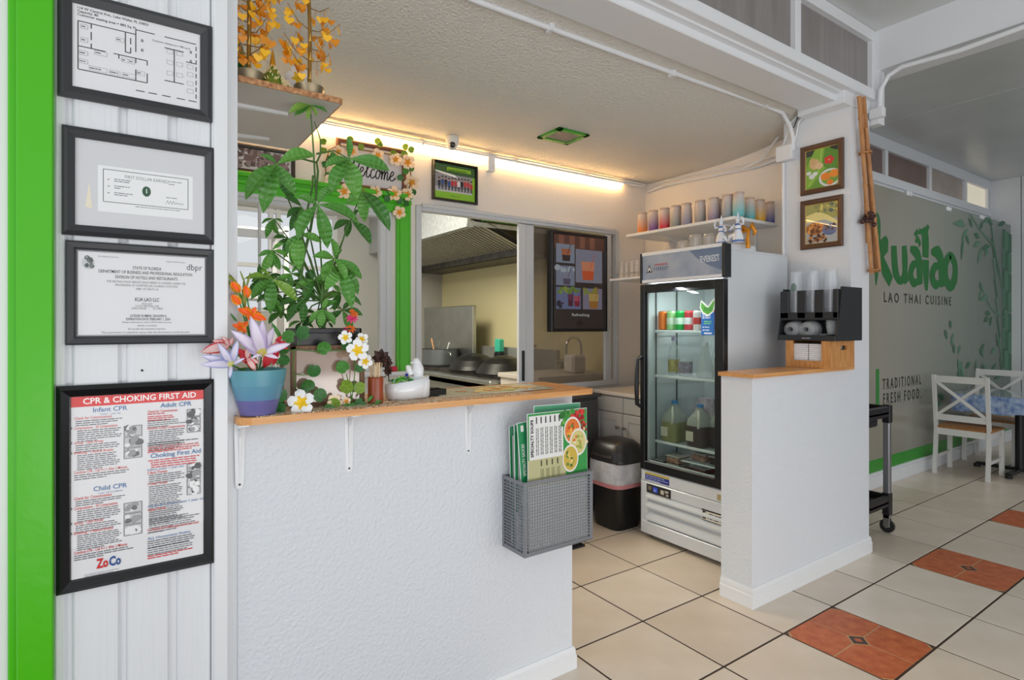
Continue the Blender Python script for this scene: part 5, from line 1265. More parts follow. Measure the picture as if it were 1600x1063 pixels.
# header: y from ZT
b = B(); b.cbox((-.012, -h2-.002, 1.675), (.055, -h2+.016, 1.872), .003); obj('header_end', b, blackpl, fr); b = B(); b.cbox((-.012, h2-.014, 1.675), (.03, h2+.002, 1.872), .003); obj('header_end', b, blackpl, fr)
b = B(); b.cbox((-.010, -h2+.016, 1.675), (.03, h2-.014, 1.695), .003); b.cbox((-.010, -h2+.016, 1.852), (.03, h2-.014, 1.874), .003); obj('header_trim', b, trimw, fr)
b = B(); b.box((-.002, -h2+.014, 1.69), (.028, h2-.012, 1.86)); obj('header_panel', b, mat('header_blue_grey', (146, 160, 184), .25, noise=.18, nscale=9, c2=(176, 184, 198)), fr)
pr = Pr((-.003, h2-.012, 1.695), (0, -1, 0), (0, 0, 1), (-1, 0, 0), fw-.026, .157)
pr.poly([(.62,1),(.7,.7),(.85,.35),(1,.12),(1,1)], (104,124,156)); pr.up(); pr.text('EVEREST', .74,.50,.052,(206,214,226),'l',bold=.02,shear=-.35,wid=.22); 
pr.poly([(.055,.30),(.10,.62),(.145,.30)],(30,34,44)); pr.up(); pr.poly([(.07,.34),(.10,.54),(.13,.34)],(236,238,240)); pr.up(); pr.poly([(.085,.34),(.10,.44),(.115,.34)],(40,44,56)); pr.text('E V E R E S T', .16,.36,.030,(60,76,110),'l',bold=.02,wid=.19); pr.text('WWW.EVERESTREF.COM', .17,.56,.016,(206,50,60),'l',bold=.02,wid=.17)
pr.make('header_logo', fr)
# door
b = B(); z0, z1 = .452, 1.665
fwid = .052
b.cbox((-.014, -h2+.002, z0), (.028, -h2+fwid+.012, z1), .003); b.cbox((-.014, h2-fwid+.012, z0), (.028, h2-.002, z1), .003); b.cbox((-.014, -h2+fwid+.01, z1-.055), (.028, h2-fwid+.014, z1), .003); b.cbox((-.014, -h2+fwid+.01, z0), (.028, h2-fwid+.014, z0+.055), .003)
door = obj('door', b, mat('door_black', (28, 29, 32), .28), fr)
b = B(); b.box((0, -h2+fwid+.01, z0+.05), (.004, h2-fwid+.014, z1-.05)); obj('pane', b, glassmat('fridge_glass', (236, 242, 240), 1.5, 1.1), door)
b = B(); b.cbox((.004, h2-fwid-.01, z0+.055), (.02, h2-fwid+.004, z1-.055), .002); b.cbox((.004, -h2+fwid+.02, z0+.053), (.02, h2-fwid, z0+.062), .002); obj('inner_trim', b, alu, door)
b = B(); b.tube([(-.012, h2-.012, 1.19), (-.05, h2-.010, 1.17), (-.055, h2-.010, .98), (-.05, h2-.010, .88), (-.012, h2-.012, .86)], .014, 10); obj('handle', b, blackpl, door)
pr = Pr((-.0015, -h2+fwid+.125, 1.34), (0, -1, 0), (0, 0, 1), (-1, 0, 0), .11, .22)
pr.rect(.12,.0,.95,.62,(38,110,190)); pr.up(); [pr.lines(.2,.86,y,1,.01,.006,(220,232,244)) for y in (.55,.50,.45,.20,.12)]; pr.lines(.3,.8,.35,2,.012,.006,(120,214,110)); pr.rect(.3,.03,.8,.07,(230,236,244))
pr.poly([(.1,.95),(.02,.75),(.2,.58),(.55,.5),(.9,.62),(1.02,.85),(.98,1.0),(.8,.92),(.55,.78),(.3,.88)],(236,242,236)); pr.up(); pr.poly([(.13,.9),(.08,.75),(.25,.62),(.55,.55),(.85,.65),(.95,.85),(.93,.94),(.8,.86),(.55,.72),(.3,.82)],(84,170,60)); pr.up(); pr.text('ECO',.3,.66,.026,(30,120,60),'l',bold=.02); pr.make('eco_sticker', door, 'green leaf over blue sticker')
# grille
b = B(); b.cbox((-.01, -h2+.002, .03), (.03, h2-.002, .115), .006); b.cbox((-.006, -h2+.004, .372), (.03, h2-.004, .448), .005); b.box((.012, -h2+.004, .11), (.03, h2-.004, .38)); b.cbox((-.008,-h2+.004,.305),(.02,h2-.004,.37),.004); b.box((-.006, h2-.06, .11), (.02, h2-.004, .38))
obj('lower_front', b, fwm, fr)
for z in (.125, .205, .265):
    b = B(); b.prism([(-.014, z+.0), (.012, z+.05), (.012, z+.058), (-.014, z+.012)], -h2+.006, h2-.05, 0, Matrix(((1,0,0,0),(0,0,1,0),(0,1,0,0),(0,0,0,1)))); obj('louver', b, fwm, fr)
pr = Pr((-.0085, h2-.055, .306), (0, -1, 0), (0, 0, 1), (-1, 0, 0), .20, .055)
pr.rect(0,0,1,1,(44,42,42)); pr.up(); pr.rect(.06,.3,.2,.8,(120,110,96)); pr.rect(.27,.2,.46,.8,(60,90,220)); pr.rect(.58,.2,.72,.7,(196,190,180)); pr.rect(.76,.5,.9,.75,(196,190,180)); pr.rect(.8,.15,.9,.35,(196,190,180)); pr.up(); pr.text('36',.30,.3,.02,(220,230,255),'l'); pr.make('control_panel', fr)
pr = Pr((-.0065, h2-.04, .385), (0, -1, 0), (0, 0, 1), (-1, 0, 0), .20, .052); pr.rect(0,0,1,.72,(40,50,140)); pr.rect(0,.72,1,1,(196,176,90)); pr.up(); pr.lines(.03,.95,.5,3,.012,.005,(170,180,220)); pr.make('energy_label', fr)
pr = Pr((-.0085, -h2+.155, .245), (0, -1, 0), (0, 0, 1), (-1, 0, 0), .145, .065); pr.rect(0,0,1,1,(230,226,214)); pr.rect(0,.86,1,1.0,(30,30,30)); pr.rect(0,0,1,.06,(60,50,40)); pr.up(); pr.text('E',.04,.16,.062,(30,30,30),'l',bold=.03,wid=.16); pr.text('VEREST',.23,.22,.046,(30,30,30),'l',bold=.03,wid=.72); pr.make('badge', fr, 'cream badge reading EVEREST')
b = B(); b.box((-.008,-h2+.02,.385),(-.0055,-h2+.05,.42)); obj('warning_sticker', b, mat('sticker_tan', (176, 160, 120), .5), fr)
b = B()
for sy in (-1, 1):
    for x in (.06, D_-.06): b.lathe([(.018, 0), (.022, .03)], (x, sy*(h2-.05), 0), 12); b.lathe([(0, 0), (.018, 0)], (x, sy*(h2-.05), 0), 12)
obj('feet', b, blackpl, fr)
# shelves (white wire/board)
SH = [1.356, 1.062, .632]
for z in SH:
    b = B(); b.cbox((.06, -h2+ww+.006, z-.006), (.075, h2-ww-.03, z+.010), .002)
    for i in range(14):
        y = -h2+ww+.02+i*(fw-2*ww-.05)/13; b.tube([(.07, y, z), (D_-.05, y, z)], .003, 4)
    b.tube([(D_-.06, -h2+ww+.006, z), (D_-.06, h2-ww-.006, z)], .004, 6); obj('wire_shelf', b, trimw, fr)
b = B(); b.tube([(.06, .08, .465), (.06, .08, .545), (.065, -h2+.04, .545)], .005, 6)
for i in range(12): b.tube([(.06, .07-i*.028, .545), (.35, .07-i*.028, .545)], .0035, 4)
b.tube([(.35, .08, .465), (.35, .08, .545), (.35, -h2+.04, .545)], .005, 6); obj('low_rack', b, trimw, fr)
for y in (h2-ww-.012,):
    b = B(); b.box((.09, y, .5), (.10, y+.004, 1.66)); b.box((.30,y,.5),(.31,y+.004,1.66)); obj('shelf_rail', b, mat('rail_dark', (90, 90, 88), .5), fr)
FL = fr.location
def inf(x, y, z): return (FL.x+x, FL.y+y, z)
# cans on the top shelf
def can_thing(px, c, label, hgt=.122, r_=.031, band=None, x=.10):
    p = P(px, 515, X=FL.x+x)
    t = thing('drink_can', (FL.x+x, p.y, SH[0]+.011), label, 'can', None)
    b = B(); b.lathe([(0, 0), (r_*.8, 0), (r_, .006), (r_, hgt*.30), ], n=18, m=0); b.lathe([(r_, hgt*.30), (r_, hgt*.65)], n=18, m=1); b.lathe([(r_, hgt*.65), (r_, hgt-.01), (r_*.82, hgt)], n=18, m=0); obj('can_body', b, [mat('can_%d_%d_%d' % c, c, .3, metal=.2), mat('can_%d_%d_%d' % (band or c), band or c, .3, metal=.2)], t)
    b = B(); b.lathe([(r_*.82, hgt), (r_*.82, hgt+.002), (r_*.7, hgt-.003), (0, hgt-.003)], n=18); b.tube([(0, 0, hgt), (r_*.5, 0, hgt)], .004, 6); obj('can_lid', b, steel, t)
can_thing(1036, (236, 120, 40), 'orange can at the left end of the top fridge shelf')
can_thing(1049, (150, 196, 130), 'pale green can beside the orange can', band=(210, 220, 200))
can_thing(1063, (36, 160, 70), 'bright green can on the top fridge shelf', band=(220, 240, 220))
can_thing(1077, (206, 60, 70), 'red and white can right of the bright green can', band=(236, 236, 236))
can_thing(1091, (226, 214, 214), 'white can with red band in the middle of the top fridge shelf', band=(200, 60, 60))
can_thing(1104, (226, 226, 226), 'silver can directly below the leaf sticker', band=(180, 190, 200))
can_thing(1116, (196, 50, 56), 'red can nearest the right edge of the fridge door', band=(226, 160, 150))
# bottles and cups on the middle shelf
def bottle(px, prof, m, name, label, cat, z, x=.14, cap=None, lab=None):
    p = P(px, 560, X=FL.x+x); t = thing(name, (FL.x+x, p.y, z+.011), label, cat)
    b = B(); b.lathe(prof, n=20); obj('body', b, m, t); hh = prof[-1][1]
    if cap: b = B(); b.lathe([(cap[0], hh-.012), (cap[0], hh+.014), (0, hh+.014)], n=16); obj('cap', b, cap[1], t)
    if lab: 
        zz = [q for q in prof if q[0] == max(w for w, _ in prof)][0]; b = B(); b.lathe([(zz[0]+.001, lab[0]), (zz[0]+.001, lab[1])], n=20); obj('label_band', b, lab[2], t)
    return t
clearpl = glassmat('clear_plastic', (246, 248, 248), 1.4, 1.6, haze=.22, hazec=(226, 226, 224))
bottle(1053, [(0, 0), (.036, 0), (.037, .12), (.030, .17), (.014, .20), (.014, .235)], clearpl, 'sauce_bottle', 'clear sauce bottle with yellow label on the middle fridge shelf', 'bottle', SH[1], cap=(.016, mat('cap_lilac', (180, 170, 200), .5)), lab=(.02, .10, mat('label_yellow', (196, 180, 110), .6, noise=.3, nscale=40)))
bottle(1071, [(0, 0), (.040, 0), (.044, .10), (.044, .115)], clearpl, 'plastic_tub', 'clear tub with purple print on the middle fridge shelf', 'tub', SH[1], x=.13, lab=(.02, .09, mat('label_mauve', (172, 160, 176), .6, noise=.3, nscale=60)))
bottle(1102, [(0, 0), (.055, 0), (.050, .06), (.030, .14), (.018, .19), (.018, .205)], clearpl, 'glass_carafe', 'clear cone shaped carafe on the middle fridge shelf', 'carafe', SH[1], x=.16, cap=(.019, trimw))
bottle(1122, [(0, 0), (.036, 0), (.037, .13), (.016, .19), (.014, .23)], clearpl, 'water_bottle', 'clear bottle at the right end of the middle fridge shelf', 'bottle', SH[1], x=.16, cap=(.015, mat('cap_red', (190, 60, 50), .5)))
t = thing('snack_bag', inf(.38, -.10, SH[1]+.011), 'reddish snack bag standing at the back of the middle fridge shelf', 'bag'); b = B(); b.tube([(0, 0, 0), (0, 0, .04), (0, 0, .15), (0, 0, .21)], [.06, .075, .07, .05], 12); obj('bag_body', b, mat('bag_maroon', (150, 84, 74), .35, noise=.5, nscale=20, c2=(200, 180, 170)), t)
t = thing('snack_bag', inf(.36, .08, SH[2]+.011), 'purple and white packets behind the gallon jugs', 'bag'); b = B(); b.tube([(0, 0, 0), (0, 0, .05), (0, 0, .20), (0, 0, .27)], [.07, .09, .08, .05], 12); obj('bag_body', b, mat('bag_purple', (150, 120, 140), .35, noise=.5, nscale=20, c2=(206, 196, 196)), t)
def jug(px, c, label, x=.13, w=.068, lb=True):
    p = P(px, 690, X=FL.x+x); t = thing('gallon_jug', (FL.x+x, p.y, SH[2]+.011), label, 'jug')
    jm = mat('jug_%d_%d_%d' % c, c, .3, spec=.6)
    def ring(w_, z, n=20, e=.45): return [(w_*math.copysign(abs(math.cos(a))**e, math.cos(a)), w_*math.copysign(abs(math.sin(a))**e, math.sin(a)), z) for a in [2*math.pi*i/n for i in range(n)]]
    b = B(); lv = [(w*.92, 0), (w, .012), (w, .13), (w*.92, .165), (w*.62, .205), (.022, .232), (.020, .25)]; R_ = [ring(w_, z, e=.45 if z < .18 else 1) for w_, z in lv]; n = 20
    vs = [q for r_ in R_ for q in r_]
    low = [(i*n+j, i*n+(j+1) % n, (i+1)*n+(j+1) % n, (i+1)*n+j) for i in range(2) for j in range(n)]; up_ = [(i*n+j, i*n+(j+1) % n, (i+1)*n+(j+1) % n, (i+1)*n+j) for i in range(2, 6) for j in range(n)]
    b.add(vs, low+[tuple(range(n-1, -1, -1))], 0, True); b.add(vs, up_, 1, True)
    obj('jug_body', b, [jm, glassmat('milky_plastic', (220, 224, 220), 1.4, 1.0, haze=.55, hazec=(206, 208, 200))], t)
    b = B(); b.tube([(-w*.5, -w*.2, .222), (-w*1.0, -w*.6, .21), (-w*1.05, -w*.7, .16), (-w*.9, -w*.5, .12)], [.007, .009, .009, .008], 8); obj('handle', b, mat('milk_handle', (210, 208, 196), .5), t)
    b = B(); b.lathe([(.021, .242), (.021, .262), (0, .262)], n=16); obj('cap', b, mat('cap_blue', (70, 140, 206), .5), t)
    if lb: b = B(); b.box((-w-.0015, .0, .035), (-w-.0005, .055, .095)); obj('paper_label', b, mat('jug_label', (206, 200, 180), .7), t)
jug(1054, (150, 148, 106), 'gallon jug of pale green drink on the lower fridge shelf')
jug(1094, (72, 60, 62), 'gallon jug of dark drink right of the green one')
jug(1128, (84, 70, 70), 'dark gallon jug partly hidden by the right door frame', x=.20, lb=False)
def tub(px, x, z, label, m2, w=.085, h=.05, d=.06):
    p = P(px, 720, X=FL.x+x); t = thing('food_container', (FL.x+x, p.y, z), label, 'container')
    b = B(); b.cbox((-d, -w/2, 0), (d, w/2, h*.8), .008); obj('food', b, m2, t)
    b = B(); b.cbox((-d-.002, -w/2-.003, h*.8), (d+.002, w/2+.003, h), .004); obj('lid', b, mat('clear_lid', (170, 160, 156), .15, spec=.7), t)
mc = mat('braised_contents', (120, 70, 58), .4, noise=.6, nscale=50, c2=(190, 150, 130)); md = mat('dark_contents', (70, 52, 44), .4, noise=.5, nscale=50)
tub(1037, .12, .463, 'small dark food container at the left of the fridge floor', md); tub(1060, .10, .463, 'clear container of reddish food beside the rack, lower of two', mc, .10); tub(1060, .10, .515, 'clear container of reddish food beside the rack, upper of two', mc, .10)
tub(1100, .16, .552, 'long food box on the low wire rack', mc, .11); tub(1125, .16, .552, 'brown food box on the rack by the right frame', md, .08); tub(1098, .20, .463, 'red topped container standing below the low rack', mat('red_contents', (150, 60, 50), .4, noise=.4, nscale=40), .12, .035)
# ---------------------------------------------------------------- glassware and figurines on the fridge
topz = 1.8755
def tumbler(px, label, h, r_, x=.10):
    p = P(px, 380, X=FL.x+x); t = thing('glass_jar', (FL.x+x, p.y, topz), label, 'glass')
    b = B(); b.lathe([(0, 0), (r_*.8, 0), (r_, .01), (r_, h*.75), (r_*.8, h), (r_*.76, h), (r_*.94, h*.74), (r_*.94, .014), (0, .01)], n=20); obj('glass_body', b, glassmat('jar_glass', (250, 248, 246), 1.5, 1.8, haze=.16, hazec=(240, 236, 230)), t)
tumbler(1067, 'short clear glass jar nearest the left front of the fridge top', .06, .036); tumbler(1087, 'taller clear glass jar in the middle of the fridge top', .085, .042); tumbler(1108, 'clear glass jar behind the white figurines', .08, .034)
def figurine(px, label, mirror, gp, x=.07):
    p = P(px, 380, X=FL.x+x); t = thing('dancer_figurine', (FL.x+x, p.y, topz), label, 'figurine', gp, rz=-math.pi/2)
    s_ = mirror; wh_ = mat('porcelain', (226, 230, 238), .2, coat=.5); bl_ = mat('cobalt_glaze', (74, 108, 180), .25, coat=.5); gl_ = mat('porcelain_gilt', (212, 182, 90), .3)
    b = B(); b.tube([(0, 0, 0), (0, 0, .03), (0, 0, .06), (0, 0, .075), (0, 0, .095), (0, 0, .108), (0, 0, .118)], [.034, .030, .022, .014, .019, .014, .006], 14); b.ball((0, -.002, .128), (.0115, .012, .0145), 14, 10)
    b.tube([(-.017*s_, 0, .104), (-.036*s_, -.006, .100), (-.040*s_, -.008, .124), (-.028*s_, -.012, .142)], [.0085, .007, .006, .005], 8)
    b.tube([(.017*s_, 0, .104), (.034*s_, -.006, .088), (.044*s_, -.016, .075), (.036*s_, -.026, .070)], [.0085, .007, .006, .005], 8)
    b.tube([(.01*s_, -.01, .045), (.04*s_, -.02, .035), (.05*s_, -.012, .012)], [.014, .011, .006], 10); b.ball((0, -.0135, .127), (.0018, .003, .003), 6, 5)
    obj('body', b, wh_, t)
    b = B(); b.lathe([(.013, 0), (.012, .006), (.008, .014), (.0045, .022), (.003, .032), (0, .042)], (0, 0, .136), 14); obj('crown', b, wh_, t)
    b = B(); b.lathe([(.0185, 0), (.0195, .007), (.014, .014), (.008, .016)], (0, 0, .094), 14); b.lathe([(.0155, 0), (.0165, .006)], (0, 0, .073), 14); b.lathe([(.035, .0), (.036, .006), (.032, .012)], (0, 0, .001), 14); b.ball((.036*s_, -.026, .068), .005, 8, 6); obj('blue_sash', b, bl_, t)
    b = B(); b.ball((-.004, -.0118, .130), .0012, 6, 4); b.ball((.004, -.0118, .130), .0012, 6, 4); obj('eyes', b, blackpl, t)
figurine(1127, 'white and blue porcelain dancer figurine on the fridge, left one', 1, 'dancer figurines'); figurine(1153, 'white and blue porcelain dancer figurine on the fridge, right one beside the gold bow', -1, 'dancer figurines')
q = P(1170, 370, X=FL.x+.16); t = thing('gold_bow', (FL.x+.16, q.y, topz-.028), 'shiny orange gold ribbon bow with hanging tails on the fridge top', 'ribbon', rz=-math.pi/2)
gb = mat('satin_gold', (214, 140, 28), .25, metal=.3); b = B()
b.tube([(-.005, 0, 0), (-.004, -.004, .06), (0, 0, .105)], [.014, .011, .007], 8); obj('ribbon_tail', b, gb, t)
b = B(); b.tube([(0, 0, .105), (-.03, -.01, .128), (-.035, 0, .10), (0, 0, .10)], [.006, .014, .012, .005], 8); b.tube([(0, 0, .105), (.025, -.008, .135), (.04, 0, .09), (.03, 0, .07)], [.006, .014, .012, .006], 8); b.ball((0, 0, .105), .011, 8, 6); obj('bow_loops', b, gb, t)
# ---------------------------------------------------------------- upper shelf and tumblers
US0, US1, UY0, UY1, UZ = 3.30, 3.80, 2.235, 3.20, 2.098
us = thing('wall_shelf', ((US0+US1)/2, (UY0+UY1)/2, UZ), 'white wall shelf holding the row of frosted coloured tumblers', 'shelf')
b = B(); b.cbox((US0, UY0, UZ-.010), (US1, UY1, UZ+.012), .003); obj('board', shifted(b, us.location), trimw, us)
for y in (2.40, 2.95):
    b = B(); b.bar((XS-.01, y, UZ-.012), (XS-.01, y, UZ-.20), .02, .004, up=(1, 0, 0)); b.bar((XS, y, UZ-.014), (US0+.12, y, UZ-.014), .02, .006); b.tube([(XS-.01, y, UZ-.19), (XS-.10, y, UZ-.10), (XS-.3, y, UZ-.018)], .006, 6); obj('shelf_bracket', shifted(b, us.location), trimw, us)
jars = [(1004, 'orange', (226, 136, 60), 0), (1021, 'purple', (126, 84, 150), 0), (1038.5, 'crimson', (206, 52, 78), 0), (1056, 'grey green', (150, 152, 148), 0), (1073, 'lilac grey', (150, 146, 168), 0), (1094, 'pale grey', (152, 150, 148), 0), (1115, 'mauve grey', (150, 134, 158), 0), (1137, 'blue grey', (140, 152, 160), 0), (1154, 'turquoise', (110, 186, 190), 0),
        (1171, 'teal', (90, 176, 178), 1), (1187, 'yellow', (222, 172, 50), 1), (1203, 'blue violet', (92, 98, 168), 1), (1064, 'pink', (206, 84, 130), 2), (1128, 'brown', (120, 78, 66), 2)]
pos_txt = {'orange': 'at the far left end', 'purple': 'second from the left', 'crimson': 'third from the left', 'grey green': 'right of the crimson one', 'lilac grey': 'left of the pale grey one', 'pale grey': 'in the middle of the row', 'mauve grey': 'right of the pale grey one', 'blue grey': 'left of the tall turquoise one', 'turquoise': 'tallest, at the shelf corner', 'teal': 'just right of the tallest one', 'yellow': 'second from the right end', 'blue violet': 'at the right end', 'pink': 'mostly hidden in the back row', 'brown': 'peeking from the back row'}
for px, cn, c, row in jars:
    if row == 0: p = P(px, 345, X=US0+.055); loc = (US0+.055, p.y, UZ+.0125)
    elif row == 1: p = P(px, 345, Y=UY0+.06); loc = (p.x, UY0+.06, UZ+.0125)
    else: p = P(px, 345, X=US0+.15); loc = (US0+.15, p.y, UZ+.0125)
    t = thing('frosted_tumbler', loc, '%s frosted tumbler on the high shelf, %s' % (cn, pos_txt[cn]), 'tumbler', 'frosted tumblers on the high shelf')
    h = .158; r_ = .038
    b = B(); b.lathe([(0, 0), (r_*.85, 0), (r_*.98, .008), (r_*1.02, .05), (r_*.98, .11), (r_*.86, h-.02), (r_*.84, h-.012)], n=24); obj('glass_body', b, ramp_mat('frost_%d_%d_%d' % c, c, (206, 192, 184), .02, .125, .35), t)
    b = B(); b.lathe([(r_*.84, h-.014), (r_*.93, h-.010), (r_*.93, h), (r_*.80, h), (r_*.78, h-.03), (0, h-.03)], n=24); obj('rim', b, mat('frost_rim', (196, 172, 156), .4), t)
# small shelf with clear glasses behind the fridge
t = thing('glass_shelf', (3.45, 2.98, 1.745), 'small white shelf with clear drinking glasses left of the fridge', 'shelf')
b = B(); b.cbox((-.33, -.24, -.008), (.35, .22, .008), .003); obj('board', b, trimw, t)
b = B(); b.tube([(-.325, .215, .04), (-.325, -.24, .04)], .002, 6); b.tube([(-.325, .215, .0), (-.325, .215, .04)], .002, 6); obj('guard_rail', b, steel, t)
for i, (px, lb) in enumerate(((972, 'leftmost'), (979.5, 'second'), (988, 'third'), (995, 'rightmost'))):
    p = P(px, 420, X=3.17); tt = thing('drinking_glass', (3.17, p.y, 1.7535), 'upturned clear drinking glass, %s on the small shelf left of the fridge' % lb, 'glass', 'clear glasses on the small shelf')
    b = B(); b.lathe([(.026, 0), (.021, .13), (0, .13)], n=18); b.lathe([(.024, .001), (.019, .126)], n=18); obj('glass_body', b, glassmat('tumbler_glass', (250, 248, 246), 1.5, 2.0, haze=.2, hazec=(240, 236, 230)), tt)
# wooden block + cable on wall left of the fridge
q = P(990, 517, X=XS-.02); b = B(); b.cbox((-.03, -.06, -.06), (0, .06, .06), .004); obj('wooden_box', b, wood, label='small orange wooden box on the side wall left of the fridge', cat='box').location = (XS-.002, q.y+.03, q.z)
# ---------------------------------------------------------------- pictures on the pillar
def prect(l, r_, tl, bl, tr, br, X):
    return P(l, 0, X=X).y, (P(l, bl, X=X).z+P(r_, br, X=X).z)/2, P(r_, 0, X=X).y, (P(l, tl, X=X).z+P(r_, tr, X=X).z)/2
def d_sweets(p):
    p.rect(0,0,1,1,(110,160,60)); p.rect(0,.84,.3,1,(60,70,60)); p.rect(.75,.8,1,1,(50,56,50)); p.up(); p.poly([(.3,1),(.7,1),(.62,.5),(.2,.1),(0,.0),(0,.55)],(140,186,70)); p.poly([(.6,1),(1,.85),(1,.3),(.5,.55)],(98,150,54)); p.up(); p.line([(.5,1),(.45,.5),(.1,.1)],.005,(190,220,120)); p.up()
    p.disc(.28,.62,.15,.13,(222,186,140),12,jit=.1); p.disc(.42,.56,.13,.08,(230,198,156),12); p.disc(.22,.70,.1,.09,(216,176,128),12); p.up(); p.disc(.20,.32,.10,.06,(226,228,232),12); p.disc(.30,.38,.08,.05,(236,238,240),12); p.disc(.10,.42,.08,.05,(226,228,232),12); p.up()
    p.disc(.75,.22,.34,.22,(226,228,230),24); p.up(); p.disc(.75,.22,.27,.17,(120,168,70),20); p.up(); p.disc(.62,.26,.15,.10,(240,140,44),10,jit=.12); p.disc(.88,.30,.15,.10,(244,150,50),10,jit=.12); p.disc(.75,.10,.10,.07,(236,130,40),10); p.up()
    for a in range(5): p.disc(.72+.09*math.cos(a*1.257),.66+.06*math.sin(a*1.257),.07,.05,(220,60,60),9)
    p.up(); p.disc(.72,.66,.03,.02,(240,190,80),8)
def d_insects(p):
    p.rect(0,0,1,1,(180,184,186)); p.rect(0,.6,1,1,(176,170,100)); p.up(); p.poly([(0,.72),(.4,.8),(.7,.68),(1,.5),(1,.42),(.6,.58),(0,.55)],(240,226,150)); p.blobs(.3,.75,1,.98,24,.012,[(226,214,120),(150,150,90),(96,110,110)]); p.up(); p.disc(.3,.38,.30,.16,(176,110,60),18); p.up(); p.blobs(.06,.30,.52,.48,40,.010,[(200,120,50),(110,60,34),(230,160,80)]); p.up(); p.disc(.75,.32,.22,.14,(90,110,160),18); p.up(); p.blobs(.6,.33,.92,.45,20,.008,[(60,50,60),(110,90,90)]); p.up(); p.blobs(.05,.02,.65,.22,50,.009,[(120,66,30),(196,136,80),(70,40,24)])
fm_ = mat('brown_gilt_frame', (92, 62, 42), .4); gi_ = mat('gilt_edge', (206, 170, 96), .3, metal=.5)
ya, z0, yb, z1 = prect(1251, 1318, 232, 306, 214, 295, XP-.012)
pictured('framed_dessert_photo', 'brown and gilt framed photo of orange sweets on banana leaf, upper of two', 'picture', ya, z0, yb, z1, XP-.002, .030, .02, fm_, d_sweets, face='X', inner=gi_)
ya, z0, yb, z1 = prect(1251, 1317, 316, 391, 303, 384, XP-.012)
pictured('framed_snack_photo', 'brown and gilt framed photo of fried snacks, lower of two on the pillar', 'picture', ya, z0, yb, z1, XP-.002, .030, .02, fm_, d_insects, face='X', inner=gi_)
# ---------------------------------------------------------------- bamboo poles
t = thing('bamboo_bundle', P(1355, 340, Y=YH-.04), 'tall bundle of tan bamboo poles tied together against the pillar edge', 'bamboo')
bam = mat('bamboo_tan', (200, 146, 92), .45, noise=.3, nscale=8, c2=(168, 108, 60), stretch=(10, 10, 1))
for k, (xt, xb, yt, yb_, dy) in enumerate(((1342, 1362, 150, 428, 0), (1349.5, 1369, 148, 426, .018), (1346, 1355, 152, 380, .03), (1353, 1374, 200, 424, -.012))):
    a = P(xt, yt, Y=YH-.035+dy)-t.location; q = P(xb, yb_, Y=YH-.035+dy)-t.location; pts = []; rs = []
    for i in range(8):
        f0 = i/8; f1 = (i+1)/8
        for f_, rr_ in ((f0+.002, .0145), (f0+.01, .0118), (f1-.01, .0118), (f1-.002, .0142)): pts.append(tuple(a.lerp(q, f_))); rs.append(rr_)
    b = B(); b.tube(pts, rs, 8); obj('pole', b, bam, t)
for (px, py) in ((1352, 239), (1366, 422)):
    c = P(px, py, Y=YH-.04)-t.location; b = B(); b.tube([(c.x+.036*math.cos(a), c.y+.03*math.sin(a), c.z+.004*math.sin(3*a)) for a in [2*math.pi*i/14 for i in range(14)]], .006, 6, closed=True); obj('cane_tie', b, bam, t)
c = P(1358, 343, Y=YH-.05)-t.location; b = B(); r = random.Random(3)
for i in range(26): b.ball((c.x+r.uniform(-.038, .038), c.y+r.uniform(-.025, .03), c.z+r.uniform(-.035, .035)), r.uniform(.008, .016), 8, 6)
obj('dark_knot', b, mat('knot_dark', (70, 36, 30), .4), t)
# ---------------------------------------------------------------- partition ledge, napkin box, cup organizer
b = B(); b.prism(rrect(2.565, YH-.025, 3.585, YH+.185, (.004, .004, .004, .01)), 1.138, 1.158); obj('ledge_top', b, wood, label='varnished wooden ledge on top of the half wall beside the fridge', cat='ledge', loc=(3.0, YH, 1.138), bevel=.003)
BX0, BX1, BY0, BY1, BZ = 3.215, 3.50, 1.595, 1.842, 1.159
nb = thing('napkin_box', ((BX0+BX1)/2, (BY0+BY1)/2, BZ), 'open bamboo box of white napkins under the black cup organizer', 'box')
bw = mat('bamboo_box_wood', (214, 156, 92), .4, noise=.3, nscale=6, c2=(186, 122, 62), stretch=(14, 14, 2)); hx = (BX1-BX0)/2; hy = (BY1-BY0)/2; H_ = .152
def panel_hole(b, M, w, h, x0, x1, z0, z1, t=.012):
    """board w x h in local x/z with a rectangular cut-out"""
    b.box((-w/2, 0, 0), (x0, t, h), 0, M); b.box((x1, 0, 0), (w/2, t, h), 0, M); b.box((x0, 0, 0), (x1, t, z0), 0, M)
    if z1 < h: b.box((x0, 0, z1), (x1, t, h), 0, M)
Mx = Matrix.Translation((-hx, 0, 0)) @ Matrix.Rotation(-math.pi/2, 4, 'Z')
b = B(); panel_hole(b, Mx, 2*hy, H_, -hy+.042, hy-.042, .04, H_); obj('front_panel', b, bw, nb)
b = B(); panel_hole(b, Matrix.Translation((.006, -hy-.0008, 0)), 2*hx-.0125, H_-.001, -.02, .05, H_*.66, H_*.82); obj('side_panel', b, bw, nb)
b = B(); b.box((-hx+.0125, hy-.012, 0), (hx-.0125, hy, H_)); obj('side_panel', b, bw, nb); b = B(); b.box((hx-.012, -hy, 0), (hx, hy, H_)); obj('back_panel', b, bw, nb); b = B(); b.box((-hx+.01, -hy+.01, 0), (hx-.01, hy-.01, .01)); obj('bottom_panel', b, bw, nb)
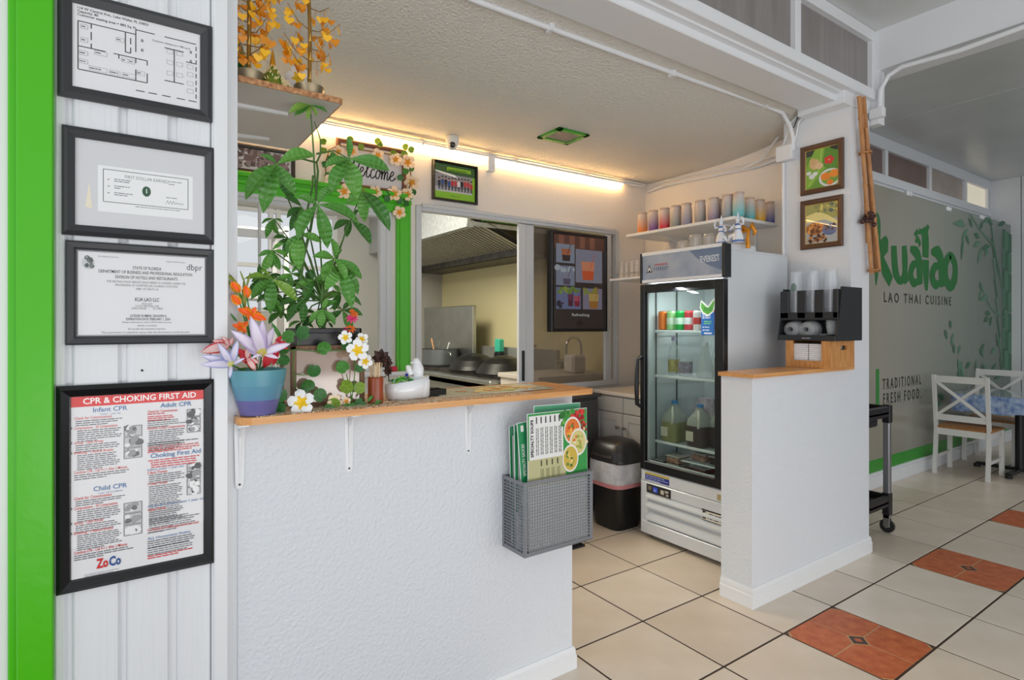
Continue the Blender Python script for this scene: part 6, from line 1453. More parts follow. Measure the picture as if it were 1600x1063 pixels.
for k, y in enumerate((-.048, .048)):
    t = thing('napkin_stack', (nb.location.x, nb.location.y+y, BZ+.012), 'stack of white paper napkins in the bamboo box, %s' % ('nearer the pillar side' if k == 0 else 'nearer the fridge side'), 'napkins', 'napkin stacks in the bamboo box')
    b = B()
    for i in range(11): b.cbox((-.126, -.046+.002*(i % 2), i*.0112), (.11+.002*(i % 3), .046, i*.0112+.0105), .002)
    obj('napkins', b, paper, t)
OZ = BZ+H_+.001; og = thing('cup_organizer', (3.37, 1.722, OZ), 'black countertop organizer for cups and lids on the bamboo box', 'organizer')
obk = mat('organizer_black', (34, 35, 38), .4); ox, oy, oh = .13, .165, .30
b = B(); b.cbox((-ox-.03, -oy, 0), (ox, oy, .012), .003); b.cbox((ox-.008, -oy, 0), (ox, oy, oh), .003)
for s_ in (-1, 1): b.prism([(-ox-.03, 0), (ox, 0), (ox, oh), (-ox+.03, oh-.0), (-ox+.0, .13)], s_*oy-.004, s_*oy+.004, 0, Matrix(((1,0,0,0),(0,0,1,0),(0,1,0,0),(0,0,0,1))))
b.cbox((-ox-.005, -oy, .115), (ox, oy, .125), .002); b.cbox((-ox-.034, -oy, 0), (-ox-.026, oy, .03), .002)
# front with three slots
for y0, y1 in ((-oy, -oy+.028), (-oy+.078, -oy+.128), (-oy+.178, -oy+.228), (-oy+.278, oy)): b.cbox((-ox-.008, y0, .125), (-ox+.002, y1, .285), .003)
b.cbox((-ox-.008, -oy, .12), (-ox+.002, oy, .16), .002)
obj('organizer_body', b, obk, og)
pr = Pr((-ox-.0345, .02, .006), (0, -1, 0), (0, 0, 1), (-1, 0, 0), .10, .014); pr.lines(0, .7, .4, 1, .004, .004, (180, 180, 180)); pr.make('print', og)
cupm = glassmat('clear_cup', (252, 253, 254), 1.45, 1.6, haze=.16, hazec=(240, 242, 246))
for k, (yy, lab, lg_) in enumerate(((.112, 'with round green logo, left of three', 1), (.012, 'with pale dome print, middle of three', 2), (-.088, 'plain white, right of three', 0))):
    t = thing('cup_stack', (og.location.x-.055, og.location.y+yy, OZ+.14), 'stack of clear plastic cups %s in the organizer' % lab, 'cups')
    b = B(); prof = [(0, 0)]; hh = .262
    b.lathe([(.045, 0), (.044, .05), (.030, hh), (0, hh)], n=24); obj('cup', b, cupm, t)
    b = B()
    for i in range(9): b.lathe([(.0462-.0006*i, i*.009+.003), (.0472-.0006*i, i*.009+.006), (.0462-.0006*i, i*.009+.008)], n=24)
    obj('stacked_rims', b, cupm, t)
    b = B(); b.lathe([(.041, 0), (.040, .05), (.027, hh-.006), (0, hh-.006)], n=24); obj('inner_cup', b, cupm, t)
    if lg_ == 1:
        b = B(); 
        for i in range(10):
            for j in range(8):
                a0 = math.pi+(-.55+i*.11); z0_ = .145+j*.006
                if ((i-4.5)/5)**2+((j-3.5)/4)**2 > 1.05: continue
                rr0 = .0425-(z0_-.05)*.0757+.0006; b.add([(rr0*math.cos(a0), rr0*math.sin(a0), z0_), (rr0*math.cos(a0+.11), rr0*math.sin(a0+.11), z0_), ((rr0-.0004)*math.cos(a0+.11), (rr0-.0004)*math.sin(a0+.11), z0_+.006), ((rr0-.0004)*math.cos(a0), (rr0-.0004)*math.sin(a0), z0_+.006)], [(0, 1, 2, 3)])
        obj('green_logo', b, mat('logo_green', (40, 100, 60), .5), t)
dome = glassmat('dome_lid', (250, 251, 252), 1.45, 1.8, haze=.28, hazec=(236, 238, 240))
for k, (yy, lb) in enumerate(((.11, 'left one'), (.02, 'middle one'))):
    t = thing('dome_lid_stack', (og.location.x-.075, og.location.y+yy, OZ+.062), 'sideways sleeve of clear dome lids in the organizer, %s' % lb, 'lids', 'dome lids in the organizer')
    M = Matrix.Rotation(math.pi/2, 4, 'Y')
    for i in range(3):
        b = B(); b.lathe([(.053, 0), (.051, -.006), (.043, -.028), (.018, -.040), (.016, -.040)], (0, 0, -.012+i*.022), 22, 0, M); obj('dome_lid', b, dome, t)
t = thing('small_cup_stack', (og.location.x-.06, og.location.y-.095, OZ+.014), 'clear textured portion cups at the right of the organizer tray', 'cups')
for i in range(6):
    b = B(); b.lathe([(.022, 0), (.030, .05), (.032, .052)], (0, 0, i*.007+.02), 18); obj('cup', b, dome, t)
for i in range(5):
    b = B(); b.lathe([(.0, .004), (.024, .004), (.025, 0)], (-.02+.008*i, .035+.004*i, .004+i*.004), 16); obj('lid', b, dome, t)
# ---------------------------------------------------------------- menu basket
MX0, MX1, MY, MZ0, MZ1 = 1.19, 1.512, 1.643, .574, .838
mb = thing('menu_basket', ((MX0+MX1)/2, YC-.001, MZ0), 'grey perforated metal basket full of menus on the counter wall', 'basket')
gm = mat('grey_perforated_metal', (136, 138, 144), .4, metal=.3)
hw = (MX1-MX0)/2; hd = YC-.002-MY; hh = MZ1-MZ0
def perforated(M, w, h, nx, nz, parent, name):
    """sheet w x h with a grid of square holes: horizontal and vertical webs"""
    b = B(); m_ = .012; th = .0012; cw = (w-2*m_)/nx; ch = (h-2*m_)/nz; web = .34
    b.box((0, 0, 0), (m_, th, h), 0, M); b.box((w-m_, 0, 0), (w, th, h), 0, M); b.box((m_, 0, 0), (w-m_, th, m_), 0, M); b.box((m_, 0, h-m_), (w-m_, th, h), 0, M)
    for i in range(1, nx): x = m_+i*cw; b.box((x-cw*web/2, 0, m_), (x+cw*web/2, th, h-m_), 0, M)
    for j in range(1, nz): z = m_+j*ch; b.box((m_, -.0001, z-ch*web/2), (w-m_, th+.0001, z+ch*web/2), 0, M)
    obj(name, b, gm, parent)
perforated(Matrix.Translation((-hw, -hd, 0)), 2*hw, hh, 26, 21, mb, 'front_panel')
Ms = Matrix(((0, 1, 0, -hw), (1, 0, 0, -hd), (0, 0, 1, 0), (0, 0, 0, 1)))
perforated(Ms, hd, hh, 11, 21, mb, 'side_panel'); Ms2 = Matrix(((0, 1, 0, hw-.0012), (1, 0, 0, -hd), (0, 0, 1, 0), (0, 0, 0, 1))); perforated(Ms2, hd, hh, 11, 21, mb, 'side_panel')
b = B(); b.box((-hw, -hd, 0), (hw, 0, .0015)); b.box((-hw, -.0015, 0), (hw, 0, hh)); obj('back_panel', b, gm, mb)
b = B(); rr_ = .0025
for z in (hh, .001): b.tube([(-hw, 0, z), (-hw, -hd, z), (hw, -hd, z), (hw, 0, z)], rr_, 6)
for x in (-hw, hw): b.tube([(x, -hd, 0), (x, -hd, hh)], rr_, 6)
obj('rim_wire', b, gm, mb)
# menus
GRN = (30, 140, 84); BW = (232, 232, 230)
def bowl(p, x, y, rx, ry, c, cols):
    p.disc(x, y, rx, ry, (236, 232, 224), 26); p.up(); p.disc(x, y, rx*.86, ry*.86, c, 22); p.up(); p.blobs(x-rx*.5, y-ry*.5, x+rx*.5, y+ry*.5, 14, .007, cols, 7)
def menu_front(p):
    p.rect(0,0,1,1,(50,150,70)); p.up(); p.rect(0,0,.62,.36,(190,186,140)); p.rect(.02,.36,.58,.97,BW); p.up()
    p.blobs(.55,.75,.75,.99,30,.012,[(60,140,50),(40,110,40),(110,180,70)]); p.blobs(.74,.72,.99,.99,36,.010,[(190,30,34),(150,20,26),(216,60,50)]); p.blobs(.86,.5,.99,.72,14,.010,[(150,40,34),(226,200,150)]); p.up(2)
    bowl(p,.74,.70,.15,.20,(226,120,44),[(240,170,60),(196,70,40),(90,140,50)]); p.up(); bowl(p,.84,.52,.15,.20,(214,200,130),[(150,170,70),(240,236,210),(220,120,60)]); p.up(); bowl(p,.70,.30,.14,.20,(206,176,70),[(110,140,50),(80,110,44),(230,200,110)]); p.up()
    p.text('SPECIALTY SOUPS', .085,.40,.017,K,'l',bold=.03,rot=1,wid=.52)
    for i in range(6): 
        x = .13+i*.075
        for q in range(2): 
            yy = .42
            while yy < .80: l_ = p.rng.uniform(.02, .06); p.rect(x+q*.028, yy, x+q*.028+.010, min(yy+l_, .8), (90,92,94)); yy += l_+.01
        p.rect(x, .86, x+.016, .95, K)
    for i in range(4): p.rect(.20+i*.09,.26,.216+i*.09,.34,(60,70,50)); [p.rect(.20+i*.09+q*.02,.04,.206+i*.09+q*.02,.22,(150,150,110)) for q in range(3)]
def menu_green(p):
    p.rect(0,0,1,1,(228,230,226)); p.rect(0,0,.24,1,GRN); p.up(); p.text('SPECIALTY SAUCES', .15,.40,.018,BW,'l',bold=.02,rot=1,wid=.36); p.disc(.12,.16,.09,.06,BW,16); p.up(); p.line([(.06,.13),(.16,.20)],.003,GRN); p.line([(.16,.13),(.08,.20)],.003,GRN); p.rect(.08,.9,.16,.97,BW)
    for j in range(4): 
        for i in range(6): p.rect(.30+i*.1,.84-j*.15,.34+i*.1,.90-j*.15,(60,64,62)); p.rect(.30+i*.1,.78-j*.15,.36+i*.1,.80-j*.15,(150,152,150))
    p.blobs(.3,.0,.7,.2,20,.012,[(200,110,60),(60,130,50),(226,180,90)])
def menu_plain(p):
    p.rect(0,0,1,1,(220,224,220)); p.rect(0,0,.08,1,GRN); p.rect(0,.92,1,1,(80,160,120)); p.up(); p.lines(.15,.9,.85,14,.013,.004,(120,124,122)); p.blobs(.3,.1,.7,.35,16,.012,[(170,90,60),(110,60,40)])
def menu(label, cx, cy, rz, roll, w, h, drawf, zb, tilt=.06, low=0.0):
    t = thing('menu', (cx, cy, zb), label, 'menu'); t.rotation_euler = (-tilt, roll, rz)
    b = B(); b.cbox((-w/2, -.0012, 0), (w/2, .0012, h), .0008); obj('laminated_sheet', b, mat('menu_laminate', (236, 240, 238), .2, coat=.5), t)
    p = Pr((-w/2+.002, -.0014, .002+low*h), (1, 0, 0), (0, 0, 1), (0, -1, 0), w-.004, h*(1-low)-.004, step=.00008); drawf(p); p.make('print', t)
z_ = MZ0+.004
menu('SPECIALTY SOUPS menu with three soup bowls, frontmost in the basket', 1.364, MY+.018, 0.0, 0.0, .288, .500, menu_front, z_, .02, .47)
menu('green edged sauces menu leaning left behind the soup menu', 1.305, MY+.040, 0, -.07, .165, .47, menu_green, z_+.004, .02, .3)
menu('white and green menu at the back left corner of the basket', 1.283, MY+.070, 0, -.02, .165, .46, menu_plain, z_, .0, .3)
menu('pale green menu peeking up behind the soup menu', 1.385, MY+.058, 0, .02, .23, .518, menu_plain, z_, .02)
menu('menu against the wall at the left side of the basket', 1.272, MY+.105, 0, -.03, .13, .45, menu_plain, z_, .0)
menu('dog-eared white menu hidden at the back of the basket', 1.40, MY+.09, 0, .02, .20, .35, menu_plain, z_, .0)
# ---------------------------------------------------------------- trash can with swing lid
tcn = thing('trash_can', (2.90, 2.90, 0), 'black plastic trash can with domed swing lid and clear liner', 'trash can')
def rr_ring(hx_, hy_, z, e=.5, n=28): return [(hx_*math.copysign(abs(math.cos(a))**e, math.cos(a)), hy_*math.copysign(abs(math.sin(a))**e, math.sin(a)), z) for a in [2*math.pi*i/n for i in range(n)]]
def loft(b, rings, m=0, cap0=True, cap1=True, smooth=True):
    n = len(rings[0]); vs = [q for r_ in rings for q in r_]
    b.add(vs, [(i*n+j, i*n+(j+1) % n, (i+1)*n+(j+1) % n, (i+1)*n+j) for i in range(len(rings)-1) for j in range(n)], m, smooth)
    if cap0: b.add(rings[0], [tuple(range(n-1, -1, -1))], m)
    if cap1: b.add(rings[-1], [tuple(range(n))], m)
b = B(); loft(b, [rr_ring(.12, .125, 0), rr_ring(.126, .131, .01), rr_ring(.148, .155, .46), rr_ring(.15, .157, .47)]); obj('bin_body', b, mat('bin_black', (24, 24, 26), .35), tcn)
b = B(); loft(b, [rr_ring(.150, .157, .30), rr_ring(.153, .160, .33), rr_ring(.155, .162, .40), rr_ring(.153, .160, .46)], cap0=False, cap1=False); obj('bin_liner', b, mat('liner_plastic', (206, 208, 212), .25, noise=.25, nscale=9, bump=1.0, bscale=12, bdist=.02, c2=(172, 172, 178)), tcn)
b = B(); loft(b, [rr_ring(.152, .159, .290), rr_ring(.154, .161, .305), rr_ring(.153, .160, .318)], cap0=False, cap1=False); obj('liner_edge', b, mat('liner_pink', (196, 130, 136), .4), tcn)
b = B(); loft(b, [rr_ring(.150, .165, .455), rr_ring(.153, .170, .472), rr_ring(.148, .163, .482), rr_ring(.143, .157, .52), rr_ring(.124, .142, .57), rr_ring(.085, .110, .600), rr_ring(.03, .05, .608)]); obj('lid', b, mat('bin_lid', (38, 36, 37), .35), tcn)
b = B(); b.add([(-.151, -.10, .492), (-.151, .10, .492), (-.10, .085, .588), (-.10, -.085, .588)], [(0, 1, 2, 3)]); obj('swing_flap', b, mat('flap', (52, 46, 45), .3), tcn)
# floor mat edge below basket
b = B(); b.cbox((0, 0, 0), (.40, .10, .012), .004); o = obj('floor_mat', b, blackpl, label='thin black floor mat edge just behind the counter wall end', cat='mat'); o.location = (P(893, 858, Z=0).x-.30, P(893, 858, Z=0).y-.02, .0005)
# ---------------------------------------------------------------- sink cabinet and dark low cabinet
cab = thing('base_cabinet', (3.365, 3.0, 0), 'pale grey base cabinet with round knobs between trash can and fridge', 'cabinet')
cg = mat('cabinet_grey', (188, 184, 180), .4); fx_ = -.295
b = B(); b.box((fx_+.012, -.31, .09), (.43, .305, .872)); b.box((fx_+.06, -.31, 0), (.43, .305, .09)); obj('body', b, cg, cab)
b = B(); b.cbox((fx_-.02, -.325, .872), (.433, .31, .90), .005); obj('worktop', b, mat('pale_laminate', (216, 206, 196), .3), cab)
for y0, y1, nm_ in ((-.305, -.003, 0), (.003, .302, 1)):
    b = B(); b.cbox((fx_-.006, y0, .75), (fx_+.012, y1, .862), .003); obj('drawer', b, cg, cab)
    b = B(); b.cbox((fx_-.006, y0, .10), (fx_+.012, y1, .742), .003); 
    b.M = Matrix.Identity(4)
    for (a0, a1, c0, c1) in ((y0+.003, y0+.055, .103, .739), (y1-.055, y1-.003, .103, .739), (y0+.055, y1-.055, .103, .16), (y0+.055, y1-.055, .69, .739)): b.cbox((fx_-.012, a0, c0), (fx_-.006, a1, c1), .002)
    d_ = obj('door', b, cg, cab); yk = y1-.03 if nm_ == 0 else y0+.03
    b = B(); b.lathe([(.006, 0), (.006, .014), (.014, .022), (.012, .03), (0, .032)], (0, 0, 0), 14, 0, Matrix.Translation((fx_-.012, yk, .645)) @ Matrix.Rotation(-math.pi/2, 4, 'Y')); obj('knob', b, steel, d_)
dk = thing('low_dark_cabinet', (2.47, 3.30, 0), 'dark charcoal cabinet under the service window behind the counter', 'cabinet')
dkm = mat('charcoal_cabinet', (66, 64, 66), .45); b = B(); b.cbox((-.7, -.10, .03), (.535, .13, .86), .004); b.cbox((-.7, -.13, .86), (.545, .13, .885), .004); obj('body', b, dkm, dk)
for x0_ in (-.68, -.27, .14):
    b = B(); b.cbox((x0_, -.112, .06), (x0_+.38, -.10, .84), .003); obj('door', b, dkm, dk)
# ---------------------------------------------------------------- kitchen behind the windows
ky = mat('kitchen_yellow_wall', (224, 214, 170), .45); ss = mat('kitchen_steel', (170, 170, 164), .4, metal=.35, noise=.12, nscale=5); sd = mat('sooty_steel', (96, 92, 88), .45, metal=.5, noise=.4, nscale=14); galv = mat('galvanised_sheet', (186, 190, 192), .4, metal=.4, noise=.12, nscale=25)
KX, KY = 3.62, 6.9
b = B(); b.box((KX, YW+.12, 0), (KX+.08, KY+.1, 2.9)); obj('wall_kitchen_right', b, ky, kind=S)
b = B(); b.box((-1.1, YW+.12, 0), (-1.0, KY+.1, 2.9)); obj('wall_kitchen_left', b, white_paint, kind=S)
b = B(); wx0, wx1, wz0, wz1 = .75, 2.20, 1.55, 2.72
b.box((-1.0, KY, 0), (wx0, KY+.1, 2.9)); b.box((wx1, KY, 0), (KX, KY+.1, 2.9)); b.box((wx0, KY, 0), (wx1, KY+.1, wz0)); b.box((wx0, KY, wz1), (wx1, KY+.1, 2.9)); obj('wall_kitchen_back', b, mat('kitchen_back_grey', (172, 172, 168), .5), kind=S)
wk = thing('window_5', (1.5, KY, wz0), None, None); tag(wk, 'bright kitchen window seen through the plant leaves', None, None, S)
b = B()
for x in (wx0, 1.42, 1.50, wx1-.05): b.cbox((x, KY-.01, wz0), (x+.05, KY+.05, wz1), .003)
for z in (wz0, 2.05, wz1-.05): b.cbox((wx0, KY-.008, z), (wx1, KY+.05, z+.045), .003)
obj('window_frame', shifted(b, wk.location), alu, wk)
b = B(); b.box((wx0, KY+.02, wz0), (wx1, KY+.024, wz1)); obj('pane', shifted(b, wk.location), glassmat('day_glass', (255, 255, 255), 1.3, .5), wk)
# tall stainless partition and white post inside, left
t = thing('kitchen_rack', (.86, 5.4, 0), 'white metal shelving rack in the kitchen seen at left through the window', 'rack')
for (x, y) in ((-.35, -.2), (.35, -.2), (-.35, .25), (.35, .25)):
    b = B(); b.cbox((x-.02, y-.02, 0), (x+.02, y+.02, 2.25), .003); obj('post', b, alu, t)
for z in (.5, 1.1, 1.62, 2.2):
    b = B(); b.cbox((-.37, -.22, z), (.37, .27, z+.02), .003); obj('rack_shelf', b, alu, t)
# range hood
hd_ = thing('range_hood', (2.6, 5.6, 2.1), 'large stainless range hood with slanted baffle filters over the stove', 'hood')
def hp(x, y, z): return (x-2.6, y-5.6, z-2.1)
HY0, HY1 = 4.47, 6.88
b = B(); b.box(hp(2.6, HY0, 2.30), hp(2.63, HY1, 2.86)); b.box(hp(2.59, HY0-.01, 2.285), hp(2.66, HY1, 2.315)); b.box(hp(2.63, HY0, 2.30), hp(KX, HY0+.02, 2.34)); obj('front_fascia', b, galv, hd_)
b = B(); b.add([hp(2.62, HY0+.02, 2.36), hp(KX-.3, HY0+.02, 2.55), hp(KX-.3, HY1, 2.55), hp(2.62, HY1, 2.36)], [(0, 1, 2, 3)]); b.box(hp(3.22, HY0, 2.08), hp(KX-.005, HY1, 2.13)); b.box(hp(3.20, HY0, 2.08), hp(3.25, HY1, 2.18)); obj('hood_body', b, sd, hd_)
fa = V(*hp(2.64, 0, 2.36)); fb = V(*hp(3.24, 0, 2.13))
k = 0; y = HY0+.03
for pn in range(5):
    b = B()
    for i in range(8):
        yy = y+i*.06-5.6; b.bar((fa.x, yy, fa.z), (fb.x, yy, fb.z), .026, .008)
    obj('baffle_filter', b, mat('baffle_metal', (180, 176, 160), .35, metal=.2), hd_)
    b = B(); b.bar((fa.x, y-5.6+.2, fa.z+.05), (fb.x, y-5.6+.2, fb.z+.05), .46, .006); obj('filter_gap_shade', b, mat('filter_shadow', (44, 42, 40), .6), hd_); y += .48  # dark sheet above the bars, painting the shade in their gaps
b = B(); b.box((2.75, HY0-.03, 2.35), (3.62, HY0, 2.50)); obj('grass_panel', b, mat('artificial_grass', (70, 130, 24), .9, noise=.5, nscale=50), label='strip of green artificial grass above the range hood', cat='panel', loc=(3.2, HY0, 2.35))
b = B(); b.box((-1.0, YW+.12, -.0025), (KX, KY, .004)); obj('floor_kitchen', b, mat('pale_bounce_floor', (206, 196, 180), .5, noise=.1), kind=S)  # unseen floor sheet, added pale to bounce light up under the hood
# stove line, front facing -x
st = thing('gas_range', (2.80, 5.4, 0), 'stainless gas range with wok burners seen through the service window', 'stove')
def sp_(x, y, z): return (x-2.80, y-5.4, z)
b = B(); b.cbox(sp_(2.80, 4.25, .12), sp_(3.56, 6.4, .86), .01); obj('range_body', b, ss, st)
b = B(); b.cbox(sp_(2.70, 4.25, .865), sp_(2.82, 6.4, .905), .01); b.cbox(sp_(2.80, 4.25, .80), sp_(2.83, 6.4, .87), .003); obj('front_rail', b, steel, st)
b = B(); b.cbox(sp_(2.82, 4.25, .86), sp_(3.56, 6.4, .885), .003); 
for y in (4.65, 5.22, 5.9): b.lathe([(.22, .885), (.25, .885), (.25, .93), (.20, .93)], (3.12-2.80, y-5.4, 0), 20)
obj('burner_top', b, sd, st)
b = B(); b.cbox(sp_(3.45, 4.25, .88), sp_(3.50, 5.62, 1.16), .004); obj('low_splash', b, ss, st)
b = B(); b.cbox(sp_(3.28, 5.52, .88), sp_(3.33, 6.75, 1.62), .006); obj('backsplash', b, steel, st)
for y, lb in ((4.66, 'right of two under the window'), (5.22, 'left of two under the window')):
    t = thing('wok', (3.12, y, .93), 'blackened upturned wok, %s' % lb, 'wok', 'woks on the stove'); b = B(); b.lathe([(.27, 0), (.255, .045), (.21, .10), (.14, .145), (.06, .168), (0, .172)], n=28); b.lathe([(.27, 0), (.275, .006), (.255, .045)], n=28); obj('wok_body', b, mat('seasoned_iron', (62, 62, 60), .4, metal=.6, noise=.4, nscale=6), t)
t = thing('stock_pot', (3.06, 5.88, .935), 'grey aluminium stock pot with ladles on the range', 'pot'); b = B(); b.lathe([(0, 0), (.19, 0), (.205, .02), (.205, .19), (.212, .195), (.20, .195), (.195, .03), (0, .03)], n=28); obj('pot_body', b, mat('dark_aluminium', (120, 126, 130), .35, metal=.6), t)
for s_ in (-1, 1): b = B(); b.tube([(0, s_*.205, .15), (0, s_*.25, .15), (.0, s_*.25, .12)], .010, 8); obj('handle', b, steel, t)
for i, (y, z) in enumerate(((.12, .09), (.02, .06), (-.12, .05))):
    tt = thing('ladle', (3.06, 5.88+y, 1.13), ('wooden handled ladle resting left in the stock pot', 'steel ladle in the middle of the stock pot', 'pale ladle leaning right in the stock pot')[i], 'ladle'); b = B(); b.tube([(0, 0, -.10), (0, .10-.1*i, .02+z)], [.008, .010], 8); b.ball((0, -.0, -.11), .03, 10, 6); obj('ladle_body', b, [wood, steel, paper][i], tt)
t = thing('wall_faucet', (3.44, 4.62, 1.19), 'small brass pot filler tap above the low splash', 'tap'); b = B(); b.tube([(0, 0, 0), (-.10, 0, .0), (-.12, 0, -.03)], .009, 8); b.tube([(0, -.06, 0), (0, .06, 0)], .012, 8); b.ball((-.03, 0, .02), .018, 8, 6); obj('tap_body', b, mat('brass', (196, 168, 96), .3, metal=.8), t)
t = thing('soap_bottle', (3.36, 5.10, .89), 'dark bottle with turquoise top beside the backsplash', 'bottle'); b = B(); b.cbox((-.04, -.05, 0), (.04, .05, .22), .01); obj('body', b, blackpl, t); b = B(); b.cbox((-.035, -.045, .22), (.035, .045, .36), .01); obj('turquoise_top', b, mat('turquoise', (60, 190, 160), .4), t)
# sink and gooseneck faucet behind the fixed pane
t = thing('gooseneck_faucet', (3.46, 3.90, .98), 'chrome gooseneck faucet with wire rack behind the fixed window pane', 'faucet')
b = B(); b.tube([(0, 0, 0), (0, 0, .22)]+[(-.09+.09*math.cos(a), 0, .22+.09*math.sin(a)) for a in [math.pi*i/8 for i in range(1, 9)]]+[(-.18, 0, .16)], .012, 10); obj('spout', b, chrome, t)
b = B()
for i in range(7): b.tube([(-.26+i*.05, .05, 0), (-.26+i*.05, .05, .10)], .003, 5)
b.tube([(-.27, .05, .10), (.06, .05, .10)], .004, 5); b.tube([(-.27, .05, .05), (.06, .05, .05)], .003, 5); obj('wire_rack', b, chrome, t)
t = thing('kitchen_sink', (3.18, 3.95, 0), 'white sink counter behind the fixed window pane', 'sink')
b = B(); b.cbox((-.40, -.3, .94), (.40, .3, .98), .006); b.box((-.38, -.28, 0), (.38, .28, .94)); obj('sink_body', b, mat('sink_white', (196, 188, 180), .35), t)
b = B(); b.cbox((-.1, -.12, .981), (.06, .02, 1.14), .02); obj('sponge_bag', b, mat('white_cloth', (222, 220, 218), .8), thing('cloth_bundle', (3.32, 3.86, 0), 'crumpled white cloth hung by the gooseneck faucet', 'cloth'))
# ---------------------------------------------------------------- service cart
ct_ = thing('utility_cart', (4.10, 1.97, 0), 'black utility cart with grey post behind the pillar', 'cart')
def cp(x, y, z): return (x-4.10, y-1.97, z)
gp_ = mat('cart_post_grey', (150, 152, 156), .3, metal=.6); cbk = mat('cart_black', (30, 30, 33), .4)
CX0, CX1, CY0, CY1 = 3.88, 4.30, 1.72, 2.20
for z in (.20, .80):
    b = B(); b.cbox(cp(CX0, CY0, z), cp(CX1, CY1, z+.02), .004)
    for a, c in (((CX0, CY0), (CX1, CY0+.03)), ((CX0, CY1-.03), (CX1, CY1)), ((CX0, CY0), (CX0+.03, CY1)), ((CX1-.03, CY0), (CX1, CY1))): b.cbox(cp(a[0], a[1], z-.02), cp(c[0], c[1], z+.055), .006)
    b.cbox(cp(CX0+.06, CY0+.06, z-.09 if z > .5 else z-.03), cp(CX1-.06, CY1-.06, z), .01); obj('tray', b, cbk, ct_)
for x in (CX0+.02, CX1-.02):
    for y in (CY0+.02, CY1-.02):
        b = B(); b.cbox(cp(x-.02, y-.02, .25), cp(x+.02, y+.02, .78), .006); obj('post', b, gp_, ct_)
        b = B(); b.cbox(cp(x-.024, y-.024, .12), cp(x+.024, y+.024, .27), .005); obj('corner_cap', b, cbk, ct_); b = B(); b.cbox(cp(x-.024, y-.024, .74), cp(x+.024, y+.024, .862), .005); obj('corner_cap', b, cbk, ct_)
        cs = obj('caster', (lambda bb: (bb.tube([cp(x-.012, y, .045), cp(x+.012, y, .045)], .044, 18), bb)[1])(B()), rubber, ct_)
        b = B(); b.cbox(cp(x-.018, y-.02, .04), cp(x-.013, y+.02, .12), .002); b.cbox(cp(x+.013, y-.02, .04), cp(x+.018, y+.02, .12), .002); b.cbox(cp(x-.018, y-.02, .098), cp(x+.018, y+.02, .12), .002); b.tube([cp(x-.02, y, .045), cp(x+.02, y, .045)], .012, 10); obj('fork', b, steel, cs)
# ---------------------------------------------------------------- dining chairs and table
cw = mat('chair_white', (226, 226, 224), .35); cs_ = mat('chair_seat_wood', (190, 132, 76), .35, noise=.25, nscale=8, stretch=(2, 14, 2))
def chair(label, loc, rz):
    """faces +x; back at x=0; width along y"""
    t = thing('dining_chair', loc, label, 'chair', 'white cross-back chairs', rz); w = .20
    for s_ in (-1, 1):
        b = B(); b.bar((-.03, s_*w, 0), (.015, s_*w, .42), .03, .034, up=(1, 0, 0)); obj('leg', b, cw, t)
        b = B(); b.bar((.37, s_*w, 0), (.37, s_*w, .425), .034, .034, up=(1, 0, 0)); obj('leg', b, cw, t)
        b = B(); b.bar((.015, s_*w, .40), (-.05, s_*w, .93), .028, .034, up=(1, 0, 0)); obj('back_post', b, cw, t)
        b = B(); b.bar((-.01, s_*w, .16), (.37, s_*w, .16), .018, .026); obj('stretcher', b, cw, t)
        b = B(); b.bar((.015, s_*w, .40), (.37, s_*w, .40), .02, .055); obj('apron', b, cw, t)
    b = B(); b.bar((.37, -w, .40), (.37, w, .40), .02, .055); obj('apron', b, cw, t)
    b = B(); b.bar((.015, -w, .40), (.015, w, .40), .02, .06); obj('apron', b, cw, t)
    b = B(); b.bar((-.047, -w, .895), (-.047, w, .895), .024, .06); obj('top_rail', b, cw, t)
    b = B(); b.bar((-.001, -w, .535), (-.001, w, .535), .022, .055); obj('lower_rail', b, cw, t)
    for s_ in (-1, 1): b = B(); b.bar((-.003-.002*s_, -s_*w*.93, .555), (-.045-.002*s_, s_*w*.93, .875), .016, .026, up=(0, 0, 1)); obj('cross_bar', b, cw, t)
    b = B(); b.cbox((.0, -w-.02, .428), (.40, w+.02, .450), .008); obj('seat', b, cs_, t)
    return t
c1 = chair('white cross-back chair with its back to the camera, nearer the pillar', (6.40, 1.985, 0), 0.02)
c2_ = dup(c1, (7.62, 2.03, 0), math.pi+.02, 'white cross-back chair on the far side of the blue clothed table')
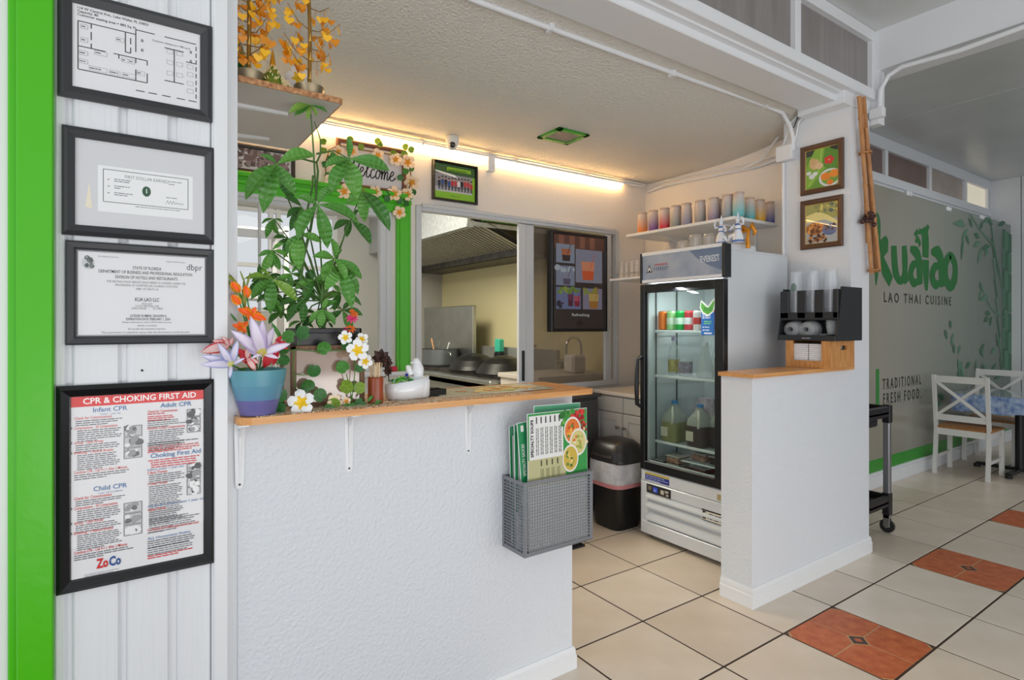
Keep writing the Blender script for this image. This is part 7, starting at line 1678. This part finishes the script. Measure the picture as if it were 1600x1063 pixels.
c3_ = dup(c1, (7.62, 1.42, 0), math.pi-.02, 'white cross-back chair mostly out of frame at the right edge')
tb = thing('dining_table', (7.02, 1.62, 0), 'square dining table on a black cross base under the blue cloth', 'table')
b = B(); b.cbox((-.36, -.60, .70), (.36, .42, .735), .004); obj('tabletop', b, wood, tb)
b = B(); b.tube([(0, 0.1, .04), (0, 0.1, .70)], .04, 14); obj('pedestal', b, blackpl, tb)
for a in (0, 1):
    b = B(); b.cbox((-.34, .075, .02), (.34, .125, .05), .008) if a else b.cbox((-.025, -.24, .02), (.025, .44, .05), .008); obj('base_foot', b, blackpl, tb)
for (x, y) in ((-.33, .1), (.33, .1), (0, -.23), (0, .43)): b = B(); b.tube([(x, y, 0), (x, y, .03)], .028, 10); obj('glide', b, rubber, tb)
clm = mat('blue_print_cloth', (92, 126, 184), .8, noise=.5, nscale=26, c2=(186, 204, 226)); b = B()
n = 96; X0, X1, Y0, Y1 = -.37, .37, -.61, .53
def edge_pt(u):
    Lx = X1-X0; Ly = Y1-Y0; Pm = 2*(Lx+Ly); d = u*Pm
    if d < Lx: return X0+d, Y0, 0, -1
    d -= Lx
    if d < Ly: return X1, Y0+d, 1, 0
    d -= Ly
    if d < Lx: return X1-d, Y1, 0, 1
    d -= Lx; return X0, Y1-d, -1, 0
rings = [[], [], []]
for i in range(n):
    x, y, nx, ny = edge_pt(i/n); wv = .010*math.sin(i*1.3)+.008*math.sin(i*.55)
    rings[0].append((x, y, .741)); rings[1].append((x+nx*(.008+wv*.4), y+ny*(.008+wv*.4), .70)); rings[2].append((x+nx*(.016+wv), y+ny*(.016+wv), .585+.01*math.sin(i*.8)))
loft(b, rings, 0, False, False); b.add(rings[0], [tuple(range(n))]); o = obj('tablecloth', b, clm, label='blue floral tablecloth draped over the dining table', cat='tablecloth'); o.location = tb.location
t = thing('clear_table_cover', (7.02, 1.62, .742), 'clear plastic sheet covering the blue tablecloth', 'table cover'); b = B(); b.box((X0, Y0, 0), (X1, Y1, .002)); obj('sheet', b, mat('table_glass', (150, 158, 168), .08, spec=.8), t)
